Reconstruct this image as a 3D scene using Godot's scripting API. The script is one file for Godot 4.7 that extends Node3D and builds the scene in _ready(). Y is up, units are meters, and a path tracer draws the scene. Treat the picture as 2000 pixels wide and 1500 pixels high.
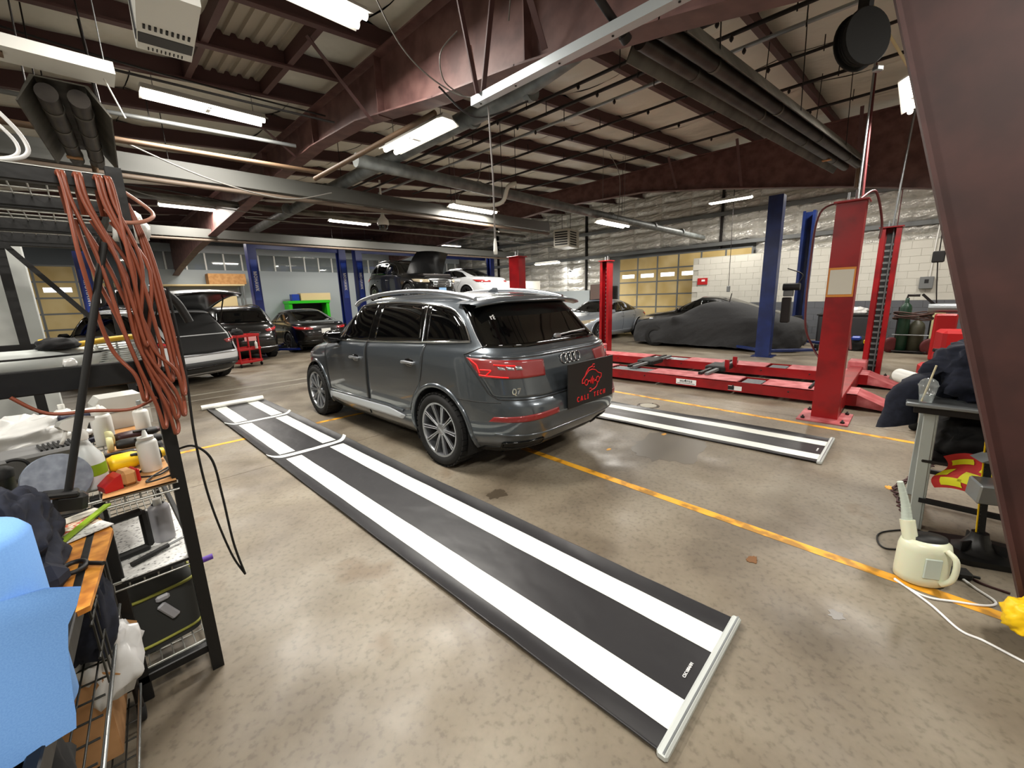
extends Node3D

var used := {}
var M := {}
var rng := RandomNumberGenerator.new()

const TUBE_GLOW := 9.0
const LAMP := 13.0

func _ready() -> void:
	rng.seed = 11
	var cam := Camera3D.new()
	cam.name = "camera"
	cam.position = Vector3(0, 1.64, 0)
	cam.rotation = Vector3(deg_to_rad(-11.89), deg_to_rad(-45.74), deg_to_rad(-1.847))
	cam.fov = 85.95
	cam.near = 0.05
	add_child(cam)
	cam.current = true
	var we := WorldEnvironment.new()
	we.name = "environment"
	var e := Environment.new()
	e.background_mode = Environment.BG_COLOR
	e.background_color = Color(0.75, 0.8, 0.85)
	e.background_energy_multiplier = 1.0
	e.tonemap_mode = Environment.TONE_MAPPER_LINEAR
	e.tonemap_exposure = 1.12
	e.sdfgi_enabled = true
	e.ssao_enabled = true
	e.ssil_enabled = true
	we.environment = e
	add_child(we)
	materials()
	lamps()
	shell()
	roof_steel()
	ceiling_things()
	floor_things()
	main_car()
	other_cars()
	lifts()
	right_side()
	left_side()
	back_things()
# ---------------------------------------------------------------- helpers
func begin() -> SurfaceTool:
	var st := SurfaceTool.new()
	st.begin(Mesh.PRIMITIVE_TRIANGLES)
	return st

func obj(called: String, st: SurfaceTool, m: Material, parent: Node = self) -> MeshInstance3D:
	st.generate_normals()
	return put_mesh(called, st.commit(), m, parent)

func put_mesh(called: String, mesh: Mesh, m: Material, parent: Node = self) -> MeshInstance3D:
	var o := MeshInstance3D.new()
	o.name = numbered(called) if parent == self else called
	o.mesh = mesh
	o.material_override = m
	o.cast_shadow = GeometryInstance3D.SHADOW_CASTING_SETTING_ON
	parent.add_child(o, true)
	return o

func numbered(called: String) -> String:
	var n: int = used.get(called, -1) + 1
	used[called] = n
	return called if n == 0 else "%s_%03d" % [called, n]

func tag(o: Node, label: String, category: String, group := "") -> Node:
	o.set_meta("label", label)
	o.set_meta("category", category)
	if group:
		o.set_meta("group", group)
	return o

func thing(called: String, label: String, category: String, at := Vector3.ZERO, turn := 0.0, group := "") -> Node3D:
	var o := Node3D.new()
	o.name = numbered(called)
	add_child(o)
	o.position = at
	o.rotation.y = turn
	tag(o, label, category, group)
	return o

func struct(called: String, st: SurfaceTool, m: Material, label := "") -> MeshInstance3D:
	var o := obj(called, st, m)
	o.set_meta("kind", "structure")
	if label:
		o.set_meta("label", label)
	return o

func dup(root: Node3D, at: Vector3, turn: float, label: String, group := "") -> Node3D:
	var r: Node3D = root.duplicate()
	var base := String(root.name).rstrip("0123456789").trim_suffix("_")
	r.name = numbered(base)
	add_child(r)
	r.position = at
	r.rotation.y = turn
	r.set_meta("label", label)
	if group:
		r.set_meta("group", group)
	return r

# a triangle and a quad turned away from the point «inside»
func tri(st: SurfaceTool, a: Vector3, b: Vector3, c: Vector3, inside: Vector3) -> void:
	if (a - c).cross(a - b).dot((a + b + c) / 3.0 - inside) < 0.0:
		var t := b
		b = c
		c = t
	st.add_vertex(a)
	st.add_vertex(b)
	st.add_vertex(c)

func quad(st: SurfaceTool, a: Vector3, b: Vector3, c: Vector3, d: Vector3, inside: Vector3) -> void:
	tri(st, a, b, c, inside)
	tri(st, a, c, d, inside)

func box(st: SurfaceTool, c: Vector3, s: Vector3, ch := 0.0, basis := Basis()) -> void:
	st.set_smooth_group(-1)
	var h := s * 0.5
	ch = minf(ch, minf(h.x, minf(h.y, h.z)) * 0.8)
	var ax := [0, 1, 2]
	for a in ax:
		var b: int = (a + 1) % 3
		var d: int = (a + 2) % 3
		for s1 in [-1.0, 1.0]:
			var q := []
			for k in [[-1.0, -1.0], [1.0, -1.0], [1.0, 1.0], [-1.0, 1.0]]:
				var p := Vector3()
				p[a] = s1 * h[a]
				p[b] = k[0] * (h[b] - ch)
				p[d] = k[1] * (h[d] - ch)
				q.append(c + basis * p)
			quad(st, q[0], q[1], q[2], q[3], c)
			if ch > 0.0:
				for s2 in [-1.0, 1.0]:
					var e := []
					for k in [[0, -1.0], [0, 1.0], [1, 1.0], [1, -1.0]]:
						var p := Vector3()
						p[a] = s1 * (h[a] - (ch if k[0] == 1 else 0.0))
						p[b] = s2 * (h[b] - (ch if k[0] == 0 else 0.0))
						p[d] = k[1] * (h[d] - ch)
						e.append(c + basis * p)
					quad(st, e[0], e[1], e[2], e[3], c)
	if ch > 0.0:
		for sx in [-1.0, 1.0]:
			for sy in [-1.0, 1.0]:
				for sz in [-1.0, 1.0]:
					var k := Vector3(sx, sy, sz)
					tri(st, c + basis * (k * Vector3(h.x, h.y - ch, h.z - ch)), c + basis * (k * Vector3(h.x - ch, h.y, h.z - ch)), c + basis * (k * Vector3(h.x - ch, h.y - ch, h.z)), c)

# a square bar from a to b
func bar(st: SurfaceTool, a: Vector3, b: Vector3, w: float, t: float, up := Vector3.UP, ch := 0.0) -> void:
	var d := (b - a).normalized()
	var s := d.cross(up)
	if s.length() < 0.05:
		s = d.cross(Vector3(0, 0, 1))
	s = s.normalized()
	var u := s.cross(d)
	box(st, (a + b) * 0.5, Vector3(w, t, (b - a).length()), ch, Basis(s, u, -d))

func tube(st: SurfaceTool, pts: Array, r: float, sides := 8, closed := false, flat := 1.0) -> void:
	st.set_smooth_group(0)
	var n := pts.size()
	var rings := []
	var prev := Vector3()
	for i in n:
		var t: Vector3
		if closed:
			t = pts[(i + 1) % n] - pts[(i + n - 1) % n]
		else:
			t = pts[mini(i + 1, n - 1)] - pts[maxi(i - 1, 0)]
		t = t.normalized()
		if prev == Vector3():
			prev = t.cross(Vector3.UP)
			if prev.length() < 0.1:
				prev = t.cross(Vector3.RIGHT)
		prev = (prev - t * prev.dot(t)).normalized()
		var v := t.cross(prev)
		var ring := []
		for k in sides:
			var an := TAU * k / sides
			ring.append(pts[i] + prev * cos(an) * r + v * sin(an) * r * flat)
		rings.append(ring)
	for i in (n if closed else n - 1):
		var j := (i + 1) % n
		var mid: Vector3 = (pts[i] + pts[j]) * 0.5
		for k in sides:
			var l := (k + 1) % sides
			quad(st, rings[i][k], rings[i][l], rings[j][l], rings[j][k], mid)
	if not closed:
		st.set_smooth_group(-1)
		for e in [0, n - 1]:
			var inw: Vector3 = pts[1] if e == 0 else pts[n - 2]
			for k in range(1, sides - 1):
				tri(st, rings[e][0], rings[e][k], rings[e][k + 1], inw)

func spline(pts: Array, per := 6) -> Array:
	var out := []
	for i in pts.size() - 1:
		var p0: Vector3 = pts[maxi(i - 1, 0)]
		var p1: Vector3 = pts[i]
		var p2: Vector3 = pts[i + 1]
		var p3: Vector3 = pts[mini(i + 2, pts.size() - 1)]
		for k in per:
			out.append(p1.cubic_interpolate(p2, p0, p3, float(k) / per))
	out.append(pts[-1])
	return out

# profile points are (radius, height), from the bottom up; sharp where a point comes twice
func lathe(st: SurfaceTool, prof: Array, seg := 20, xf := Transform3D(), squash := Vector2.ONE) -> void:
	var grp := 0
	for i in prof.size() - 1:
		var a: Vector2 = prof[i]
		var b: Vector2 = prof[i + 1]
		if a == b:
			grp += 1
			continue
		st.set_smooth_group(grp)
		for k in seg:
			var t0 := TAU * k / seg
			var t1 := TAU * ((k + 1) % seg) / seg
			var e0 := Vector3(cos(t0) * squash.x, 0, sin(t0) * squash.y)
			var e1 := Vector3(cos(t1) * squash.x, 0, sin(t1) * squash.y)
			var v00 := xf * (e0 * a.x + Vector3.UP * a.y)
			var v01 := xf * (e1 * a.x + Vector3.UP * a.y)
			var v10 := xf * (e0 * b.x + Vector3.UP * b.y)
			var v11 := xf * (e1 * b.x + Vector3.UP * b.y)
			if a.x > 1e-6:
				st.add_vertex(v00); st.add_vertex(v11); st.add_vertex(v01)
			if b.x > 1e-6:
				st.add_vertex(v00); st.add_vertex(v10); st.add_vertex(v11)

# rows of points; faces towards (along a row) x (from row to row)
func grid(st: SurfaceTool, rows: Array, flip := false, uv := false, group := 0) -> void:
	st.set_smooth_group(group)
	var nr := rows.size()
	var nc: int = rows[0].size()
	for i in nr - 1:
		for j in nc - 1:
			var q := [[i, j], [i, j + 1], [i + 1, j + 1], [i + 1, j]]
			for t in ([[0, 2, 1], [0, 3, 2]] if not flip else [[0, 1, 2], [0, 2, 3]]):
				for k in t:
					var e = q[k]
					if uv:
						st.set_uv(Vector2(float(e[1]) / (nc - 1), float(e[0]) / (nr - 1)))
					st.add_vertex(rows[e[0]][e[1]])

# a prism of the outline (x, y) from z = 0 to z = depth in xf
func prism(st: SurfaceTool, poly: PackedVector2Array, depth: float, xf := Transform3D(), caps := true) -> void:
	st.set_smooth_group(-1)
	if Geometry2D.is_polygon_clockwise(poly):
		poly = poly.duplicate()
		poly.reverse()
	var n := poly.size()
	for i in n:
		var a := poly[i]
		var b := poly[(i + 1) % n]
		var q := [Vector3(a.x, a.y, 0), Vector3(b.x, b.y, 0), Vector3(b.x, b.y, depth), Vector3(a.x, a.y, depth)]
		var e := (b - a).normalized()
		var m := (a + b) * 0.5 - Vector2(e.y, -e.x) * 0.01
		quad(st, xf * q[0], xf * q[1], xf * q[2], xf * q[3], xf * Vector3(m.x, m.y, depth * 0.5))
	if caps:
		var ix := Geometry2D.triangulate_polygon(poly)
		for t in range(0, ix.size(), 3):
			for z in [0.0, depth]:
				var inz: float = depth - z
				var p := []
				for k in 3:
					p.append(Vector3(poly[ix[t + k]].x, poly[ix[t + k]].y, z))
				tri(st, xf * p[0], xf * p[1], xf * p[2], xf * ((p[0] + p[1] + p[2]) / 3.0 + Vector3(0, 0, inz - z)))

func text(called: String, words: String, size: float, m: Material, parent: Node, xf: Transform3D, depth := 0.002, bold := false) -> MeshInstance3D:
	var t := TextMesh.new()
	var f := SystemFont.new()
	f.font_names = PackedStringArray(["Droid Sans"])
	if bold:
		f.font_weight = 700
	t.font = f
	t.text = words
	t.font_size = 64
	t.pixel_size = size / 64.0
	t.depth = depth
	var o := put_mesh(called, t, m, parent)
	o.transform = xf
	return o

func mk(rgb_color: Color, rough := 0.6, metal := 0.0) -> StandardMaterial3D:
	var m := StandardMaterial3D.new()
	m.albedo_color = rgb_color
	m.roughness = rough
	m.metallic = metal
	return m

func noise(freq: float, ramp: Array, seed_: int, oct := 4, size := 512, kind := FastNoiseLite.TYPE_SIMPLEX_SMOOTH) -> NoiseTexture2D:
	var n := FastNoiseLite.new()
	n.noise_type = kind
	n.frequency = freq
	n.fractal_octaves = oct
	n.seed = seed_
	var t := NoiseTexture2D.new()
	t.width = size
	t.height = size
	t.seamless = true
	t.noise = n
	if ramp.size():
		var g := Gradient.new()
		g.offsets = PackedFloat32Array(ramp.map(func(r): return r[0]))
		g.colors = PackedColorArray(ramp.map(func(r): return r[1]))
		t.color_ramp = g
	return t

func textured(m: StandardMaterial3D, alb: Texture2D, scale: float, rough: Texture2D = null, bump: Texture2D = null, bump_cm := 0.1) -> StandardMaterial3D:
	m.uv1_triplanar = true
	m.uv1_world_triplanar = true
	m.uv1_scale = Vector3.ONE * scale
	if alb:
		m.albedo_texture = alb
	if rough:
		m.roughness_texture = rough
	if bump:
		m.heightmap_enabled = true
		m.heightmap_texture = bump
		m.heightmap_scale = bump_cm
	return m

func glow(c: Color, e: float) -> StandardMaterial3D:
	var m := mk(c, 0.5)
	m.emission_enabled = true
	m.emission = c
	m.emission_energy_multiplier = e
	return m

func glassy(c: Color, alpha := 0.12, rough := 0.03) -> StandardMaterial3D:
	var m := mk(Color(c.r, c.g, c.b, alpha), rough)
	m.transparency = BaseMaterial3D.TRANSPARENCY_ALPHA
	return m

func paint(c: Color, metal := 0.5, rough := 0.3) -> StandardMaterial3D:
	var m := mk(c, rough, metal)
	m.clearcoat_enabled = true
	m.clearcoat = 1.0
	m.clearcoat_roughness = 0.03
	return m
# ---------------------------------------------------------------- materials
func materials() -> void:
	var a := noise(0.006, [[0.2, Color(0.39, 0.35, 0.295)], [0.4, Color(0.455, 0.415, 0.355)], [0.6, Color(0.49, 0.452, 0.39)], [0.8, Color(0.525, 0.49, 0.43)], [0.95, Color(0.46, 0.4, 0.325)]], 3, 5, 1024)
	var fine := noise(0.03, [[0.15, Color(0.86, 0.855, 0.85)], [0.4, Color(0.97, 0.97, 0.97)], [0.85, Color(1, 1, 1)]], 8, 5, 1024)
	var fr := noise(0.02, [[0.2, Color(0.36, 0.36, 0.36)], [0.8, Color(0.62, 0.62, 0.62)]], 21, 4, 512)
	var c := textured(mk(Color.WHITE, 1.0), a, 0.13, fr, noise(0.05, [], 31, 5, 512), 0.1)
	c.detail_enabled = true
	c.detail_albedo = fine
	c.detail_blend_mode = BaseMaterial3D.BLEND_MODE_MUL
	c.detail_uv_layer = BaseMaterial3D.DETAIL_UV_2
	c.uv2_triplanar = true
	c.uv2_world_triplanar = true
	c.uv2_scale = Vector3.ONE * 0.7
	M.concrete = c
	M.joint = mk(Color(0.16, 0.14, 0.12), 0.9)
	var wear := noise(0.03, [[0.3, Color(0.62, 0.44, 0.12)], [0.5, Color(0.86, 0.6, 0.13)], [0.8, Color(0.9, 0.66, 0.17)]], 5, 4, 256)
	M.yellow_line = textured(mk(Color.WHITE, 0.55), wear, 0.6)
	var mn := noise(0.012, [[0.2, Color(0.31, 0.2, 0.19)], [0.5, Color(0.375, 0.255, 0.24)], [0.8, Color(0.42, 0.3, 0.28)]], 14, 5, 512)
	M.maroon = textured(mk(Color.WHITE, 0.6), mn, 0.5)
	M.purlin = mk(Color(0.3, 0.19, 0.185), 0.6)
	M.batt = textured(mk(Color(0.8, 0.79, 0.74), 0.45), null, 0.6, null, noise(0.02, [], 44, 3, 256), 1.2)
	M.foil = textured(mk(Color(0.84, 0.83, 0.8), 0.3, 0.25), null, 0.7, null, noise(0.03, [], 45, 4, 256), 4.0)
	M.grey_wall = mk(Color(0.62, 0.65, 0.66), 0.6)
	M.block = mk(Color(0.76, 0.75, 0.71), 0.7)
	M.block_two = mk(Color(0.77, 0.76, 0.72), 0.7)
	M.block_dark = mk(Color(0.34, 0.35, 0.37), 0.65)
	M.mortar = mk(Color(0.68, 0.67, 0.63), 0.9)
	M.door_tan = textured(mk(Color.WHITE, 0.6), noise(0.01, [[0.2, Color(0.78, 0.67, 0.42)], [0.8, Color(0.86, 0.77, 0.55)]], 61, 3, 256), 0.3)
	M.galv = mk(Color(0.6, 0.62, 0.63), 0.38, 0.75)
	M.galv_dull = mk(Color(0.45, 0.46, 0.46), 0.55, 0.4)
	M.grey_paint = mk(Color(0.29, 0.29, 0.275), 0.55)
	M.maroon_shaded = textured(mk(Color.WHITE, 0.6), noise(0.012, [[0.2, Color(0.21, 0.105, 0.095)], [0.8, Color(0.27, 0.145, 0.13)]], 15, 5, 512), 0.5)  # same maroon darkened: the column's shade is put into its colour
	M.white_paint = mk(Color(0.86, 0.86, 0.84), 0.45)
	M.white_plastic = mk(Color(0.88, 0.88, 0.86), 0.35)
	M.black_steel = textured(mk(Color(0.055, 0.055, 0.06), 0.45, 0.2), null, 1.0, null, noise(0.06, [], 71, 3, 256), 0.08)
	M.black_plastic = mk(Color(0.045, 0.045, 0.048), 0.45)
	M.rubber = mk(Color(0.04, 0.04, 0.042), 0.8)
	M.pipe_black = mk(Color(0.12, 0.1, 0.095), 0.5, 0.3)
	M.wood_pipe = mk(Color(0.34, 0.26, 0.185), 0.6)
	M.chrome = mk(Color(0.82, 0.83, 0.85), 0.12, 1.0)
	M.satin = mk(Color(0.68, 0.69, 0.71), 0.3, 0.9)
	M.lift_red = textured(mk(Color.WHITE, 0.32), noise(0.015, [[0.2, Color(0.46, 0.03, 0.06)], [0.7, Color(0.56, 0.045, 0.075)]], 81, 4, 256), 0.6)
	M.lift_pink = textured(mk(Color.WHITE, 0.5), noise(0.02, [[0.2, Color(0.6, 0.24, 0.255)], [0.8, Color(0.74, 0.42, 0.43)]], 82, 4, 256), 0.8)
	M.lift_blue = textured(mk(Color.WHITE, 0.35), noise(0.015, [[0.2, Color(0.07, 0.13, 0.3)], [0.8, Color(0.1, 0.17, 0.38)]], 83, 4, 256), 0.6)
	M.bright_blue = mk(Color(0.05, 0.13, 0.42), 0.35)
	M.skylight = mk(Color(0.62, 0.58, 0.52), 0.5)
	M.blade = mk(Color(0.78, 0.8, 0.83), 0.3, 0.4)
	M.bumper_grey = mk(Color(0.2, 0.205, 0.21), 0.5)
	M.leg_pale = mk(Color(0.72, 0.75, 0.74), 0.4, 0.3)
	M.clear_plastic = glassy(Color(0.9, 0.93, 0.93), 0.16, 0.08)
	M.straw = mk(Color(0.8, 0.76, 0.62), 0.5)
	M.black_cloth = mk(Color(0.05, 0.05, 0.055), 0.85)
	M.vest_red = mk(Color(0.72, 0.16, 0.15), 0.7)
	M.vest_yellow = mk(Color(0.85, 0.84, 0.1), 0.6)
	M.jug_white = mk(Color(0.83, 0.84, 0.74), 0.35)
	M.jug_white.subsurf_scatter_enabled = true
	M.jug_white.subsurf_scatter_strength = 0.2
	M.jug_spout = mk(Color(0.72, 0.76, 0.72), 0.4)
	M.cord_dark_red = mk(Color(0.22, 0.07, 0.07), 0.6)
	M.bottle_green = mk(Color(0.06, 0.2, 0.13), 0.4)
	M.bottle_olive = mk(Color(0.25, 0.25, 0.19), 0.5)
	M.coil_brown = mk(Color(0.27, 0.17, 0.14), 0.6)
	M.pale_yellow = mk(Color(0.82, 0.8, 0.6), 0.6)
	M.film = mk(Color(0.78, 0.78, 0.77), 0.25)
	M.film_clear = mk(Color(0.8, 0.8, 0.8), 0.2)
	M.pale_card = mk(Color(0.8, 0.72, 0.54), 0.8)
	M.card_tan = textured(mk(Color.WHITE, 0.8), noise(0.02, [[0.2, Color(0.68, 0.49, 0.29)], [0.8, Color(0.76, 0.57, 0.36)]], 92, 3, 256), 1.2)
	M.grey_dirty = textured(mk(Color.WHITE, 0.6), noise(0.008, [[0.2, Color(0.5, 0.51, 0.5)], [0.5, Color(0.63, 0.64, 0.63)], [0.9, Color(0.68, 0.69, 0.68)]], 93, 4, 256), 0.6)
	M.beige = mk(Color(0.7, 0.69, 0.58), 0.5)
	M.yellow_old = mk(Color(0.85, 0.68, 0.18), 0.5)
	M.milky = mk(Color(0.84, 0.86, 0.86), 0.35)
	M.label_green = mk(Color(0.5, 0.62, 0.06), 0.5)
	M.maroon_tool = mk(Color(0.2, 0.07, 0.09), 0.45)
	M.white_case = mk(Color(0.76, 0.76, 0.74), 0.45)
	M.disc_blue = textured(mk(Color.WHITE, 0.5), noise(0.03, [[0.2, Color(0.45, 0.48, 0.54)], [0.8, Color(0.6, 0.64, 0.7)]], 96, 3, 256), 3.0)
	M.foam_grey = mk(Color(0.42, 0.42, 0.42), 0.8)
	M.navy_tool = mk(Color(0.08, 0.09, 0.2), 0.5)
	M.mug = mk(Color(0.1, 0.105, 0.085), 0.4)
	M.speckled = textured(mk(Color.WHITE, 0.7), noise(0.09, [[0.15, Color(0.4, 0.4, 0.4)], [0.32, Color(0.8, 0.8, 0.79)], [1.0, Color(0.88, 0.88, 0.87)]], 97, 2, 256), 2.0)
	M.can_grey = mk(Color(0.6, 0.6, 0.62), 0.4)
	M.bag_grey = mk(Color(0.17, 0.175, 0.17), 0.8)
	M.olive = mk(Color(0.5, 0.5, 0.18), 0.7)
	M.purple = mk(Color(0.35, 0.2, 0.62), 0.5)
	M.copper_cord = mk(Color(0.66, 0.45, 0.37), 0.35)
	M.wire_dark = mk(Color(0.22, 0.22, 0.21), 0.4, 0.6)
	M.chrome_dull = mk(Color(0.62, 0.63, 0.63), 0.25, 0.9)
	M.wood_orange = textured(mk(Color.WHITE, 0.5), noise(0.03, [[0.2, Color(0.6, 0.36, 0.1)], [0.8, Color(0.82, 0.56, 0.22)]], 98, 3, 256), 2.0)
	M.ink_paper = textured(mk(Color.WHITE, 0.6), noise(0.05, [[0.3, Color(0.7, 0.3, 0.2)], [0.5, Color(0.82, 0.78, 0.7)], [0.9, Color(0.88, 0.86, 0.8)]], 99, 2, 256), 4.0)
	M.towel_blue = textured(mk(Color.WHITE, 0.95), noise(0.2, [[0.2, Color(0.42, 0.61, 0.87)], [0.8, Color(0.47, 0.66, 0.9)]], 94, 2, 256), 6.0)
	M.wood_grey = mk(Color(0.34, 0.29, 0.245), 0.6)
	M.wood_pink = mk(Color(0.62, 0.47, 0.41), 0.7)
	M.galv_bright = mk(Color(0.7, 0.73, 0.75), 0.35, 0.6)
	M.cord_grey = mk(Color(0.45, 0.43, 0.42), 0.6)
	M.cord_pale = mk(Color(0.42, 0.41, 0.39), 0.6)
	M.cord_cream = mk(Color(0.72, 0.66, 0.5), 0.7)
	M.duct_pale = mk(Color(0.72, 0.7, 0.65), 0.5)
	M.hood_dark = textured(mk(Color.WHITE, 0.45, 0.4), noise(0.015, [[0.2, Color(0.14, 0.12, 0.11)], [0.8, Color(0.27, 0.25, 0.23)]], 68, 4, 256), 0.9)
	M.dark_grey = mk(Color(0.17, 0.17, 0.18), 0.5)
	M.tape_orange = mk(Color(0.78, 0.5, 0.2), 0.5)
	M.paper_note = mk(Color(0.76, 0.74, 0.69), 0.7)
	M.hose_red = mk(Color(0.33, 0.1, 0.11), 0.5)
	M.panel_blue = mk(Color(0.08, 0.22, 0.6), 0.4)
	M.card = textured(mk(Color.WHITE, 0.8), noise(0.02, [[0.2, Color(0.6, 0.44, 0.28)], [0.8, Color(0.7, 0.53, 0.36)]], 91, 3, 256), 1.2)
	M.tube_light = glow(Color(1.0, 0.97, 0.92), TUBE_GLOW)
	M.daylight = glow(Color(0.95, 0.97, 1.0), 2.2)
	M.pane = glassy(Color(0.85, 0.9, 0.9))
	M.glass_dark = mk(Color(0.012, 0.013, 0.015), 0.04)
	M.glass_dark.metallic_specular = 0.6
	M.red_lens = mk(Color(0.5, 0.01, 0.03), 0.06)
	M.red_lens.clearcoat_enabled = true
	M.tail_glow = glow(Color(0.85, 0.05, 0.06), 0.6)
	M.orange_cord = mk(Color(0.52, 0.265, 0.18), 0.42)
	M.navy = textured(mk(Color.WHITE, 0.95), noise(0.04, [[0.2, Color(0.06, 0.075, 0.13)], [0.8, Color(0.115, 0.135, 0.2)]], 95, 3, 256), 2.0)
	M.ink_red = mk(Color(0.85, 0.06, 0.09), 0.5)
	M.ink_white = mk(Color(0.9, 0.9, 0.9), 0.5)
	M.ink_black = mk(Color(0.03, 0.03, 0.03), 0.6)
	M.yellow = mk(Color(0.92, 0.75, 0.03), 0.45)
	M.red = mk(Color(0.68, 0.05, 0.07), 0.4)

# ---------------------------------------------------------------- lamps
func lamp(at: Vector3, along_x: bool, label: String, glow_on := true, _chain := 0.4) -> Node3D:
	var chain := roof_y(at.x) + 0.03 - at.y + 0.1
	var t := thing("strip_light", label, "light", at, 0.0 if along_x else PI / 2, "fluorescent strip lights under the roof")
	var st := begin()
	var prof := PackedVector2Array([Vector2(-0.16, -0.005), Vector2(-0.155, 0.012), Vector2(-0.075, 0.05), Vector2(-0.06, 0.085), Vector2(0.06, 0.085), Vector2(0.075, 0.05), Vector2(0.155, 0.012), Vector2(0.16, -0.005), Vector2(0.07, 0.035), Vector2(0.0, 0.035), Vector2(-0.07, 0.035)])
	prism(st, prof, 1.24, Transform3D(Basis(Vector3(0, 0, 1), Vector3.UP, Vector3(-1, 0, 0)), Vector3(0.62, 0, 0)))
	obj("housing", st, M.white_paint, t)
	for s in [-1.0, 1.0]:
		st = begin()
		tube(st, [Vector3(-0.6, 0.0, 0.075 * s), Vector3(0.6, 0.0, 0.075 * s)], 0.03, 10)
		obj("lamp_tube", st, M.tube_light if glow_on else M.white_plastic, t)
	st = begin()
	for s in [-0.5, 0.5]:
		tube(st, [Vector3(s, 0.085, 0), Vector3(s, 0.085 + chain, 0)], 0.004, 5)
	obj("hanger", st, M.galv_dull, t)
	st = begin()
	box(st, Vector3(0, -0.01, 0), Vector3(0.05, 0.03, 0.2), 0.006)
	obj("tube_clip", st, M.white_plastic, t)
	if glow_on:
		var l := AreaLight3D.new()
		l.name = "lamp_glow"
		l.area_size = Vector2(1.2, 0.26)
		l.light_energy = LAMP
		l.light_color = Color(1.0, 0.98, 0.945)
		l.area_range = 30.0
		l.area_attenuation = 2.0
		l.shadow_enabled = true
		l.rotation.x = -PI / 2
		l.position.y = -0.04
		t.add_child(l)
	return t

func lamps() -> void:
	lamp(Vector3(1.52, 4.0, -3.72), true, "large twin tube strip light nearest the top edge, left of the roof beam", true, 0.1)
	lamp(Vector3(1.52, 4.0, -6.5), true, "twin tube strip light below skylight panels, left of the long beam", true, 0.1)
	lamp(Vector3(3.2, 3.56, -4.6), false, "twin tube strip light hanging lengthwise under the round duct")
	lamp(Vector3(2.34, 4.0, -12.9), true, "strip light above the white car with raised tailgate", true, 0.1)
	lamp(Vector3(6.17, 4.0, -12.6), true, "strip light beside the hanging dome camera", true, 0.3)
	lamp(Vector3(6.38, 3.54, -7.2), true, "low strip light over the dark grey car with a cord beside it", true, 0.7)
	lamp(Vector3(9.5, 4.0, -11.85), true, "far strip light above the white sedan on a lift", true, 0.5)
	lamp(Vector3(11.95, 4.0, -11.55), true, "far strip light right behind the hanging cord end", true, 0.6)
	lamp(Vector3(9.42, 3.3, -5.55), true, "low strip light above the red lift post and silver sedan", true, 1.2)
	lamp(Vector3(7.3, 3.82, -0.28), true, "bright strip light peeking past the tapered maroon column", true, 0.5)
	lamp(Vector3(14.3, 3.0, -11.6), false, "low boxy strip light near the insulated wall corner", true, 1.8)
	lamp(Vector3(3.6, 4.04, -17.4), true, "added strip light over the black cars, unseen behind the far grey rail", true, 0.1)  # added lamp, kept out of view, to brighten the far end
	lamp(Vector3(8.6, 4.04, -17.4), true, "added strip light over the raised black car, unseen behind the far grey rail", true, 0.5)  # second added far lamp, masked by the rail
	lamp(Vector3(0.0, 3.9, -16.0), true, "added strip light before the tan door at far left", true, 0.1)  # added too, for more light at the back left
	lamp(Vector3(13.2, 4.2, -16.8), true, "added strip light over the raised white sedan at the far end", true, 0.6)  # added too, for more light over the far lifts
	lamp(Vector3(14.8, 4.4, -4.6), false, "added strip light over the covered car by the wall", true, 0.6)  # burning lamp added to brighten the foil wall
	lamp(Vector3(13.6, 4.55, -1.4), true, "added strip light over the block wall, hidden behind the second roof frame", true, 0.3)  # unseen lamp added to lift the block wall
	lamp(Vector3(0.3, 3.95, 0.7), true, "strip light overhead just behind the camera", true, 0.1)
	lamp(Vector3(4.8, 4.1, 2.2), true, "strip light overhead behind the tapered column", true, 0.3)
	lamp(Vector3(-2.2, 3.75, -2.0), true, "strip light overhead left of the shelving", true, 0.1)
	lamp(Vector3(12.5, 4.6, 1.2), true, "strip light near the block wall beyond the column", true, 0.3)

# ---------------------------------------------------------------- room shell
func roof_y(x: float, base := 4.3) -> float:
	return base + 0.084 * (x - 2.8)

const BAYS := [4.2, 2.8, 1.5, 0.1, -1.75, -3.25, -4.5, -5.45, -6.35, -7.5, -8.8, -10.1, -11.5, -12.9, -14.3, -15.7, -17.1, -18.5, -19.9, -21.3, -22.8]

func slab(st: SurfaceTool, a: Vector3, b: Vector3, ch := 0.0) -> void:
	box(st, (a + b) * 0.5, (b - a).abs(), ch)

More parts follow.
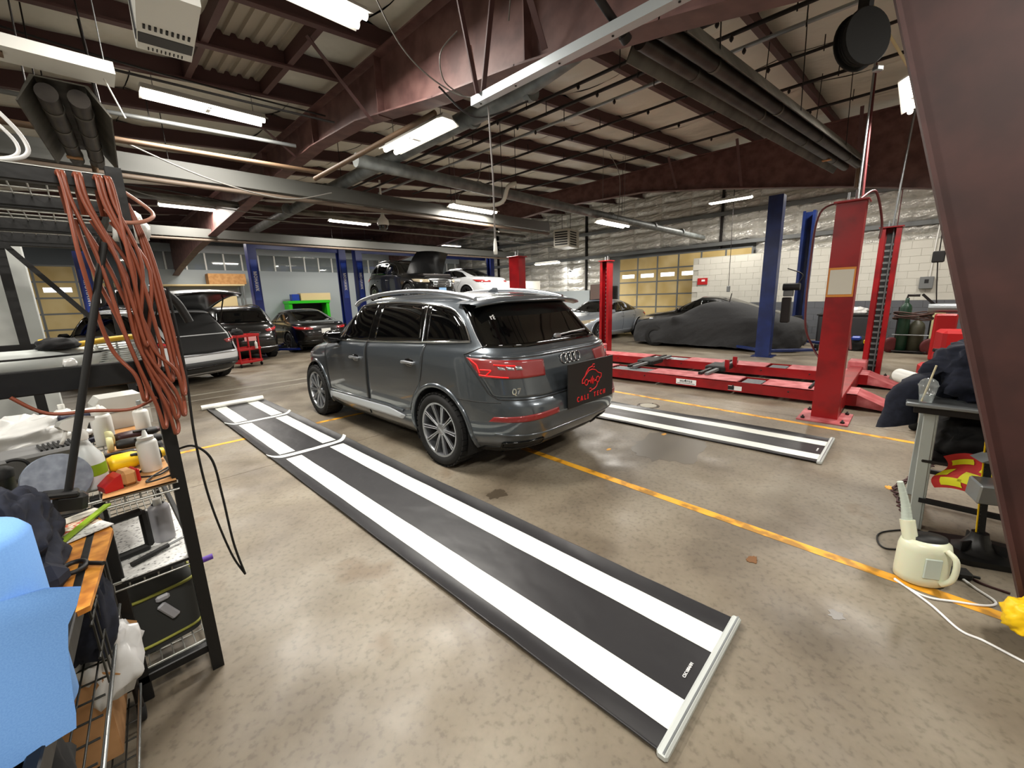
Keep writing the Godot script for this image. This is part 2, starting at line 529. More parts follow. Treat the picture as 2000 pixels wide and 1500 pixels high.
func shell() -> void:
	# floor: cast slabs with saw joints between them, on a base
	var fl := Node3D.new()
	fl.name = "floor"
	fl.set_meta("kind", "structure")
	fl.set_meta("label", "worn brown grey concrete workshop floor")
	add_child(fl)
	var st := begin()
	slab(st, Vector3(-6, -0.2, -23.0), Vector3(17.6, -0.012, 4.5))
	obj("base", st, M.joint, fl)
	var xs := [-6.0, -1.2, 6.28, 17.6]
	var zs := [4.5, 1.6, -4.66, -9.7, -15.0, -23.0]
	for i in 3:
		for j in 5:
			st = begin()
			slab(st, Vector3(xs[i] + 0.003, -0.1, zs[j] - 0.003), Vector3(xs[i + 1] - 0.003, 0.0, zs[j + 1] + 0.003))
			obj("slab", st, M.concrete, fl)
	# ceiling: purlins, faced insulation between them, metal deck above
	var ce := Node3D.new()
	ce.name = "ceiling"
	ce.set_meta("kind", "structure")
	ce.set_meta("label", "sloping metal roof with maroon purlins and white faced insulation")
	add_child(ce)
	st = begin()
	var sl := Basis(Vector3(1, 0.084, 0).normalized(), Vector3(-0.084, 1, 0).normalized(), Vector3(0, 0, 1))
	box(st, Vector3(5.8, roof_y(5.8, 4.72), -9.2), Vector3(24.0, 0.12, 28.0), 0.0, sl)
	obj("roof_deck", st, M.galv_dull, ce)
	st = begin()
	var zp := PackedVector2Array([Vector2(0.0, 0.0), Vector2(0.075, 0.0), Vector2(0.075, 0.02), Vector2(0.012, 0.012), Vector2(0.012, 0.21), Vector2(-0.07, 0.21), Vector2(-0.07, 0.198), Vector2(0.0, 0.198)])
	var run := Vector3(1, 0.084, 0).normalized()
	prism(st, zp, 23.4, Transform3D(Basis(Vector3(0, 0, 1), Vector3.UP, run), Vector3.ZERO))
	st.generate_normals()
	var pm := st.commit()
	for z in BAYS:
		var p := put_mesh("purlin", pm, M.purlin, ce)
		p.position = Vector3(-6.0, roof_y(-6.0), z)
	var metas := []
	for v in 4:
		var nz := FastNoiseLite.new()
		nz.seed = 100 + v
		nz.frequency = 1.1
		var rows := []
		for i in 9:
			var row := []
			for j in 13:
				var u := j / 12.0
				var w := i / 8.0
				var edge := pow(absf(2.0 * u - 1.0), 14.0)
				row.append(Vector3(u - 0.5, -0.07 * sin(w * PI) + 0.035 * edge + 0.018 * nz.get_noise_2d(u * 3.0, w * 2.0), w - 0.5))
			rows.append(row)
		st = begin()
		grid(st, rows, true)
		st.generate_normals()
		metas.append(st.commit())
	var k := 0
	for i in BAYS.size() - 1:
		var z0: float = BAYS[i + 1] + 0.015
		var z1: float = BAYS[i] - 0.005
		var x := -6.0
		while x < 17.2:
			var w := 1.72
			if x < 0.6 and x + w > 0.6 and (i == 6 or i == 7):
				w = 1.32 - x
			elif is_equal_approx(x, 1.32) and (i == 6 or i == 7):
				var rows := []
				for r in [z0, z1]:
					var row := []
					for c in 97:
						var u := c / 96.0
						var ph := fposmod(u * 6.0, 1.0)
						row.append(Vector3(x + u * 0.8, roof_y(x + u * 0.8, 4.47) + (0.035 if ph < 0.3 else 0.035 * maxf(0.0, 1.0 - (ph - 0.3) * 8.0) + 0.035 * maxf(0.0, (ph - 0.875) * 8.0)), r))
					rows.append(row)
				st = begin()
				grid(st, rows, true, false, -1)
				obj("skylight_panel", st, M.skylight, ce)
				for e in [x, x + 0.8]:
					st = begin()
					slab(st, Vector3(e - 0.03, roof_y(e, 4.32), z0), Vector3(e + 0.03, roof_y(e, 4.5), z1))
					obj("skylight_frame", st, M.purlin, ce)
				x += 0.8
				continue
			var q := put_mesh("insulation_panel", metas[k % 4], M.batt, ce)
			k += 1
			q.transform = Transform3D(Basis(Vector3(1, 0.084, 0) * (w - 0.01), Vector3.UP, Vector3(0, 0, z1 - z0)), Vector3(x + w * 0.5, roof_y(x + w * 0.5, 4.5), (z0 + z1) * 0.5))
			x += w
	walls()

func walls() -> void:
	var st := begin()
	slab(st, Vector3(-6.2, 0, -23.1), Vector3(17.6, 5.9, -22.9))
	struct("wall_back", st, M.grey_wall, "far outer wall behind the clerestory opening")
	st = begin()
	slab(st, Vector3(-6.2, 0, 4.4), Vector3(17.6, 5.9, 4.6))
	struct("wall_front", st, M.block, "wall behind the camera")
	st = begin()
	slab(st, Vector3(-6.2, 0, -23.0), Vector3(-6.0, 5.0, 4.5))
	struct("wall_left", st, M.block, "left wall of the workshop")
	# right: outer sheet, foil batts, block wall in front
	var wr := Node3D.new()
	wr.name = "wall_right"
	wr.set_meta("kind", "structure")
	wr.set_meta("label", "right wall with quilted foil insulation above a painted block wall")
	add_child(wr)
	st = begin()
	slab(st, Vector3(17.4, 0, -23.0), Vector3(17.6, 6.0, 4.5))
	obj("sheet", st, M.galv_dull, wr)
	var shapes := []
	for v in 4:
		var nz := FastNoiseLite.new()
		nz.seed = 200 + v
		nz.frequency = 1.6
		var rows := []
		for i in 11:
			var row := []
			for j in 11:
				var u := j / 10.0
				var w := i / 10.0
				var pil := pow(sin(u * PI), 0.3) * pow(sin(w * PI), 0.55)
				var sag := 0.18 * nz.get_noise_2d(u * 2.0 + 7.0, 3.0)
				row.append(Vector3(-0.17 * pil - 0.12 * nz.get_noise_2d(u * 3.0, w * 3.0) * pil, w - 0.5 + sag * sin(w * PI) * 0.6 - 0.12 * sin(u * PI), u - 0.5))
			rows.append(row)
		st = begin()
		grid(st, rows, false)
		st.generate_normals()
		shapes.append(st.commit())
	var k := 0
	for i in 22:
		var z := 3.4 - i * 1.2
		var y := 2.75
		if z < -10.0:
			y = 1.75
		while y < 5.6:
			var on_door := z < -4.2 and z > -10.4 and y < 3.3
			if not on_door:
				var o := put_mesh("foil_batt", shapes[k % 4], M.foil, wr)
				o.transform = Transform3D(Basis(Vector3.RIGHT, Vector3.UP * 0.37, Vector3(0, 0, 1.22)), Vector3(17.36, y + 0.18, z))
			k += 3 if k % 2 else 1
			y += 0.35
		if i % 5 == 2:
			st = begin()
			slab(st, Vector3(17.2, 1.7, z - 0.63), Vector3(17.36, 5.7, z - 0.57))
			obj("stud", st, M.pipe_black, wr)
	for y in [3.28, 4.34]:
		st = begin()
		slab(st, Vector3(17.12, y, -22.9), Vector3(17.24, y + 0.14, 4.4), 0.01)
		obj("girt", st, M.galv_dull, wr)
	# block wall
	st = begin()
	slab(st, Vector3(16.32, 0, -6.2), Vector3(16.5, 2.84, 3.0))
	obj("mortar", st, M.mortar, wr)
	st = begin()
	box(st, Vector3.ZERO, Vector3(0.024, 0.197, 0.406), 0.003)
	st.generate_normals()
	var bm := st.commit()
	var top_rows := 14
	for r in top_rows:
		var y := 0.1 + r * 0.2
		var off := 0.2 if r % 2 else 0.0
		for c in 19:
			var z := -5.995 + c * 0.409 + off
			if z > 1.9:
				continue
			var m: Material = M.block_dark if y < 1.12 else (M.block if (r * 7 + c * 3) % 4 else M.block_two)
			var o := put_mesh("block", bm, m, wr)
			o.position = Vector3(16.315, y, z)
	# overhead door in the right wall
	door_panels("door_1", Vector3(17.15, 0.0, -9.75), Vector3(0, 0, 1), 5.3, 6, 6, 3.14, "tan sectional overhead door with a row of small lit windows on the right")
	door_panels("door_2", Vector3(-2.7, 0.0, -20.5), Vector3(1, 0, 0), 3.8, 6, 4, 3.12, "tan sectional overhead door at the far left")
	# back partition with a row of openings over it
	var pb := Node3D.new()
	pb.name = "wall_partition"
	pb.set_meta("kind", "structure")
	pb.set_meta("label", "pale grey partition wall at the far end with studs above")
	add_child(pb)
	st = begin()
	slab(st, Vector3(1.3, 0, -20.35), Vector3(16.5, 3.06, -20.2))
	obj("panel", st, M.grey_wall, pb)
	var x := 1.3
	while x < 16.4:
		st = begin()
		slab(st, Vector3(x, 3.06, -20.3), Vector3(x + 0.05, 3.7, -20.24))
		obj("stud", st, M.white_paint, pb)
		x += 0.62
	st = begin()
	slab(st, Vector3(1.2, 3.7, -20.32), Vector3(16.5, 4.0, -20.2), 0.01)
	obj("top_rail", st, M.grey_wall, pb)
	st = begin()
	slab(st, Vector3(1.35, 3.065, -20.28), Vector3(16.4, 3.7, -20.27))
	obj("clerestory_pane", st, M.pane, pb)
	# stub of white block by the far corner, panel and brown door behind it
	st = begin()
	slab(st, Vector3(13.0, 0, -13.3), Vector3(15.6, 2.35, -13.1), 0.01)
	struct("wall_stub", st, M.block, "short white block wall by the far right corner")
	st = begin()
	slab(st, Vector3(17.1, 0, -20.2), Vector3(17.22, 1.85, -11.3))
	struct("trim_1", st, M.grey_wall, "pale blue grey wall panel under the foil insulation")
	st = begin()
	slab(st, Vector3(17.0, 0, -11.2), Vector3(17.1, 2.1, -10.1), 0.01)
	struct("door_3", st, mk(Color(0.33, 0.25, 0.22), 0.5), "brown steel door left of the overhead door")

func door_panels(called: String, at: Vector3, along: Vector3, width: float, rows: int, cols: int, height: float, label: String) -> void:
	var d := Node3D.new()
	d.name = called
	d.set_meta("kind", "structure")
	d.set_meta("label", label)
	add_child(d)
	d.transform = Transform3D(Basis(along, Vector3.UP, along.cross(Vector3.UP)), at)
	var rh := height / rows
	var cw := width / cols
	var face := -0.03 if along.z > 0.5 else 0.03
	for r in rows:
		for c in cols:
			var st := begin()
			var lo := Vector3(c * cw + 0.03, r * rh + 0.03, -0.02)
			var hi := Vector3((c + 1) * cw - 0.03, (r + 1) * rh - 0.02, 0.02)
			if r == rows - 2:
				slab(st, lo, Vector3(hi.x, lo.y + 0.16, 0.02))
				slab(st, Vector3(lo.x, hi.y - 0.16, -0.02), hi)
				slab(st, Vector3(lo.x, lo.y + 0.16, -0.02), Vector3(lo.x + 0.12, hi.y - 0.16, 0.02))
				slab(st, Vector3(hi.x - 0.12, lo.y + 0.16, -0.02), Vector3(hi.x, hi.y - 0.16, 0.02))
				obj("door_panel", st, M.door_tan, d)
				st = begin()
				slab(st, Vector3(lo.x + 0.12, lo.y + 0.16, -0.008), Vector3(hi.x - 0.12, hi.y - 0.16, 0.008))
				obj("lit_window_pane", st, M.daylight, d)
			else:
				slab(st, lo, hi)
				obj("door_panel", st, M.door_tan, d)
	for r in rows + 1:
		var st := begin()
		slab(st, Vector3(0, r * rh - 0.025, -0.025), Vector3(width, r * rh + 0.025, 0.025))
		obj("rail", st, M.galv_dull, d)
	for c in cols + 1:
		var st := begin()
		slab(st, Vector3(c * cw - 0.03, 0, -0.03), Vector3(c * cw + 0.03, height, 0.03))
		obj("stile", st, M.galv_dull, d)

# ---------------------------------------------------------------- roof steel
func frame_web(st: SurfaceTool, x: float, poly: Array) -> void:
	var p := PackedVector2Array()
	for v in poly:
		p.append(Vector2(v[0], v[1]))
	prism(st, p, 0.012, Transform3D(Basis(Vector3(0, 0, 1), Vector3.UP, Vector3(1, 0, 0)), Vector3(x - 0.006, 0, 0)))

func flange(st: SurfaceTool, x: float, pts: Array, w := 0.2) -> void:
	for i in pts.size() - 1:
		var a := Vector3(x, pts[i][1], pts[i][0])
		var b := Vector3(x, pts[i + 1][1], pts[i + 1][0])
		var d := (b - a).normalized()
		bar(st, a - d * 0.005, b + d * 0.005, w, 0.016, Vector3.UP if absf(d.y) < 0.8 else Vector3(0, 0, 1))

func roof_steel() -> void:
	var low := [[0.57, 0.0], [-0.27, 3.05], [-1.31, 3.24], [-2.5, 3.42], [-3.58, 3.54], [-5.13, 3.78], [-6.49, 3.84], [-8.1, 3.78], [-10.5, 3.64], [-13.0, 3.5], [-16.0, 3.3], [-19.0, 3.0], [-21.3, 2.7], [-21.35, 0.0]]
	var t := thing("roof_beam", "big tapered maroon steel frame crossing the ceiling from the right column", "beam", Vector3.ZERO, 0.0, "maroon roof frames")
	var st := begin()
	frame_web(st, 2.8, low.slice(1) + [[-21.7, 0.0], [-21.7, 4.26], [0.2, 4.26], [0.2, 3.05]])
	obj("web", st, M.maroon, t)
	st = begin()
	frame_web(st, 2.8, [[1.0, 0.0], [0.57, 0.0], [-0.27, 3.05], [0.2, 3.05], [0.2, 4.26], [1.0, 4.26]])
	obj("column_web", st, M.maroon_shaded, t)  # column in the darkened maroon, its shade painted in
	st = begin()
	flange(st, 2.8, low.slice(1))
	flange(st, 2.8, [[-21.7, 0.0], [-21.7, 4.28], [1.0, 4.28]])
	obj("flange", st, M.maroon, t)
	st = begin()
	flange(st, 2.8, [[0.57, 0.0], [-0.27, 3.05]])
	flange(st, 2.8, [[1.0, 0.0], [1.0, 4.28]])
	obj("column_flange", st, M.maroon_shaded, t)
	for z in [-2.4, -4.6, -6.4, -8.6]:
		var yb := 3.42 if z > -3 else (3.68 if z > -5 else 3.83)
		st = begin()
		slab(st, Vector3(2.71, yb, z - 0.006), Vector3(2.89, 4.27, z + 0.006))
		obj("stiffener", st, M.maroon, t)
	# flange braces
	for b in [[-4.75, 3.66, 2.05], [-7.1, 3.84, 2.1], [-2.2, 3.42, 2.1]]:
		st = begin()
		bar(st, Vector3(2.72, b[1], b[0]), Vector3(b[2], roof_y(b[2], 4.32), b[0] + 0.05), 0.05, 0.006)
		obj("flange_brace", st, M.purlin, t)
	var low2 := [[0.9, 0.0], [0.1, 3.4], [-1.5, 3.74], [-4.0, 4.17], [-6.0, 4.46], [-9.0, 4.55], [-13.0, 4.3], [-18.0, 3.8], [-21.3, 3.4], [-21.35, 0.0]]
	t = thing("roof_beam", "second maroon roof frame farther right above the blue lift", "beam", Vector3.ZERO, 0.0, "maroon roof frames")
	st = begin()
	frame_web(st, 11.8, low2 + [[-21.7, 0.0], [-21.7, 5.03], [1.4, 5.03], [1.4, 0.0]])
	obj("web", st, M.maroon, t)
	st = begin()
	flange(st, 11.8, low2)
	flange(st, 11.8, [[1.4, 0.0], [1.4, 5.04], [-21.7, 5.04]])
	flange(st, 11.8, [[-21.7, 0.0], [-21.7, 5.04]])
	obj("flange", st, M.maroon, t)
	for b in [[-3.4, 4.1], [-5.0, 4.35], [-1.2, 3.72]]:
		st = begin()
		bar(st, Vector3(11.68, b[1], b[0]), Vector3(11.1, roof_y(11.1, 4.32), b[0]), 0.06, 0.008)
		obj("flange_brace", st, M.purlin, t)
# ---------------------------------------------------------------- car bodies
# A body is a stack of plan outlines: rows of [height, half width, rear end, front end, rear squareness, front squareness]; the front looks to -z.
class Shell:
	var rows: Array
	var t: Array = []
	var zm := 0.0

	func _init(r: Array) -> void:
		rows = r
		var n := rows.size()
		var dense := 16
		for i in n - 1:
			for k in dense:
				var f := float(k) / dense
				var v := []
				for c in 6:
					v.append(her(i, f, c))
				t.append(v)
		t.append(rows[n - 1].duplicate())

	func tang(i: int, c: int) -> float:
		var n := rows.size()
		if i == 0 or i == n - 1:
			return (rows[1][c] - rows[0][c]) if i == 0 else (rows[n - 1][c] - rows[n - 2][c])
		var a: float = rows[i][c] - rows[i - 1][c]
		var b: float = rows[i + 1][c] - rows[i][c]
		if a * b <= 0.0:
			return 0.0
		return 2.0 * a * b / (a + b)

	func her(i: int, f: float, c: int) -> float:
		var p0: float = rows[i][c]
		var p1: float = rows[i + 1][c]
		var m0 := tang(i, c)
		var m1 := tang(i + 1, c)
		var f2 := f * f
		var f3 := f2 * f
		return (2 * f3 - 3 * f2 + 1) * p0 + (f3 - 2 * f2 + f) * m0 + (3 * f2 - 2 * f3) * p1 + (f3 - f2) * m1

	func level(y: float) -> Array:
		var lo := 0
		var hi := t.size() - 1
		if y <= t[0][0]:
			return t[0]
		if y >= t[hi][0]:
			return t[hi]
		while hi - lo > 1:
			var m := (lo + hi) / 2
			if t[m][0] <= y:
				lo = m
			else:
				hi = m
		var f: float = (y - t[lo][0]) / maxf(1e-6, t[hi][0] - t[lo][0])
		var v := []
		for c in 6:
			v.append(lerpf(t[lo][c], t[hi][c], f))
		return v

	func half(z: float, y: float) -> float:
		var v := level(y)
		var fr := z < zm
		var ze := clampf((z - zm) / ((v[3] if fr else v[2]) - zm), 0.0, 0.9999)
		var n: float = v[5] if fr else v[4]
		return v[1] * pow(1.0 - pow(ze, n), 1.0 / n)

	func quarter(v: Array, front: bool, m: int) -> PackedVector2Array:
		var n: float = v[5] if front else v[4]
		var ln: float = (v[3] if front else v[2]) - zm
		var fine := PackedVector2Array()
		var cum := PackedFloat32Array()
		var fn := 80
		for i in fn + 1:
			var ph := PI / 2 * i / fn
			var p := Vector2(v[1] * pow(sin(ph), 2.0 / n), zm + ln * pow(maxf(cos(ph), 0.0), 2.0 / n))
			fine.append(p)
			cum.append(0.0 if i == 0 else cum[i - 1] + p.distance_to(fine[i - 1]))
		var out := PackedVector2Array()
		var k := 0
		for i in m + 1:
			var d := cum[fn] * i / m
			while k < fn - 1 and cum[k + 1] < d:
				k += 1
			out.append(fine[k].lerp(fine[k + 1], clampf((d - cum[k]) / maxf(1e-6, cum[k + 1] - cum[k]), 0, 1)))
		return out

	# the point at arc length a from the middle of the rear (or front) outline at height y, moved out by off
	func wrap(a: float, y: float, off: float, front: bool) -> Vector3:
		var q := quarter(level(y), front, 120)
		var d := absf(a)
		var p := q[q.size() - 1]
		var tn := Vector2(1, 0)
		for i in q.size() - 1:
			var s := q[i].distance_to(q[i + 1])
			if d <= s:
				p = q[i].lerp(q[i + 1], d / s)
				tn = (q[i + 1] - q[i]).normalized()
				break
			d -= s
		var nn := Vector2(-tn.y, tn.x) if not front else Vector2(tn.y, -tn.x)
		if not front and nn.y < -0.05:
			nn = -nn
		p += nn * off
		return Vector3(p.x * signf(a) if a != 0.0 else p.x, y, p.y)

	func side(z: float, y: float, s: float, off: float) -> Vector3:
		return Vector3(s * (half(z, y) + off), y, z)

func resample(pts: Array, n: int) -> Array:
	var len_ := [0.0]
	for i in range(1, pts.size()):
		len_.append(len_[i - 1] + pts[i].distance_to(pts[i - 1]))
	var out := []
	var k := 0
	for i in n:
		var d: float = len_[-1] * i / (n - 1)
		while k < pts.size() - 2 and len_[k + 1] < d:
			k += 1
		out.append(pts[k].lerp(pts[k + 1], clampf((d - len_[k]) / maxf(1e-6, len_[k + 1] - len_[k]), 0.0, 1.0)))
	return out

func v2(a: Array) -> Array:
	return a.map(func(p): return Vector2(p[0], p[1]))

# a panel laid on the body between a lower and an upper line; kind is "side", "rear" or "front"
func patch(st: SurfaceTool, sh: Shell, kind: String, s: float, low: Array, up: Array, off: float, n := 24, m := 8, rim := 0.012) -> void:
	var lo := resample(v2(low), n)
	var hi := resample(v2(up), n)
	var rows := []
	for j in m + 1:
		var row := []
		for i in n:
			var p: Vector2 = lo[i].lerp(hi[i], float(j) / m)
			row.append(on_body(sh, kind, s, p, off))
		rows.append(row)
	# the rim: the same border pulled into the body
	var inner := []
	var full := []
	for j in range(-1, m + 2):
		var row := []
		for i in range(-1, n + 1):
			var jj := clampi(j, 0, m)
			var ii := clampi(i, 0, n - 1)
			if j == jj and i == ii:
				row.append(rows[jj][ii])
			else:
				var p: Vector2 = lo[ii].lerp(hi[ii], float(jj) / m)
				row.append(on_body(sh, kind, s, p, off - rim))
		full.append(row)
	var flip: bool = (s < 0.0) == (kind == "side")
	if kind == "rear":
		flip = s < 0.0
	if kind == "front":
		flip = s > 0.0
	grid(st, full, flip, false, 0)
	inner.clear()

func on_body(sh: Shell, kind: String, s: float, p: Vector2, off: float) -> Vector3:
	if kind == "side":
		return sh.side(p.x, p.y, s, off)
	var w := sh.wrap(p.x, p.y, off, kind == "front")
	return Vector3(w.x * s, w.y, w.z)

func line_on(st: SurfaceTool, sh: Shell, kind: String, s: float, pts: Array, off: float, r: float, n := 30, sides := 6, flat := 1.0) -> void:
	var out := []
	for p in resample(v2(pts), n):
		out.append(on_body(sh, kind, s, p, off))
	tube(st, out, r, sides, false, flat)

func curve2(pts: Array, per := 6) -> Array:
	var out := []
	for p in spline(pts.map(func(q): return Vector3(q[0], q[1], 0)), per):
		out.append([p.x, p.y])
	return out

func body_mesh(sh: Shell, wheels: Array, yw: float, ra: float, nl: int, mr: int, mf: int) -> SurfaceTool:
	var st := begin()
	st.set_smooth_group(0)
	var rows := []
	var ins := []
	for l in nl + 1:
		var v: Array = sh.t[int(round(float(l) / nl * (sh.t.size() - 1)))]
		var qr := sh.quarter(v, false, mr)
		var qf := sh.quarter(v, true, mf)
		var right := []
		for p in qr:
			right.append(p)
		for i in range(mf - 1, -1, -1):
			right.append(qf[i])
		var ring := []
		var inr := []
		for s in [1.0, -1.0]:
			var seq := range(right.size()) if s > 0 else range(right.size() - 2, 0, -1)
			for i in seq:
				var p: Vector2 = right[i]
				var q := Vector3(p.x * s, v[0], p.y)
				var inside := false
				if p.x > 0.55:
					for zw in wheels:
						var d := Vector2(q.z - zw, q.y - yw)
						if d.length() < ra and q.y < yw + ra:
							inside = true
							if d.y < 0.0:
								q.z = zw + signf(d.x + 1e-6) * ra
							else:
								d = d.normalized() * ra if d.length() > 1e-4 else Vector2(0, ra)
								q.z = zw + d.x
								q.y = yw + d.y
							q.x = s * sh.half(q.z, q.y)
				ring.append(q)
				inr.append(inside)
		rows.append(ring)
		ins.append(inr)
	var n: int = rows[0].size()
	for l in nl:
		for i in n:
			var j := (i + 1) % n
			var q := [[l, i], [l, j], [l + 1, j], [l + 1, i]]
			for tr in [[0, 2, 1], [0, 3, 2]]:
				var all_in := true
				for k in tr:
					if not ins[q[k][0]][q[k][1]]:
						all_in = false
				if all_in:
					continue
				for k in [0, 2, 1]:
					var e = q[tr[k]]
					st.add_vertex(rows[e[0]][e[1]])
	return st

func wheel_mesh(r: float, w: float, rr: float) -> SurfaceTool:
	var st := begin()
	var ax := Transform3D(Basis(Vector3(0, 1, 0), Vector3(1, 0, 0), Vector3(0, 0, -1)), Vector3.ZERO)
	var h := w * 0.5
	lathe(st, [Vector2(rr, -h * 0.8), Vector2(rr + 0.02, -h * 0.95), Vector2((r + rr) * 0.5 + 0.01, -h), Vector2(r - 0.025, -h * 0.92), Vector2(r - 0.004, -h * 0.7), Vector2(r, -h * 0.45), Vector2(r, h * 0.45), Vector2(r - 0.004, h * 0.7), Vector2(r - 0.025, h * 0.92), Vector2((r + rr) * 0.5 + 0.01, h), Vector2(rr + 0.02, h * 0.95), Vector2(rr, h * 0.8)], 48, ax)
	# tread blocks round the shoulders
	for s in [-1.0, 1.0]:
		for k in 40:
			var an := TAU * k / 40
			var b := Basis(Vector3(1, 0, 0), an)
			box(st, b * Vector3(s * h * 0.62, r - 0.004, 0), Vector3(h * 0.5, 0.014, TAU * r / 40 * 0.72), 0.0, b)
	return st

func add_wheel(car: Node3D, at: Vector3, side: float, r: float, w: float, rr: float, spokes: int, twin: bool, m: Material) -> void:
	var o := obj("wheel", wheel_mesh(r, w, rr), M.rubber, car)
	o.position = at
	if side > 0.0:
		o.rotation.y = PI
	# the outer face now looks to -x of the wheel's own axes
	var st := begin()
	var h := w * 0.5
	var ax := Transform3D(Basis(Vector3(0, 1, 0), Vector3(-1, 0, 0), Vector3(0, 0, 1)), Vector3.ZERO)
	lathe(st, [Vector2(rr - 0.012, -h * 0.7), Vector2(rr - 0.02, h * 0.7), Vector2(rr - 0.012, h * 0.86), Vector2(rr - 0.012, h * 0.86), Vector2(rr + 0.006, h * 0.88), Vector2(rr + 0.006, h * 0.88), Vector2(rr + 0.002, -h * 0.7)], 48, ax)
	for k in spokes:
		var an := TAU * (k + 0.5) / spokes
		var b := Basis(Vector3(1, 0, 0), an)
		for tw in ([-1.0, 1.0] if twin else [0.0]):
			var p0 := b * Vector3(-h * 0.62, 0.05, tw * 0.007)
			var p1 := b * Vector3(-h * 0.8, rr - 0.012, tw * (0.0125 if twin else 0.0))
			bar(st, p0, p1, 0.0125 if twin else TAU * rr / spokes * 0.22, 0.03, b * Vector3(-1, 0, 0), 0.004)
	lathe(st, [Vector2(0.075, h * 0.3), Vector2(0.075, h * 0.6), Vector2(0.06, h * 0.72), Vector2(0.0, h * 0.72)], 20, ax)
	obj("rim", st, m, o)
	st = begin()
	lathe(st, [Vector2(rr - 0.02, -h * 0.1), Vector2(0.0, -h * 0.1)], 32, ax)
	lathe(st, [Vector2(0.16, -h * 0.05), Vector2(0.16, h * 0.1), Vector2(0.0, h * 0.1)], 28, ax)
	obj("brake_disc", st, M.pipe_black, o)

func wheel_wells(car: Node3D, wheels: Array, yw: float, ra: float, half_w: float, y0: float) -> void:
	var st := begin()
	for zw in wheels:
		for s in [-1.0, 1.0]:
			var rows := []
			for i in 2:
				var row := []
				for k in 25:
					var an := deg_to_rad(-25.0 + 230.0 * k / 24)
					row.append(Vector3(s * (half_w - 0.02 if i == 0 else 0.5), yw + sin(an) * (ra + 0.004), zw + cos(an) * (ra + 0.004)))
				rows.append(row)
			grid(st, rows, s > 0)
			box(st, Vector3(s * 0.49, yw + 0.1, zw), Vector3(0.02, ra * 1.7, ra * 2.0))
	box(st, Vector3(0, y0 + 0.04, (wheels[0] + wheels[1]) * 0.5), Vector3(half_w * 1.7, 0.06, absf(wheels[0] - wheels[1]) - ra * 2.0))
	box(st, Vector3(0, y0 + 0.08, (wheels[0] + wheels[1]) * 0.5), Vector3(0.96, 0.06, absf(wheels[0] - wheels[1]) + ra * 2.4))
	obj("underbody", st, M.rubber, car)

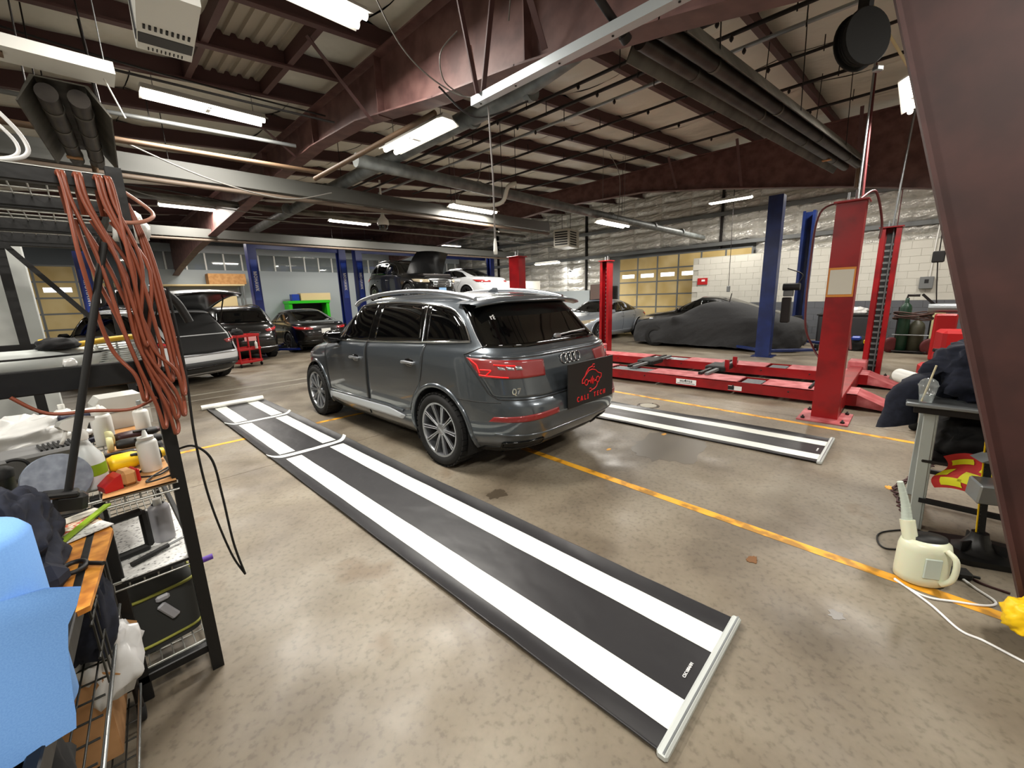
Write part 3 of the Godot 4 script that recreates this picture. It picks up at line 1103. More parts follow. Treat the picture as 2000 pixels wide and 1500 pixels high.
# ---------------------------------------------------------------- the dark grey car in front
func main_car() -> void:
	var car := thing("car", "large dark grey sport utility car with tinted windows parked between the two striped mats", "car", Vector3(3.25, 0, -4.68))
	var sh := Shell.new([
		[0.20, 0.84, 2.12, -2.30, 5.0, 4.0], [0.26, 0.905, 2.24, -2.42, 5.0, 4.0], [0.34, 0.95, 2.33, -2.48, 5.5, 4.0], [0.46, 0.968, 2.42, -2.52, 6.0, 4.0], [0.60, 0.973, 2.455, -2.53, 6.0, 4.0],
		[0.70, 0.976, 2.44, -2.52, 6.0, 4.0], [0.78, 0.977, 2.385, -2.50, 6.2, 4.0], [0.90, 0.978, 2.35, -2.44, 6.2, 4.0], [1.00, 0.978, 2.325, -2.25, 6.2, 3.8], [1.06, 0.975, 2.305, -1.95, 6.2, 3.6],
		[1.11, 0.968, 2.285, -1.62, 6.2, 3.5], [1.16, 0.952, 2.25, -1.36, 6.2, 3.5], [1.21, 0.93, 2.19, -1.22, 6.0, 3.5], [1.28, 0.908, 2.11, -1.08, 6.0, 3.5], [1.40, 0.868, 1.995, -0.86, 6.0, 3.6],
		[1.52, 0.82, 1.885, -0.62, 6.0, 3.8], [1.60, 0.775, 1.80, -0.43, 6.0, 4.0], [1.648, 0.715, 1.70, -0.26, 6.0, 4.0], [1.682, 0.61, 1.52, -0.05, 5.0, 4.0], [1.705, 0.44, 1.25, 0.12, 4.0, 4.0], [1.715, 0.22, 0.9, 0.28, 3.0, 3.0], [1.718, 0.004, 0.6, 0.45, 2.0, 2.0]])
	var wz := [1.42, -1.6]
	var pm := paint(Color(0.31, 0.335, 0.36), 0.6, 0.28)
	obj("body", body_mesh(sh, wz, 0.375, 0.43, 72, 84, 70), pm, car)
	wheel_wells(car, wz, 0.375, 0.43, 0.97, 0.2)
	for z in wz:
		for s in [-1.0, 1.0]:
			add_wheel(car, Vector3(s * 0.85, 0.375, z), s, 0.375, 0.27, 0.272, 10, true, M.satin)
	var st: SurfaceTool
	var black := mk(Color(0.02, 0.02, 0.022), 0.12)
	for s in [-1.0, 1.0]:
		# arch lips
		for z in wz:
			st = begin()
			var pts := []
			for k in 33:
				var an := deg_to_rad(-12.0 + 204.0 * k / 32)
				pts.append([z + cos(an) * 0.452, maxf(0.23, 0.375 + sin(an) * 0.452)])
			line_on(st, sh, "side", s, pts, -0.006, 0.026, 40, 8)
			obj("arch_lip", st, pm, car)
		# doors: thin panels over the shell, with their gaps, handles and glass
		st = begin()
		patch(st, sh, "side", s, [[-1.1, 0.47], [-0.5, 0.46], [0.02, 0.46]], [[-1.16, 1.13], [-0.5, 1.155], [0.06, 1.17]], 0.003, 30, 14, 0.006)
		var door := obj("front_door", st, pm, car)
		st = begin()
		patch(st, sh, "side", s, [[0.05, 0.46], [0.7, 0.46], [0.93, 0.5], [1.03, 0.66], [1.16, 0.8]], [[0.09, 1.17], [0.7, 1.2], [1.24, 1.215]], 0.003, 30, 14, 0.006)
		var door2 := obj("rear_door", st, pm, car)
		st = begin()
		line_on(st, sh, "side", s, [[0.08, 1.2], [0.06, 0.95], [0.035, 0.7], [0.035, 0.45], [-0.02, 0.3]], 0.001, 0.0115, 24, 6)
		line_on(st, sh, "side", s, curve2([[-1.17, 1.12], [-1.16, 0.9], [-1.13, 0.6], [-1.08, 0.42]]), 0.0, 0.005, 24, 6)
		line_on(st, sh, "side", s, curve2([[1.25, 1.22], [1.22, 1.0], [1.16, 0.83], [1.03, 0.68], [0.94, 0.5]]), 0.0, 0.005, 24, 6)
		line_on(st, sh, "side", s, [[1.72, 0.74], [2.02, 0.74], [2.2, 0.75]], -0.001, 0.004, 14, 6)
		obj("panel_gap", st, M.ink_black, car)
		# lower door blade
		st = begin()
		patch(st, sh, "side", s, [[-1.15, 0.36], [-0.5, 0.35], [0.76, 0.37]], [[-1.1, 0.44], [-0.5, 0.455], [0.5, 0.47], [0.82, 0.42]], 0.016, 26, 5, 0.03)
		obj("sill_blade", st, M.blade, car)
		st = begin()
		line_on(st, sh, "side", s, [[-1.1, 0.46], [-0.4, 0.475], [0.45, 0.49], [0.8, 0.47]], 0.004, 0.012, 26, 6)
		obj("sill_crease", st, pm, car)
		for h in [[door, -0.3, 0.98], [door2, 0.9, 1.02]]:
			st = begin()
			line_on(st, sh, "side", s, [[h[1], h[2]], [h[1] + 0.07, h[2] + 0.004], [h[1] + 0.2, h[2]]], 0.03, 0.016, 12, 8)
			for e in [0.0, 0.2]:
				box(st, sh.side(h[1] + e, h[2], s, 0.012), Vector3(0.05, 0.026, 0.03), 0.006)
			obj("door_handle", st, M.satin, h[0])
			st = begin()
			patch(st, sh, "side", s, [[h[1] + 0.03, h[2] - 0.035], [h[1] + 0.1, h[2] - 0.05], [h[1] + 0.17, h[2] - 0.035]], [[h[1] + 0.03, h[2] + 0.03], [h[1] + 0.1, h[2] + 0.04], [h[1] + 0.17, h[2] + 0.03]], 0.0045, 10, 4, 0.004)
			obj("handle_cup", st, black, h[0])
		# side glass: black surround, three panes, bright outline
		var low := [[-0.86, 1.165], [-0.3, 1.18], [0.5, 1.205], [1.3, 1.235], [1.83, 1.262]]
		var up := curve2([[-0.86, 1.165], [-0.7, 1.36], [-0.48, 1.53], [-0.15, 1.598], [0.4, 1.622], [1.0, 1.605], [1.4, 1.568], [1.56, 1.52], [1.7, 1.42], [1.83, 1.262]])
		st = begin()
		patch(st, sh, "side", s, low, up, 0.004, 48, 10, 0.008)
		var surround := obj("window_surround", st, black, car)
		for p in [[[[-0.6, 1.178], [0.1, 1.192]], [[-0.58, 1.36], [-0.42, 1.52], [-0.12, 1.582], [0.15, 1.598]], door], [[[0.24, 1.2], [1.14, 1.232]], [[0.26, 1.604], [0.6, 1.602], [1.08, 1.588]], door2], [[[1.26, 1.24], [1.78, 1.262]], [[1.2, 1.582], [1.38, 1.55], [1.53, 1.5], [1.66, 1.41], [1.74, 1.32]], surround]]:
			st = begin()
			patch(st, sh, "side", s, p[0], curve2(p[1], 4), 0.008, 26, 8, 0.006)
			obj("window", st, M.glass_dark, p[2])
		st = begin()
		line_on(st, sh, "side", s, low, 0.006, 0.012, 40, 6)
		line_on(st, sh, "side", s, up, 0.006, 0.012, 60, 6)
		line_on(st, sh, "side", s, [[1.19, 1.235], [1.145, 1.588]], 0.008, 0.008, 14, 6)
		obj("window_trim", st, M.chrome, surround)
		# mirror
		st = begin()
		var mp := sh.side(-0.74, 1.21, s, 0.13)
		var rows := []
		for i in 9:
			var u := PI * i / 8
			var row := []
			for k in 17:
				var an := TAU * k / 16
				var rr := pow(maxf(sin(u), 0.0), 0.6)
				row.append(mp + Vector3(s * 0.115 * rr * cos(an), 0.085 * rr * sin(an) * (1.0 - 0.15 * cos(an) * s), -0.07 * cos(u)))
			rows.append(row)
		grid(st, rows, false)
		box(st, sh.side(-0.76, 1.14, s, 0.04), Vector3(0.14, 0.03, 0.07), 0.01)
		var mi := obj("mirror", st, black, car)
		st = begin()
		box(st, mp + Vector3(0, 0, 0.066), Vector3(0.17, 0.11, 0.012), 0.004)
		obj("mirror_glass", st, black, mi)
		# roof rail
		st = begin()
		var rl := []
		for p in curve2([[-0.62, 1.60], [-0.45, 1.66], [0.0, 1.715], [0.6, 1.738], [1.1, 1.72], [1.5, 1.675], [1.72, 1.63]]):
			rl.append(Vector3(s * (0.70 - 0.02 * absf(p[0])), p[1], p[0]))
		tube(st, rl, 0.024, 8)
		obj("roof_rail", st, M.satin, car)
		# tail lamp wrapped round the corner
		st = begin()
		patch(st, sh, "rear", s, [[0.42, 0.945], [0.7, 0.95], [1.06, 0.965]], [[0.40, 1.085], [0.7, 1.105], [1.15, 1.13]], 0.012, 28, 8, 0.02)
		var tl := obj("tail_lamp", st, M.red_lens, car)
		st = begin()
		for ln in [[[1.06, 0.985], [0.86, 0.97], [0.8, 0.965]], [[1.04, 1.03], [0.93, 1.03], [0.99, 0.985]], [[1.12, 1.12], [1.06, 1.07], [1.05, 1.0]], [[0.72, 1.06], [0.9, 1.075]]]:
			st = begin()
			line_on(st, sh, "rear", s, ln, 0.013, 0.006, 12, 6)
			obj("lamp_element", st, M.tail_glow, tl)
		for k in 3:
			st = begin()
			patch(st, sh, "rear", s, [[0.66 + k * 0.075, 1.02 + k * 0.004], [0.72 + k * 0.075, 1.025 + k * 0.004]], [[0.67 + k * 0.075, 1.055], [0.725 + k * 0.075, 1.06]], 0.0135, 4, 2, 0.003)
			obj("lamp_reflector", st, M.satin, tl)
		st = begin()
		patch(st, sh, "rear", s, [[0.36, 0.605], [0.7, 0.585], [1.08, 0.572]], [[0.37, 0.655], [0.7, 0.64], [1.03, 0.62]], 0.008, 20, 4, 0.014)
		obj("bumper_reflector", st, M.red_lens, car)
		# exhaust trim
		st = begin()
		patch(st, sh, "rear", s, [[0.42, 0.29], [0.82, 0.29]], [[0.45, 0.36], [0.86, 0.36]], 0.006, 14, 4, 0.012)
		obj("exhaust_finisher", st, M.ink_black, car)
		st = begin()
		line_on(st, sh, "rear", s, [[0.42, 0.285], [0.82, 0.285], [0.87, 0.365], [0.45, 0.365], [0.42, 0.285]], 0.008, 0.008, 30, 6)
		obj("exhaust_trim", st, black, car)
	# tailgate: panel, glass, wiper, badges
	st = begin()
	patch(st, sh, "rear", 1.0, [[-0.98, 0.80], [-0.5, 0.775], [0.5, 0.775], [0.98, 0.80]], [[-1.14, 1.15], [-0.6, 1.165], [0.6, 1.165], [1.14, 1.15]], 0.003, 44, 16, 0.008)
	var gate := obj("tailgate", st, pm, car)
	st = begin()
	var gapline := [[-0.86, 1.225], [-1.17, 1.15], [-1.17, 1.1], [-1.01, 0.82], [-0.93, 0.775], [-0.5, 0.76], [0.5, 0.76], [0.93, 0.775], [1.01, 0.82], [1.17, 1.1], [1.17, 1.15], [0.86, 1.225]]
	line_on(st, sh, "rear", 1.0, gapline, 0.0, 0.006, 120, 6)
	obj("tailgate_gap", st, M.ink_black, car)
	st = begin()
	patch(st, sh, "rear", 1.0, [[-0.90, 1.215], [-0.5, 1.2], [0.5, 1.2], [0.90, 1.215]], [[-0.83, 1.575], [-0.4, 1.6], [0.4, 1.6], [0.83, 1.575]], 0.006, 40, 12, 0.012)
	var rg := obj("rear_window", st, M.glass_dark, gate)
	st = begin()
	for s in [-1.0, 1.0]:
		line_on(st, sh, "rear", s, [[0.905, 1.215], [0.87, 1.36], [0.83, 1.5]], 0.008, 0.006, 16, 6)
	obj("window_trim", st, M.satin, gate)
	st = begin()
	line_on(st, sh, "rear", 1.0, [[0.0, 1.262], [0.25, 1.275], [0.5, 1.28]], 0.035, 0.011, 16, 6)
	box(st, sh.wrap(-0.01, 1.255, 0.03, false), Vector3(0.09, 0.05, 0.05), 0.015)
	obj("wiper", st, M.satin, gate)
	# crease across the tailgate and bumper lip
	st = begin()
	line_on(st, sh, "rear", 1.0, [[-0.98, 1.135], [-0.4, 1.12], [0.4, 1.12], [0.98, 1.135]], -0.006, 0.02, 50, 8)
	obj("tailgate_crease", st, pm, gate)
	st = begin()
	line_on(st, sh, "rear", 1.0, [[-1.0, 0.46], [-0.5, 0.44], [0.5, 0.44], [1.0, 0.46]], -0.004, 0.012, 50, 8)
	obj("bumper_lip", st, pm, car)
	st = begin()
	patch(st, sh, "rear", 1.0, [[-0.98, 0.215], [0.0, 0.215], [0.98, 0.215]], [[-1.0, 0.30], [-0.5, 0.32], [0.5, 0.32], [1.0, 0.30]], 0.004, 40, 5, 0.01)
	obj("diffuser", st, M.black_plastic, car)
	# spoiler at the rear roof edge
	st = begin()
	var top := []
	var under := []
	for i in 21:
		var u := i / 10.0 - 1.0
		var x := u * 0.77
		var dr := pow(absf(u), 4.0)
		top.append([Vector3(x, 1.668 - 0.07 * dr, 1.55), Vector3(x * 1.01, 1.652 - 0.06 * dr, 1.75), Vector3(x * 1.02, 1.622 - 0.045 * dr, 1.96 - 0.1 * dr), Vector3(x * 1.02, 1.602 - 0.04 * dr, 1.965 - 0.1 * dr), Vector3(x, 1.585 - 0.04 * dr, 1.80)])
	grid(st, top, true)
	obj("spoiler", st, pm, gate)
	st = begin()
	for k in 4:
		var c := sh.wrap(-0.105 + 0.07 * k, 1.055, 0.012, false)
		var ring := []
		for i in 28:
			var an := TAU * i / 28
			ring.append(c + Vector3(cos(an) * 0.048, sin(an) * 0.048, sin(an) * -0.008))
		tube(st, ring, 0.0065, 8, true)
	obj("ring_emblem", st, M.chrome, gate)
	var qa := sh.wrap(-0.76, 0.845, 0.012, false)
	text("model_badge", "Q7", 0.072, M.chrome, gate, Transform3D(Basis(Vector3.UP, 0.28 * -1.0), qa), 0.006, true)
	text("window_sticker", "r8", 0.075, M.ink_white, rg, Transform3D(Basis(Vector3.UP, -0.1) * Basis(Vector3.RIGHT, -0.75), sh.wrap(-0.62, 1.465, 0.012, false)), 0.001, true)
	# added black card with a red sign: an overlay graphic built as a board
	var cc := Node3D.new()
	cc.name = "plate_mount"
	st = begin()
	box(st, Vector3.ZERO, Vector3(0.78, 0.42, 0.012), 0.003)
	var card := obj("overlay_card", st, mk(Color(0.012, 0.012, 0.012), 0.5), gate)
	card.position = Vector3(0.13, 0.815, 2.475)
	text("sign_lettering", "C A L I", 0.066, M.ink_red, card, Transform3D(Basis(), Vector3(-0.155, -0.145, 0.007)), 0.002, true)
	text("sign_lettering", "T E C H", 0.066, M.ink_red, card, Transform3D(Basis(), Vector3(0.14, -0.145, 0.007)), 0.002, true)
	st = begin()
	var lg := func(p: Array): return p.map(func(q): return Vector3(q[0], q[1], 0.008))
	tube(st, lg.call([[-0.17, 0.0], [-0.165, 0.035], [-0.12, 0.065], [-0.06, 0.11], [0.0, 0.115], [0.06, 0.1], [0.1, 0.07], [0.165, 0.05], [0.16, 0.015], [0.13, 0.0]]), 0.005, 6)
	tube(st, lg.call([[-0.12, 0.065], [-0.1, 0.1], [-0.06, 0.135], [0.0, 0.145]]), 0.005, 6)
	tube(st, lg.call([[0.04, 0.16], [0.015, 0.165], [0.0, 0.145], [0.015, 0.13], [0.04, 0.135]]), 0.005, 6)
	tube(st, lg.call([[-0.17, 0.0], [-0.13, 0.0]]), 0.005, 6)
	tube(st, lg.call([[-0.07, 0.0], [-0.045, 0.01], [-0.03, -0.02], [-0.02, 0.035], [-0.005, -0.03], [0.005, 0.045], [0.015, -0.03], [0.028, 0.02], [0.04, -0.01], [0.07, 0.0]]), 0.006, 6)
	for c in [-0.1, 0.1]:
		var ring := []
		for i in 20:
			ring.append(Vector3(c + cos(TAU * i / 20) * 0.028, sin(TAU * i / 20) * 0.028, 0.008))
		tube(st, ring, 0.005, 6, true)
	tube(st, lg.call([[0.1, -0.03], [0.08, -0.065], [0.04, -0.085], [0.0, -0.09]]), 0.005, 6)
	tube(st, lg.call([[-0.045, -0.07], [-0.02, -0.07], [-0.005, -0.085], [-0.02, -0.1], [-0.045, -0.1]]), 0.005, 6)
	obj("car_emblem", st, M.ink_red, card)
	cc.free()
	# antenna fin, headlamps and grille on the far end
	st = begin()
	prism(st, PackedVector2Array([Vector2(-0.1, 0), Vector2(0.08, 0), Vector2(0.07, 0.06), Vector2(0.03, 0.065)]), 0.03, Transform3D(Basis(Vector3(0, 0, 1), Vector3.UP, Vector3(1, 0, 0)), Vector3(-0.015, 1.685, 1.25)))
	obj("antenna_fin", st, pm, car)
	for s in [-1.0, 1.0]:
		st = begin()
		patch(st, sh, "front", s, [[0.5, 0.76], [0.95, 0.78], [1.25, 0.86]], [[0.5, 0.88], [0.95, 0.91], [1.3, 0.95]], 0.006, 20, 5, 0.012)
		obj("headlamp", st, M.satin, car)
	st = begin()
	patch(st, sh, "front", 1.0, [[-0.4, 0.38], [0.4, 0.38]], [[-0.48, 0.88], [0.48, 0.88]], 0.006, 20, 8, 0.012)
	obj("grille", st, M.black_plastic, car)
	st = begin()
	patch(st, sh, "front", 1.0, [[-0.8, 1.215], [0.0, 1.2], [0.8, 1.215]], [[-0.66, 1.6], [0.0, 1.62], [0.66, 1.6]], 0.005, 30, 10, 0.008)
	obj("windscreen", st, M.glass_dark, car)
# ---------------------------------------------------------------- on the floor
func floor_line(label: String, a: Vector3, b: Vector3, w := 0.08) -> void:
	var st := begin()
	var n := 40
	var d := (b - a).normalized()
	var s := d.cross(Vector3.UP) * w * 0.5
	var rows := [[], []]
	for i in n + 1:
		var p := a.lerp(b, float(i) / n)
		var j := rng.randf_range(-0.006, 0.006)
		rows[0].append(p + s * (1.0 + j * 8.0) + Vector3.UP * 0.0015)
		rows[1].append(p - s * (1.0 + j * 6.0) + Vector3.UP * 0.0015)
	grid(st, rows, true)
	tag(obj("floor_line", st, M.yellow_line), label, "floor marking", "yellow bay lines on the concrete")

func blob(called: String, label: String, category: String, at: Vector3, r: float, sx: float, seed_: int, m: Material, h := 0.0012) -> void:
	var nz := FastNoiseLite.new()
	nz.seed = seed_
	nz.frequency = 0.8
	var st := begin()
	var p := PackedVector2Array()
	for i in 40:
		var an := TAU * i / 40
		var rr := r * (1.0 + 0.55 * nz.get_noise_2d(cos(an) * 1.6, sin(an) * 1.6) + 0.12 * nz.get_noise_2d(cos(an) * 9.0, sin(an) * 9.0))
		p.append(Vector2(cos(an) * rr * sx, sin(an) * rr))
	prism(st, p, h, Transform3D(Basis(Vector3.RIGHT, Vector3(0, 0, -1), Vector3.UP), at))
	tag(obj(called, st, m), label, category)

func mat_height(u: float, z: float, w: float, nz: FastNoiseLite) -> float:
	var e := minf(u, 1.0 - u) * w
	var edge := 0.022 * pow(maxf(0.0, 1.0 - e / 0.085), 1.6) * (0.75 + 0.5 * nz.get_noise_2d(u * 2.0, z * 0.7))
	return 0.005 + edge + 0.0035 * nz.get_noise_2d(u * 3.0 * w, z * 1.8) + 0.002 * absf(nz.get_noise_2d(u * 2.0 + 9.0, z * 7.0))

func mat_strip(x0: float, w: float, u0: float, u1: float, z0: float, z1: float, lift: float, nz: FastNoiseLite, nu: int, nzs: int, bow := 0.0) -> SurfaceTool:
	var st := begin()
	var rows := []
	for i in nzs + 1:
		var row := []
		for j in nu + 1:
			var u := lerpf(u0, u1, float(j) / nu)
			var z := lerpf(z0, z1, float(i) / nzs)
			z -= bow * pow(absf(2.0 * u - 1.0), 6.0)
			row.append(Vector3(x0 + u * w, mat_height(u, z, w, nz) + lift, z))
		rows.append(row)
	grid(st, rows, true)
	var sk := []
	for i in nzs + 1:
		sk.append(rows[i][0])
	return st

func striped_mat(label: String, x0: float, z0: float, z1: float, seed_: int, tube_end: bool) -> void:
	var nz := FastNoiseLite.new()
	nz.seed = seed_
	nz.frequency = 0.9
	var w := 0.835
	var t := thing("striped_mat", label, "floor mat", Vector3.ZERO, 0.0, "black and white calibration mats")
	obj("sheet", mat_strip(x0, w, 0.0, 1.0, z0, z1, 0.0, nz, 44, 150), M.vinyl_black, t)
	var st := begin()
	for s in [0.0, 1.0]:
		var pts := []
		for i in 60:
			var z := lerpf(z0, z1, i / 59.0)
			pts.append(Vector3(x0 + s * w, maxf(0.004, mat_height(s, z, w, nz) - 0.006), z))
		tube(st, pts, 0.006, 6)
		obj("edge_hem", st, M.vinyl_black, t)
		st = begin()
	var zc := [-4.8, -6.72]
	var cuts := [z0 - 0.002, zc[0] + 0.1, zc[0] - 0.1, zc[1] + 0.1, zc[1] - 0.1, z1]
	for u in [[0.122, 0.312], [0.685, 0.875]]:
		if tube_end:
			for k in [0, 2, 4]:
				obj("white_stripe", mat_strip(x0, w, u[0], u[1], cuts[k], cuts[k + 1], 0.0016, nz, 10, 60), M.vinyl_white, t)
		else:
			obj("white_stripe", mat_strip(x0, w, u[0], u[1], z0, z1, 0.0016, nz, 10, 120), M.vinyl_white, t)
	if tube_end:
		for z in zc:
			obj("cross_stripe", mat_strip(x0, w, -0.02, 1.02, z + 0.042, z - 0.042, 0.0022, nz, 44, 4, 0.1), M.vinyl_white, t)
		st = begin()
		tube(st, [Vector3(x0 - 0.07, 0.045, z1 - 0.04), Vector3(x0 + w - 0.01, 0.045, z1 - 0.04)], 0.042, 18)
		obj("core_tube", st, M.white_plastic, t)
	st = begin()
	box(st, Vector3(x0 + w * 0.5, 0.018, z0 + 0.01), Vector3(w + 0.035, 0.034, 0.042), 0.008)
	obj("end_bar", st, M.pale_alu, t)
	st = begin()
	box(st, Vector3(x0 + w * 0.5, 0.0355, z0 + 0.016), Vector3(w + 0.03, 0.004, 0.008), 0.001)
	obj("bar_groove", st, M.galv, t)
	text("printed_code", "CSC1004/01", 0.018, M.ink_white, t, Transform3D(Basis(Vector3.RIGHT, Vector3(0, 0, -1), Vector3.UP), Vector3(x0 + w * 0.5 - 0.01, 0.0085, z0 - 0.06)), 0.002, true)

func floor_things() -> void:
	M.vinyl_black = textured(mk(Color(0.135, 0.132, 0.142), 0.42), null, 1.0, null, noise(0.01, [], 55, 4, 256), 0.25)
	M.vinyl_white = textured(mk(Color(0.86, 0.87, 0.84), 0.5), null, 6.0, null, noise(0.2, [], 57, 2, 256), 0.03)
	M.pale_alu = mk(Color(0.78, 0.8, 0.79), 0.4, 0.2)
	M.stain = mk(Color(0.27, 0.235, 0.19), 0.35)
	M.scuff = mk(Color(0.6, 0.58, 0.53), 0.7)
	striped_mat("long black mat with two white stripes and cross bars, left of the grey car", 1.19, -0.47, -8.08, 5, true)
	striped_mat("black and white striped mat between the grey car and the red lift", 4.63, -0.49, -7.9, 6, false)
	floor_line("yellow floor line running between the second striped mat and the red lift", Vector3(5.86, 0, 0.6), Vector3(6.55, 0, -9.0))
	floor_line("yellow floor line running under the grey car towards the white jug", Vector3(2.94, 0, 0.62), Vector3(3.35, 0, -5.8))
	floor_line("short yellow line crossing under the front of the grey car", Vector3(-1.0, 0, -5.98), Vector3(3.35, 0, -5.8), 0.075)
	var st := begin()
	slab(st, Vector3(-1.2, -0.01, -9.75), Vector3(3.6, 0.002, -9.66))
	slab(st, Vector3(-1.2, -0.01, -9.15), Vector3(3.6, 0.002, -9.1))
	struct("trim_2", st, M.scuff, "pale filler bands across the floor behind the mat roll")
	blob("oil_stain", "small dark oil stain on the concrete near the grey car's rear wheel", "stain", Vector3(2.22, 0, -2.38), 0.075, 1.2, 3, M.stain)
	blob("oil_stain", "small dark brown stain right of the mat's end bar", "stain", Vector3(2.42, 0, -0.1), 0.035, 1.0, 9, M.stain)
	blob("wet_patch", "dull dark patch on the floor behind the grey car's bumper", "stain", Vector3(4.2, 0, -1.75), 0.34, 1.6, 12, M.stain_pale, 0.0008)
	blob("dry_leaf", "dry brown leaf lying on open concrete beside the yellow line", "leaf", Vector3(2.64, 0, -0.54), 0.03, 1.4, 21, M.leaf, 0.004)
	blob("tape_scrap", "small yellow tape scrap by the edge of the second mat", "scrap", Vector3(4.55, 0, -1.96), 0.022, 2.0, 25, M.yellow_line, 0.002)
	blob("tape_scrap", "tiny yellow tape scrap on the floor under the grey car's tail", "scrap", Vector3(3.72, 0, -2.2), 0.02, 1.8, 27, M.yellow_line, 0.002)
	blob("tape_scrap", "pale yellow scrap on the floor left of the steel table leg", "scrap", Vector3(4.4, 0, 0.02), 0.022, 2.0, 29, M.yellow_line, 0.003)
	var t := thing("manhole_cover", "round metal clean-out cover in the floor past the second mat", "cover", Vector3(5.63, 0, -2.68))
	st = begin()
	lathe(st, [Vector2(0.16, 0.0), Vector2(0.16, 0.004), Vector2(0.13, 0.005), Vector2(0.0, 0.005)], 28)
	obj("frame_ring", st, M.stain, t)
	st = begin()
	lathe(st, [Vector2(0.12, 0.004), Vector2(0.12, 0.008), Vector2(0.115, 0.009), Vector2(0.0, 0.009)], 28)
	obj("lid", st, M.scuff, t)
	for k in 4:
		st = begin()
		lathe(st, [Vector2(0.012, 0.004), Vector2(0.01, 0.011), Vector2(0.0, 0.012)], 8, Transform3D(Basis(), Vector3(cos(k * 1.57) * 0.14, 0, sin(k * 1.57) * 0.14)))
		obj("bolt", st, M.pipe_black, t)

# ---------------------------------------------------------------- under the roof
func run_pipe(called: String, label: String, category: String, pts: Array, r: float, m: Material, group := "", sides := 10) -> Node3D:
	var t := thing(called, label, category, Vector3.ZERO, 0.0, group)
	var st := begin()
	tube(st, pts, r, sides)
	obj("pipe", st, m, t)
	return t

func hangers(t: Node3D, pts: Array, r: float) -> void:
	for p in pts:
		var st := begin()
		tube(st, [p + Vector3(0, r, 0), Vector3(p.x, roof_y(p.x, 4.4), p.z)], 0.006, 5)
		obj("hanger_rod", st, M.pipe_black, t)

func wire(label: String, pts: Array, r: float, m: Material, called := "cable", cat := "cable") -> void:
	var st := begin()
	tube(st, spline(pts, 8), r, 6)
	tag(obj(called, st, m), label, cat)

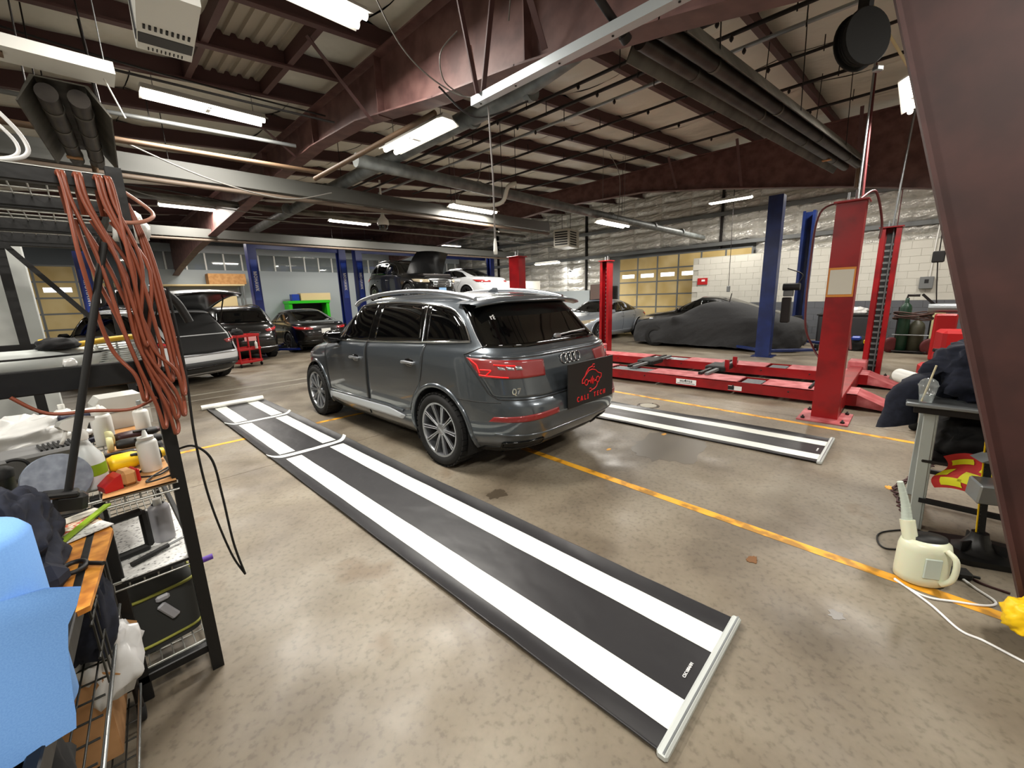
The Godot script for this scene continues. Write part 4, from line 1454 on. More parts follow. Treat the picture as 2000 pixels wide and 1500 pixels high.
func ceiling_things() -> void:
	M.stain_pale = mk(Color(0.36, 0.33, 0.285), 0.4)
	M.leaf = mk(Color(0.42, 0.28, 0.15), 0.8)
	M.duct = textured(mk(Color.WHITE, 0.5, 0.35), noise(0.02, [[0.2, Color(0.33, 0.345, 0.34)], [0.8, Color(0.46, 0.475, 0.47)]], 66, 4, 256), 0.7)
	M.hood = textured(mk(Color.WHITE, 0.5, 0.3), noise(0.012, [[0.2, Color(0.26, 0.25, 0.23)], [0.8, Color(0.42, 0.41, 0.38)]], 67, 4, 256), 0.9)
	# round duct along the building
	var t := run_pipe("round_duct", "round grey duct running lengthwise under the roof above the car", "duct", [Vector3(3.4, 3.95, -1.6), Vector3(3.52, 3.8, -2.5), Vector3(3.58, 3.73, -3.3), Vector3(3.66, 3.71, -8.4), Vector3(3.9, 3.74, -14.0)], 0.1, M.duct, "", 18)
	for z in [-3.1, -4.0, -6.2, -8.2, -10.3]:
		var st := begin()
		tube(st, [Vector3(3.62, 3.72, z), Vector3(3.62, 3.72, z - 0.07)], 0.108, 18)
		obj("duct_band", st, M.duct, t)
	hangers(t, [Vector3(3.6, 3.75, -3.6), Vector3(3.64, 3.75, -7.6)], 0.05)
	t = run_pipe("cross_duct", "grey duct crossing the ceiling from the round duct to the far right", "duct", [Vector3(2.97, 3.53, -5.72), Vector3(16.0, 3.5, -5.8)], 0.09, M.duct, "", 16)
	for x in [5.2, 7.4, 9.6, 12.0, 14.0]:
		var st := begin()
		tube(st, [Vector3(x, 3.54, -5.77), Vector3(x + 0.07, 3.54, -5.77)], 0.098, 16)
		obj("duct_band", st, M.duct, t)
	hangers(t, [Vector3(6.2, 3.6, -5.77), Vector3(10.2, 3.6, -5.77)], 0.04)
	t = run_pipe("wood_tone_pipe", "tan pipe slanting up towards the big tapered beam", "pipe", [Vector3(2.55, 3.3, -6.1), Vector3(3.05, 3.62, -4.0)], 0.03, M.wood_pipe)
	t = run_pipe("wood_tone_pipe", "tan pipe running under the grey channel rail at the left", "pipe", [Vector3(-2.5, 3.5, -6.9), Vector3(3.0, 3.58, -6.75)], 0.032, M.wood_pipe)
	t = run_pipe("conduit", "pale metal conduit over the tan pipe at the upper left", "pipe", [Vector3(-2.5, 3.88, -7.2), Vector3(0.49, 3.88, -7.0), Vector3(2.6, 3.88, -6.75)], 0.024, M.galv_dull)
	hangers(t, [Vector3(1.0, 3.88, -6.95)], 0.02)
	t = run_pipe("conduit", "thin black rod hanging between strip light and big tapered beam", "pipe", [Vector3(-0.6, 3.93, -6.0), Vector3(1.55, 3.8, -5.5), Vector3(2.55, 3.78, -5.35)], 0.012, M.pipe_black)
	# long channel rails
	for b in [[-7.5, 3.48, 9.3, "long grey channel rail crossing the view above the strip lights"], [-13.6, 3.52, 15.0, "far grey channel rail above the blue lift columns"]]:
		t = thing("channel_rail", b[3], "rail", Vector3.ZERO, 0.0, "grey channel rails across the building")
		var st := begin()
		prism(st, PackedVector2Array([Vector2(-0.06, -0.11), Vector2(0.06, -0.11), Vector2(0.06, -0.09), Vector2(-0.04, -0.09), Vector2(-0.04, 0.09), Vector2(0.06, 0.09), Vector2(0.06, 0.11), Vector2(-0.06, 0.11)]), b[2] + 6.0, Transform3D(Basis(Vector3(0, 0, -1), Vector3.UP, Vector3(1, 0, 0)), Vector3(-6, b[1], b[0])))
		obj("channel", st, M.grey_paint, t)
		st = begin()
		tube(st, [Vector3(-6, b[1] - 0.17, b[0] + 0.02), Vector3(b[2], b[1] - 0.17, b[0] + 0.02)], 0.035, 8)
		obj("conduit", st, M.wood_grey, t)
		hangers(t, [Vector3(-1.0, b[1] + 0.1, b[0]), Vector3(1.2, b[1] + 0.1, b[0]), Vector3(6.0, b[1] + 0.1, b[0])], 0.0)
	for b in [[-10.8, 3.72, 12.0, "dark channel rail between the two grey rails"], [-16.0, 3.9, 16.0, "dark channel rail behind the blue lift columns"]]:
		t = run_pipe("square_rail", b[3], "rail", [Vector3(-5.5, b[1], b[0]), Vector3(b[2], b[1] + 0.1, b[0])], 0.07, M.hood, "", 4)
	# sprinkler pipes lengthwise in the right bay
	var pp := [[5.0, 4.15, 0.022, M.pipe_black, "black sprinkler pipe nearest the big tapered beam"], [5.45, 4.15, 0.024, M.pipe_black, "second black sprinkler pipe, left of the bright conduit"], [5.9, 4.15, 0.024, M.galv, "bright steel conduit running lengthwise under the purlins"], [6.95, 4.2, 0.02, M.pipe_black, "thin black pipe right of the bright conduit"], [8.15, 4.2, 0.024, M.pipe_black, "black pipe crossing above the black heater tubes"], [9.8, 4.2, 0.024, M.pipe_black, "black pipe nearest the second maroon roof frame"]]
	for p in pp:
		t = run_pipe("roof_pipe", p[4], "pipe", [Vector3(p[0], roof_y(p[0], p[1]), 1.0), Vector3(p[0] + 0.1, roof_y(p[0], p[1]), -10.5)], p[2], p[3], "pipes under the purlins of the right bay", 8)
		for z in [-1.2, -2.9, -4.4, -6.1]:
			var st := begin()
			tube(st, [Vector3(p[0], roof_y(p[0], p[1]) - 0.05, z), Vector3(p[0], roof_y(p[0], 4.33), z)], 0.007, 5)
			obj("pipe_hook", st, M.pipe_black, t)
			if z > -5.0:
				st = begin()
				lathe(st, [Vector2(0.0, -0.09), Vector2(0.018, -0.07), Vector2(0.024, -0.05), Vector2(0.01, -0.02)], 8, Transform3D(Basis(), Vector3(p[0], roof_y(p[0], p[1]), z - 0.6)))
				obj("sprinkler", st, M.pipe_black, t)
	# bright strut rail with its hangers
	t = thing("strut_rail", "bright galvanised door track hanging in front of the big tapered beam", "rail")
	var st := begin()
	prism(st, PackedVector2Array([Vector2(-0.035, -0.03), Vector2(0.035, -0.03), Vector2(0.035, 0.03), Vector2(0.028, 0.03), Vector2(0.028, -0.022), Vector2(-0.028, -0.022), Vector2(-0.028, 0.03), Vector2(-0.035, 0.03)]), 4.4, Transform3D(Basis(Vector3.RIGHT, Vector3.UP, Vector3(0, 0, 1)), Vector3(2.5, 3.18, -2.76)))
	obj("rail", st, M.galv_bright, t)
	for z in [-2.68, -2.3, -1.9, -1.5, -1.1]:
		st = begin()
		lathe(st, [Vector2(0.0, -0.006), Vector2(0.008, -0.004), Vector2(0.008, 0.0)], 8, Transform3D(Basis(), Vector3(2.5, 3.15, z)))
		obj("bolt", st, M.pipe_black, t)
	for b in [[Vector3(2.45, 3.2, -2.66), Vector3(2.12, 4.24, -2.6), 0.04, M.purlin], [Vector3(2.52, 3.2, -2.68), Vector3(2.42, 4.26, -2.3), 0.045, M.purlin], [Vector3(2.5, 3.16, -2.7), Vector3(2.44, 3.55, -2.72), 0.035, M.wood_pink]]:
		st = begin()
		bar(st, b[0], b[1], b[2], 0.012, Vector3(0, 0, 1))
		obj("hanger_angle", st, b[3], t)
	st = begin()
	tube(st, [Vector3(1.75, 3.62, -1.62), Vector3(2.62, 3.2, -1.5)], 0.024, 10)
	var pe := obj("stub_pipe", st, M.pipe_black)
	tag(pe, "dark pipe end crossing in front of the bright door track", "pipe")
	st = begin()
	tube(st, [Vector3(2.62, 3.2, -1.5), Vector3(2.66, 3.18, -1.495)], 0.034, 10)
	obj("pipe_cap", st, M.pipe_black, pe)
	# drop cord with its socket
	t = thing("hanging_plug", "hanging pull cord with white plug in front of the far lights", "cord", Vector3(2.55, 2.0, -2.63))
	st = begin()
	tube(st, [Vector3(0, 1.14, -0.02), Vector3(0.004, 0.6, 0), Vector3(0, 0.12, 0)], 0.007, 6)
	obj("cord", st, M.cord_grey, t)
	st = begin()
	lathe(st, [Vector2(0.0, 0.0), Vector2(0.016, 0.0), Vector2(0.018, 0.03), Vector2(0.018, 0.03), Vector2(0.014, 0.09), Vector2(0.007, 0.13)], 12)
	obj("plug", st, M.white_plastic, t)
	# dome camera
	t = thing("dome_camera", "white dome security camera on a drop pole between strip lights", "camera", Vector3(5.62, 3.42, -9.75))
	st = begin()
	tube(st, [Vector3(0, 0.3, 0), Vector3(0, 1.1, 0)], 0.025, 8)
	obj("pole", st, M.white_paint, t)
	st = begin()
	lathe(st, [Vector2(0.13, 0.06), Vector2(0.14, 0.1), Vector2(0.13, 0.18), Vector2(0.06, 0.26), Vector2(0.04, 0.32), Vector2(0.0, 0.32)], 20)
	obj("housing", st, M.white_plastic, t)
	st = begin()
	lathe(st, [Vector2(0.0, -0.07), Vector2(0.06, -0.055), Vector2(0.1, -0.01), Vector2(0.115, 0.06)], 20)
	obj("dome", st, M.glass_dark, t)
	# bent white exhaust tube
	t = run_pipe("bent_tube", "white bent hose end beside the low strip light", "hose", spline([Vector3(4.9, 3.3, -6.0), Vector3(5.35, 3.25, -5.7), Vector3(5.55, 3.3, -5.5), Vector3(5.5, 3.5, -5.3), Vector3(5.6, 3.55, -5.2)], 6), 0.035, M.duct_pale)
	hangers(t, [Vector3(5.55, 3.32, -5.5)], 0.03)
	# tube heaters
	tube_heater("black tube heater with sooty hood high on the right", Vector3(3.55, 3.62, -1.75), Vector3(10.2, 3.78, -1.15), 0.34)
	tube_heater("tube heater with two long pipes at the upper left", Vector3(0.2, 3.19, -4.75), Vector3(0.37, 3.3, -6.95), 0.3)
	# unlit light housing above it
	t = thing("unlit_light", "unlit white strip light housing at the left edge, above the tube heater", "light", Vector3(-0.15, 3.32, -4.55), -0.02)
	st = begin()
	prism(st, PackedVector2Array([Vector2(-0.13, 0.0), Vector2(0.13, 0.0), Vector2(0.1, 0.09), Vector2(-0.1, 0.09)]), 1.25, Transform3D(Basis(Vector3(0, 0, 1), Vector3.UP, Vector3(-1, 0, 0)), Vector3(0.64, 0, 0)))
	obj("housing", st, M.white_paint, t)
	st = begin()
	tube(st, [Vector3(-0.6, -0.015, 0.03), Vector3(0.1, -0.015, 0.03)], 0.022, 8)
	obj("dead_tube", st, M.wood_pipe, t)
	for x in [-0.55, 0.6]:
		st = begin()
		tube(st, [Vector3(x, 0.09, 0), Vector3(x, 0.72, 0)], 0.004, 5)
		obj("hanger", st, M.galv_dull, t)
	st = begin()
	tube(st, [Vector3(0.58, 0.0, 0.0), Vector3(0.66, -0.24, -0.02)], 0.006, 5)
	obj("pull_chain", st, M.white_paint, t)
	# door opener motor
	t = thing("door_opener", "white and grey garage door opener motor at the top edge", "opener", Vector3(0.5, 2.95, -2.62), -0.09)
	st = begin()
	var prof := PackedVector2Array([Vector2(-0.3, 0.12), Vector2(0.24, 0.12), Vector2(0.29, 0.02), Vector2(0.26, -0.06), Vector2(0.22, -0.08), Vector2(-0.3, -0.08)])
	prism(st, prof, 0.21, Transform3D(Basis(Vector3(0, 0, -1), Vector3.UP, Vector3(1, 0, 0)), Vector3(-0.105, 0, 0)))
	obj("casing", st, M.white_plastic, t)
	st = begin()
	box(st, Vector3(0.0, 0.02, -0.1), Vector3(0.217, 0.206, 0.11), 0.01)
	obj("grey_band", st, M.dark_grey, t)
	for k in 9:
		st = begin()
		box(st, Vector3(-0.08 + k * 0.02, -0.082, 0.01), Vector3(0.009, 0.006, 0.035))
		obj("vent_slot", st, M.ink_black, t)
		st = begin()
		box(st, Vector3(-0.064 + k * 0.016, -0.078, -0.19), Vector3(0.005, 0.012, 0.025))
		obj("vent_slot", st, M.ink_black, t)
	for x in [-0.09, 0.09]:
		st = begin()
		bar(st, Vector3(x, 0.1, 0.1), Vector3(x, 1.25, 0.12), 0.03, 0.004)
		obj("hanger_strap", st, M.galv_dull, t)
	# hose reel
	t = thing("hose_reel", "black hose reel hanging from the roof near the maroon column", "reel", Vector3(4.85, 3.62, -0.585), 0.9)
	t.scale = Vector3.ONE * 0.85
	var rx := Transform3D(Basis(Vector3(0, 1, 0), Vector3(-1, 0, 0), Vector3(0, 0, 1)), Vector3.ZERO)
	st = begin()
	lathe(st, [Vector2(0.0, -0.07), Vector2(0.24, -0.07), Vector2(0.24, -0.07), Vector2(0.25, -0.06), Vector2(0.25, -0.045), Vector2(0.24, -0.045), Vector2(0.24, -0.045), Vector2(0.16, -0.045), Vector2(0.16, -0.045), Vector2(0.16, 0.045), Vector2(0.16, 0.045), Vector2(0.24, 0.045), Vector2(0.24, 0.045), Vector2(0.25, 0.06), Vector2(0.24, 0.07), Vector2(0.24, 0.07), Vector2(0.0, 0.07)], 32, rx)
	obj("drum", st, M.rubber, t)
	for k in 4:
		st = begin()
		var ring := []
		for i in 28:
			ring.append(Vector3(-0.04 + k * 0.026, cos(TAU * i / 28) * 0.205, sin(TAU * i / 28) * 0.205))
		tube(st, ring, 0.014, 8, true)
		obj("hose_wrap", st, M.rubber, t)
	st = begin()
	bar(st, Vector3(0, 0.1, 0), Vector3(0, 1.1, 0), 0.12, 0.05)
	obj("bracket", st, M.black_plastic, t)
	st = begin()
	box(st, Vector3(0.0, -0.24, 0.22), Vector3(0.06, 0.05, 0.08), 0.01)
	obj("hose_guide", st, M.galv, t)
	# wires
	wire("thin white wire drooping across the big tapered beam", [Vector3(1.7, 4.15, -3.1), Vector3(2.1, 3.6, -3.15), Vector3(2.45, 3.3, -2.95), Vector3(2.62, 3.2, -2.6)], 0.006, M.cord_pale)
	wire("black wire looping below the end of the bright door track", [Vector3(2.3, 3.3, -2.95), Vector3(2.55, 3.1, -2.8), Vector3(2.75, 3.15, -2.4)], 0.008, M.pipe_black)
	wire("thin white wire hanging from the purlins onto the beam", [Vector3(2.4, 4.25, -2.2), Vector3(2.45, 3.9, -2.25), Vector3(2.55, 3.62, -2.4)], 0.005, M.cord_pale)
	wire("loose wire curling beside the door track hangers", [Vector3(2.35, 3.62, -2.75), Vector3(2.22, 3.45, -2.8), Vector3(2.28, 3.3, -2.85), Vector3(2.5, 3.28, -2.9)], 0.005, M.cord_pale)
	wire("grey cable sagging below the first grey rail at left", [Vector3(0.6, 3.6, -6.9), Vector3(1.6, 3.35, -7.2), Vector3(2.6, 3.28, -7.4), Vector3(3.3, 3.45, -7.3)], 0.01, M.cord_pale)
	wire("thin cable drooping across the left rafters", [Vector3(-1.5, 3.5, -8.6), Vector3(0.2, 3.55, -8.7), Vector3(1.2, 3.35, -8.8), Vector3(2.7, 3.3, -9.0)], 0.009, M.cord_pale)
	wire("cable strung along the upper left purlin", [Vector3(-0.5, 4.05, -5.9), Vector3(0.9, 4.03, -5.95), Vector3(2.7, 4.05, -5.9)], 0.01, M.pipe_black)
	wire("grey flex hanging down to the low strip light", [Vector3(6.1, 4.3, -6.6), Vector3(6.2, 3.95, -6.9), Vector3(5.9, 3.75, -7.1), Vector3(6.0, 3.6, -7.2)], 0.008, M.cord_pale)
	wire("grey flex dropping to the strip light by the insulated wall", [Vector3(8.3, 4.5, -5.0), Vector3(9.2, 4.35, -5.3), Vector3(9.6, 3.9, -5.5), Vector3(9.6, 3.4, -5.55)], 0.008, M.cord_pale)
	wire("cream cord stretched from roof to the column lamp", [Vector3(4.0, 4.35, -0.9), Vector3(5.3, 4.1, -0.62), Vector3(7.0, 3.92, -0.32)], 0.014, M.cord_cream, "pull_cord", "cord")
	wire("black cable between the two grey rails at left", [Vector3(-2.0, 3.6, -9.6), Vector3(1.0, 3.7, -9.8), Vector3(2.6, 3.62, -10.0)], 0.012, M.pipe_black)
	wire("long black cable strung across the middle of the roof", [Vector3(3.6, 3.9, -8.6), Vector3(6.0, 3.82, -8.8), Vector3(9.0, 3.9, -9.0), Vector3(12.0, 4.1, -9.2)], 0.014, M.pipe_black)
	wire("white conduit crossing the far roof behind the dome camera", [Vector3(3.0, 3.6, -11.2), Vector3(9.0, 3.62, -11.2), Vector3(15.5, 3.65, -11.0)], 0.02, M.cord_pale, "conduit", "pipe")

func tube_heater(label: String, a: Vector3, b: Vector3, w: float) -> void:
	var t := thing("tube_heater", label, "heater", Vector3.ZERO, 0.0, "radiant tube heaters under the roof")
	var d := (b - a).normalized()
	var s := d.cross(Vector3.UP).normalized()
	var u := s.cross(d)
	var ln := (b - a).length()
	var bs := Basis(s, u, d)
	var st := begin()
	var h := w * 0.5
	prism(st, PackedVector2Array([Vector2(-h - 0.1, -0.07), Vector2(-h - 0.09, -0.07), Vector2(-h + 0.02, 0.11), Vector2(h - 0.02, 0.11), Vector2(h + 0.09, -0.07), Vector2(h + 0.1, -0.07), Vector2(h, 0.12), Vector2(-h, 0.12)]), ln, Transform3D(bs, a))
	obj("reflector_hood", st, M.hood, t)
	for k in [-1.0, 1.0]:
		st = begin()
		tube(st, [a + s * h * 0.55 * k - d * 0.06, b + s * h * 0.55 * k], 0.062, 16)
		obj("burner_tube", st, M.hood_dark, t)
		for i in 4:
			var p: Vector3 = a.lerp(b, (i + 0.5) / 4.0) + s * h * 0.55 * k
			st = begin()
			tube(st, [p - d * 0.02, p + d * 0.02], 0.067, 16)
			obj("tube_clamp", st, M.hood, t)
	for i in 3:
		var p := a.lerp(b, (i + 0.3) / 3.0)
		for k in [-1.0, 1.0]:
			st = begin()
			tube(st, [p + s * (h + 0.05) * k, Vector3(p.x, roof_y(p.x, 4.4), p.z) + s * (h + 0.02) * k], 0.006, 5)
			obj("hanger_chain", st, M.pipe_black, t)
	st = begin()
	var cl := Vector3(a.lerp(b, 0.82) + u * -0.062 - s * h * 0.55)
	box(st, cl, Vector3(0.12, 0.012, 0.1), 0.0, bs)
	obj("rating_plate", st, M.card, t)
	st = begin()
	tube(st, [b + s * h * 0.3, b + s * h * 0.3 + d * 0.25 - Vector3(0, 0.02, 0), b + s * h * 0.3 + d * 0.28 - Vector3(0, 0.35, 0)], 0.03, 8)
	obj("gas_drop", st, M.wood_pipe, t)
# ---------------------------------------------------------------- the other cars
const SEDAN := [[0.18, 0.80, 2.05, -2.2, 5.0, 4.0], [0.26, 0.87, 2.25, -2.36, 5.0, 4.0], [0.40, 0.91, 2.38, -2.43, 5.0, 3.6], [0.55, 0.922, 2.42, -2.44, 5.0, 3.4], [0.70, 0.925, 2.41, -2.38, 5.0, 3.2], [0.80, 0.922, 2.38, -2.2, 5.0, 3.0], [0.88, 0.912, 2.34, -1.9, 5.0, 3.0], [0.94, 0.90, 2.29, -1.5, 5.0, 3.0], [0.985, 0.88, 2.2, -1.18, 5.0, 3.0], [1.02, 0.862, 2.0, -1.02, 4.6, 3.0], [1.06, 0.842, 1.72, -0.9, 4.2, 3.2], [1.15, 0.79, 1.42, -0.68, 4.0, 3.4], [1.27, 0.715, 1.08, -0.4, 4.0, 3.6], [1.36, 0.645, 0.82, -0.16, 4.0, 3.8], [1.42, 0.55, 0.62, 0.0, 4.0, 3.6], [1.452, 0.40, 0.45, 0.1, 3.4, 3.2], [1.465, 0.2, 0.3, 0.15, 3.0, 3.0], [1.468, 0.004, 0.22, 0.18, 2.0, 2.0]]
const SUV := [[0.20, 0.80, 1.95, -2.08, 5.0, 4.0], [0.28, 0.87, 2.1, -2.2, 5.0, 4.0], [0.42, 0.915, 2.22, -2.26, 5.5, 4.0], [0.58, 0.925, 2.27, -2.28, 5.5, 4.0], [0.70, 0.928, 2.25, -2.27, 5.5, 4.0], [0.80, 0.93, 2.19, -2.25, 5.5, 3.8], [0.92, 0.928, 2.15, -2.12, 5.6, 3.6], [1.00, 0.922, 2.12, -1.8, 5.6, 3.4], [1.06, 0.912, 2.09, -1.4, 5.6, 3.4], [1.12, 0.89, 2.03, -1.12, 5.6, 3.4], [1.22, 0.865, 1.95, -0.95, 5.5, 3.4], [1.36, 0.82, 1.82, -0.72, 5.5, 3.6], [1.48, 0.77, 1.72, -0.5, 5.5, 3.8], [1.56, 0.72, 1.62, -0.32, 5.5, 4.0], [1.61, 0.63, 1.48, -0.12, 5.0, 4.0], [1.64, 0.48, 1.22, 0.08, 4.0, 4.0], [1.652, 0.26, 0.9, 0.22, 3.0, 3.0], [1.656, 0.004, 0.55, 0.4, 2.0, 2.0]]

func simple_car(label: String, kind: String, pm: Material, at: Vector3, turn: float, opt := {}) -> Node3D:
	var car := thing("car", label, "car", at, turn)
	var suv := kind == "suv"
	var sh := Shell.new(SUV if suv else SEDAN)
	var wz := [1.3, -1.38] if suv else [1.38, -1.42]
	var r := 0.36 if suv else 0.335
	var ra := r + 0.055
	var hw := 0.925
	obj("body", body_mesh(sh, wz, r, ra, 44, 46, 44), pm, car)
	wheel_wells(car, wz, r, ra, hw, 0.2)
	for z in wz:
		for s in [-1.0, 1.0]:
			add_wheel(car, Vector3(s * (hw - 0.12), r, z), s, r, 0.225, r * 0.66, opt.get("spokes", 7), false, M.satin if opt.get("rim", 1) else M.pipe_black)
	var black := mk(Color(0.02, 0.02, 0.022), 0.2)
	var st: SurfaceTool
	for s in [-1.0, 1.0]:
		for z in wz:
			st = begin()
			var pts := []
			for k in 25:
				var an := deg_to_rad(-10.0 + 200.0 * k / 24)
				pts.append([z + cos(an) * (ra + 0.02), maxf(0.22, r + sin(an) * (ra + 0.02))])
			line_on(st, sh, "side", s, pts, -0.008, 0.024, 30, 6)
			obj("arch_lip", st, black if suv else pm, car)
		var low := [[-0.72, 1.09], [0.0, 1.1], [1.1, 1.16], [1.72, 1.2]] if suv else [[-0.78, 0.985], [0.0, 1.0], [1.0, 1.025], [1.32, 1.05]]
		var up := curve2([[-0.72, 1.09], [-0.55, 1.3], [-0.3, 1.47], [0.1, 1.535], [0.6, 1.55], [1.1, 1.51], [1.45, 1.4], [1.72, 1.2]] if suv else [[-0.78, 0.985], [-0.5, 1.18], [-0.22, 1.305], [0.15, 1.345], [0.55, 1.335], [0.9, 1.25], [1.15, 1.13], [1.32, 1.05]])
		st = begin()
		patch(st, sh, "side", s, low, up, 0.004, 34, 8, 0.008)
		var sur := obj("window_surround", st, black, car)
		var cuts: Array = [[-0.5, 0.1], [0.2, 0.98], [1.06, 1.55]] if suv else [[-0.55, 0.08], [0.18, 0.98]]
		for c in cuts:
			st = begin()
			var lo := []
			var hi := []
			for i in 9:
				var z := lerpf(c[0], c[1], i / 8.0)
				lo.append([z, line_y(low, z) + 0.012])
				hi.append([z, maxf(line_y(low, z) + 0.03, line_y(up, z) - 0.025)])
			patch(st, sh, "side", s, lo, hi, 0.008, 18, 6, 0.006)
			obj("window", st, opt.get("glass", M.glass_dark), sur)
		st = begin()
		line_on(st, sh, "side", s, up, 0.005, 0.009, 40, 5)
		obj("window_trim", st, M.chrome if opt.get("bright", true) else black, sur)
		st = begin()
		var bz := 0.14
		line_on(st, sh, "side", s, [[bz, line_y(low, bz)], [bz - 0.02, 0.6], [bz - 0.06, 0.28]], 0.0, 0.005, 16, 5)
		obj("panel_gap", st, M.ink_black, car)
		st = begin()
		var rz := 1.1 if suv else 1.05
		line_on(st, sh, "side", s, curve2([[rz, line_y(low, rz)], [rz + 0.03, 0.85], [rz - 0.18, 0.62], [rz - 0.24, 0.3]]), 0.0, 0.005, 20, 5)
		obj("panel_gap", st, M.ink_black, car)
		st = begin()
		line_on(st, sh, "side", s, curve2([[-0.95, line_y(low, -0.72)], [-0.97, 0.6], [-0.92, 0.3]]), 0.0, 0.005, 16, 5)
		obj("panel_gap", st, M.ink_black, car)
		for z in [-0.02, 0.86]:
			st = begin()
			line_on(st, sh, "side", s, [[z, 0.9 if suv else 0.84], [z + 0.18, 0.9 if suv else 0.84]], 0.022, 0.013, 6, 6)
			obj("door_handle", st, pm, car)
		st = begin()
		patch(st, sh, "side", s, [[-0.9, 0.24], [0.85, 0.24]], [[-0.9, 0.34], [0.85, 0.34]], 0.01, 20, 4, 0.02)
		obj("sill", st, black if suv else pm, car)
		# mirror
		st = begin()
		var mp := sh.side(-0.62, 1.12 if suv else 1.03, s, 0.13)
		box(st, mp, Vector3(0.18, 0.12, 0.1), 0.035)
		box(st, mp + Vector3(-s * 0.1, -0.05, 0), Vector3(0.12, 0.03, 0.05), 0.01)
		obj("mirror", st, pm if opt.get("bright", true) else black, car)
		# lamps
		st = begin()
		if suv:
			patch(st, sh, "rear", s, [[0.5, 0.86], [0.8, 0.88], [1.1, 0.96]], [[0.45, 0.93], [0.8, 0.99], [1.22, 1.05]], 0.01, 22, 6, 0.02)
		else:
			patch(st, sh, "rear", s, [[0.42, 0.78], [0.8, 0.78], [1.05, 0.8]], [[0.4, 0.86], [0.8, 0.89], [1.2, 0.91]], 0.01, 22, 6, 0.02)
		var tl := obj("tail_lamp", st, M.red_lens, car)
		st = begin()
		var ly := 0.95 if suv else 0.84
		line_on(st, sh, "rear", s, [[0.55, ly - 0.03], [0.85, ly], [1.1, ly + 0.03]], 0.012, 0.008, 14, 5)
		obj("lamp_element", st, M.tail_glow, tl)
		st = begin()
		var hy := 0.72 if suv else 0.66
		patch(st, sh, "front", s, [[0.5, hy], [0.8, hy + 0.01], [1.1, hy + 0.06]], [[0.5, hy + 0.1], [0.8, hy + 0.13], [1.15, hy + 0.15]], 0.008, 22, 6, 0.016)
		obj("headlamp", st, M.headlamp, car)
	# rear
	if opt.get("hatch_open", false):
		st = begin()
		patch(st, sh, "rear", 1.0, [[-0.62, 0.7], [0.0, 0.68], [0.62, 0.7]], [[-0.58, 1.5], [0.0, 1.53], [0.58, 1.5]], 0.006, 30, 12, 0.01)
		obj("cargo_opening", st, M.rubber, car)
		st = begin()
		line_on(st, sh, "rear", 1.0, [[-0.62, 0.7], [-0.68, 1.1], [-0.59, 1.5], [0.0, 1.54], [0.59, 1.5], [0.68, 1.1], [0.62, 0.7]], 0.008, 0.014, 50, 6)
		obj("opening_seal", st, black, car)
		st = begin()
		line_on(st, sh, "rear", 1.0, [[-0.62, 0.665], [0.62, 0.665]], 0.012, 0.016, 20, 6)
		obj("sill_plate", st, M.satin, car)
		var rows := []
		var inner := []
		for i in 13:
			var u := i / 12.0
			var row := []
			var rin := []
			for j in 17:
				var v := j / 8.0 - 1.0
				var wd := lerpf(0.66, 0.8, u) * (1.0 - 0.12 * pow(u, 6.0))
				var z := 1.5 + 1.2 * u - 0.1 * pow(absf(v), 3.0) * u
				var y := 1.63 + 0.46 * sin(u * 1.75) - 0.14 * u * u - 0.05 * v * v
				row.append(Vector3(v * wd, y, z))
				rin.append(Vector3(v * wd * 0.97, y - 0.05 - 0.05 * sin(u * PI), z - 0.01))
			rows.append(row)
			inner.append(rin)
		st = begin()
		grid(st, rows, true)
		var ht := obj("raised_tailgate", st, pm, car)
		st = begin()
		grid(st, inner, false)
		for e in [0, 12]:
			grid(st, [rows[e], inner[e]], e == 0)
		for e in [0, 16]:
			var ra_ := []
			var rb_ := []
			for i in 13:
				ra_.append(rows[i][e])
				rb_.append(inner[i][e])
			grid(st, [ra_, rb_], e == 16)
		obj("tailgate_liner", st, black, ht)
		for s in [-1.0, 1.0]:
			st = begin()
			tube(st, [Vector3(s * 0.66, 1.3, 1.83), Vector3(s * 0.62, 1.88, 2.15)], 0.014, 8)
			obj("gas_strut", st, black, ht)
	else:
		st = begin()
		if suv:
			patch(st, sh, "rear", 1.0, [[-0.72, 1.13], [0.0, 1.12], [0.72, 1.13]], [[-0.62, 1.5], [0.0, 1.53], [0.62, 1.5]], 0.006, 30, 10, 0.01)
		else:
			patch(st, sh, "rear", 1.0, [[-0.62, 1.055], [0.0, 1.05], [0.62, 1.055]], [[-0.5, 1.385], [0.0, 1.4], [0.5, 1.385]], 0.006, 30, 10, 0.01)
		obj("rear_window", st, M.glass_dark, car)
		st = begin()
		var gy := 0.78 if suv else 0.68
		var gl := [[-0.72, 1.12], [-0.9, 1.02], [-0.75, gy], [0.75, gy], [0.9, 1.02], [0.72, 1.12]] if suv else [[-0.7, 0.96], [-0.85, 0.85], [-0.72, gy], [0.72, gy], [0.85, 0.85], [0.7, 0.96]]
		line_on(st, sh, "rear", 1.0, gl, 0.0, 0.005, 60, 5)
		obj("tailgate_gap", st, M.ink_black, car)
	if not opt.get("hatch_open", false):
		st = begin()
		var py := 0.7 if suv else 0.72
		var pc := sh.wrap(0.0, py, 0.014, false)
		box(st, pc, Vector3(0.31, 0.155, 0.008), 0.003)
		obj("number_plate", st, opt.get("plate", M.white_plastic), car)
	st = begin()
	patch(st, sh, "rear", 1.0, [[-1.0, 0.21], [1.0, 0.21]], [[-1.0, 0.36 + opt.get("tall_bumper", 0.0)], [1.0, 0.36 + opt.get("tall_bumper", 0.0)]], 0.006, 30, 4, 0.01)
	obj("lower_bumper", st, opt.get("bumper", black), car)
	st = begin()
	line_on(st, sh, "rear", 1.0, [[-0.9, 0.4], [0.9, 0.4]], 0.006, 0.02, 36, 6)
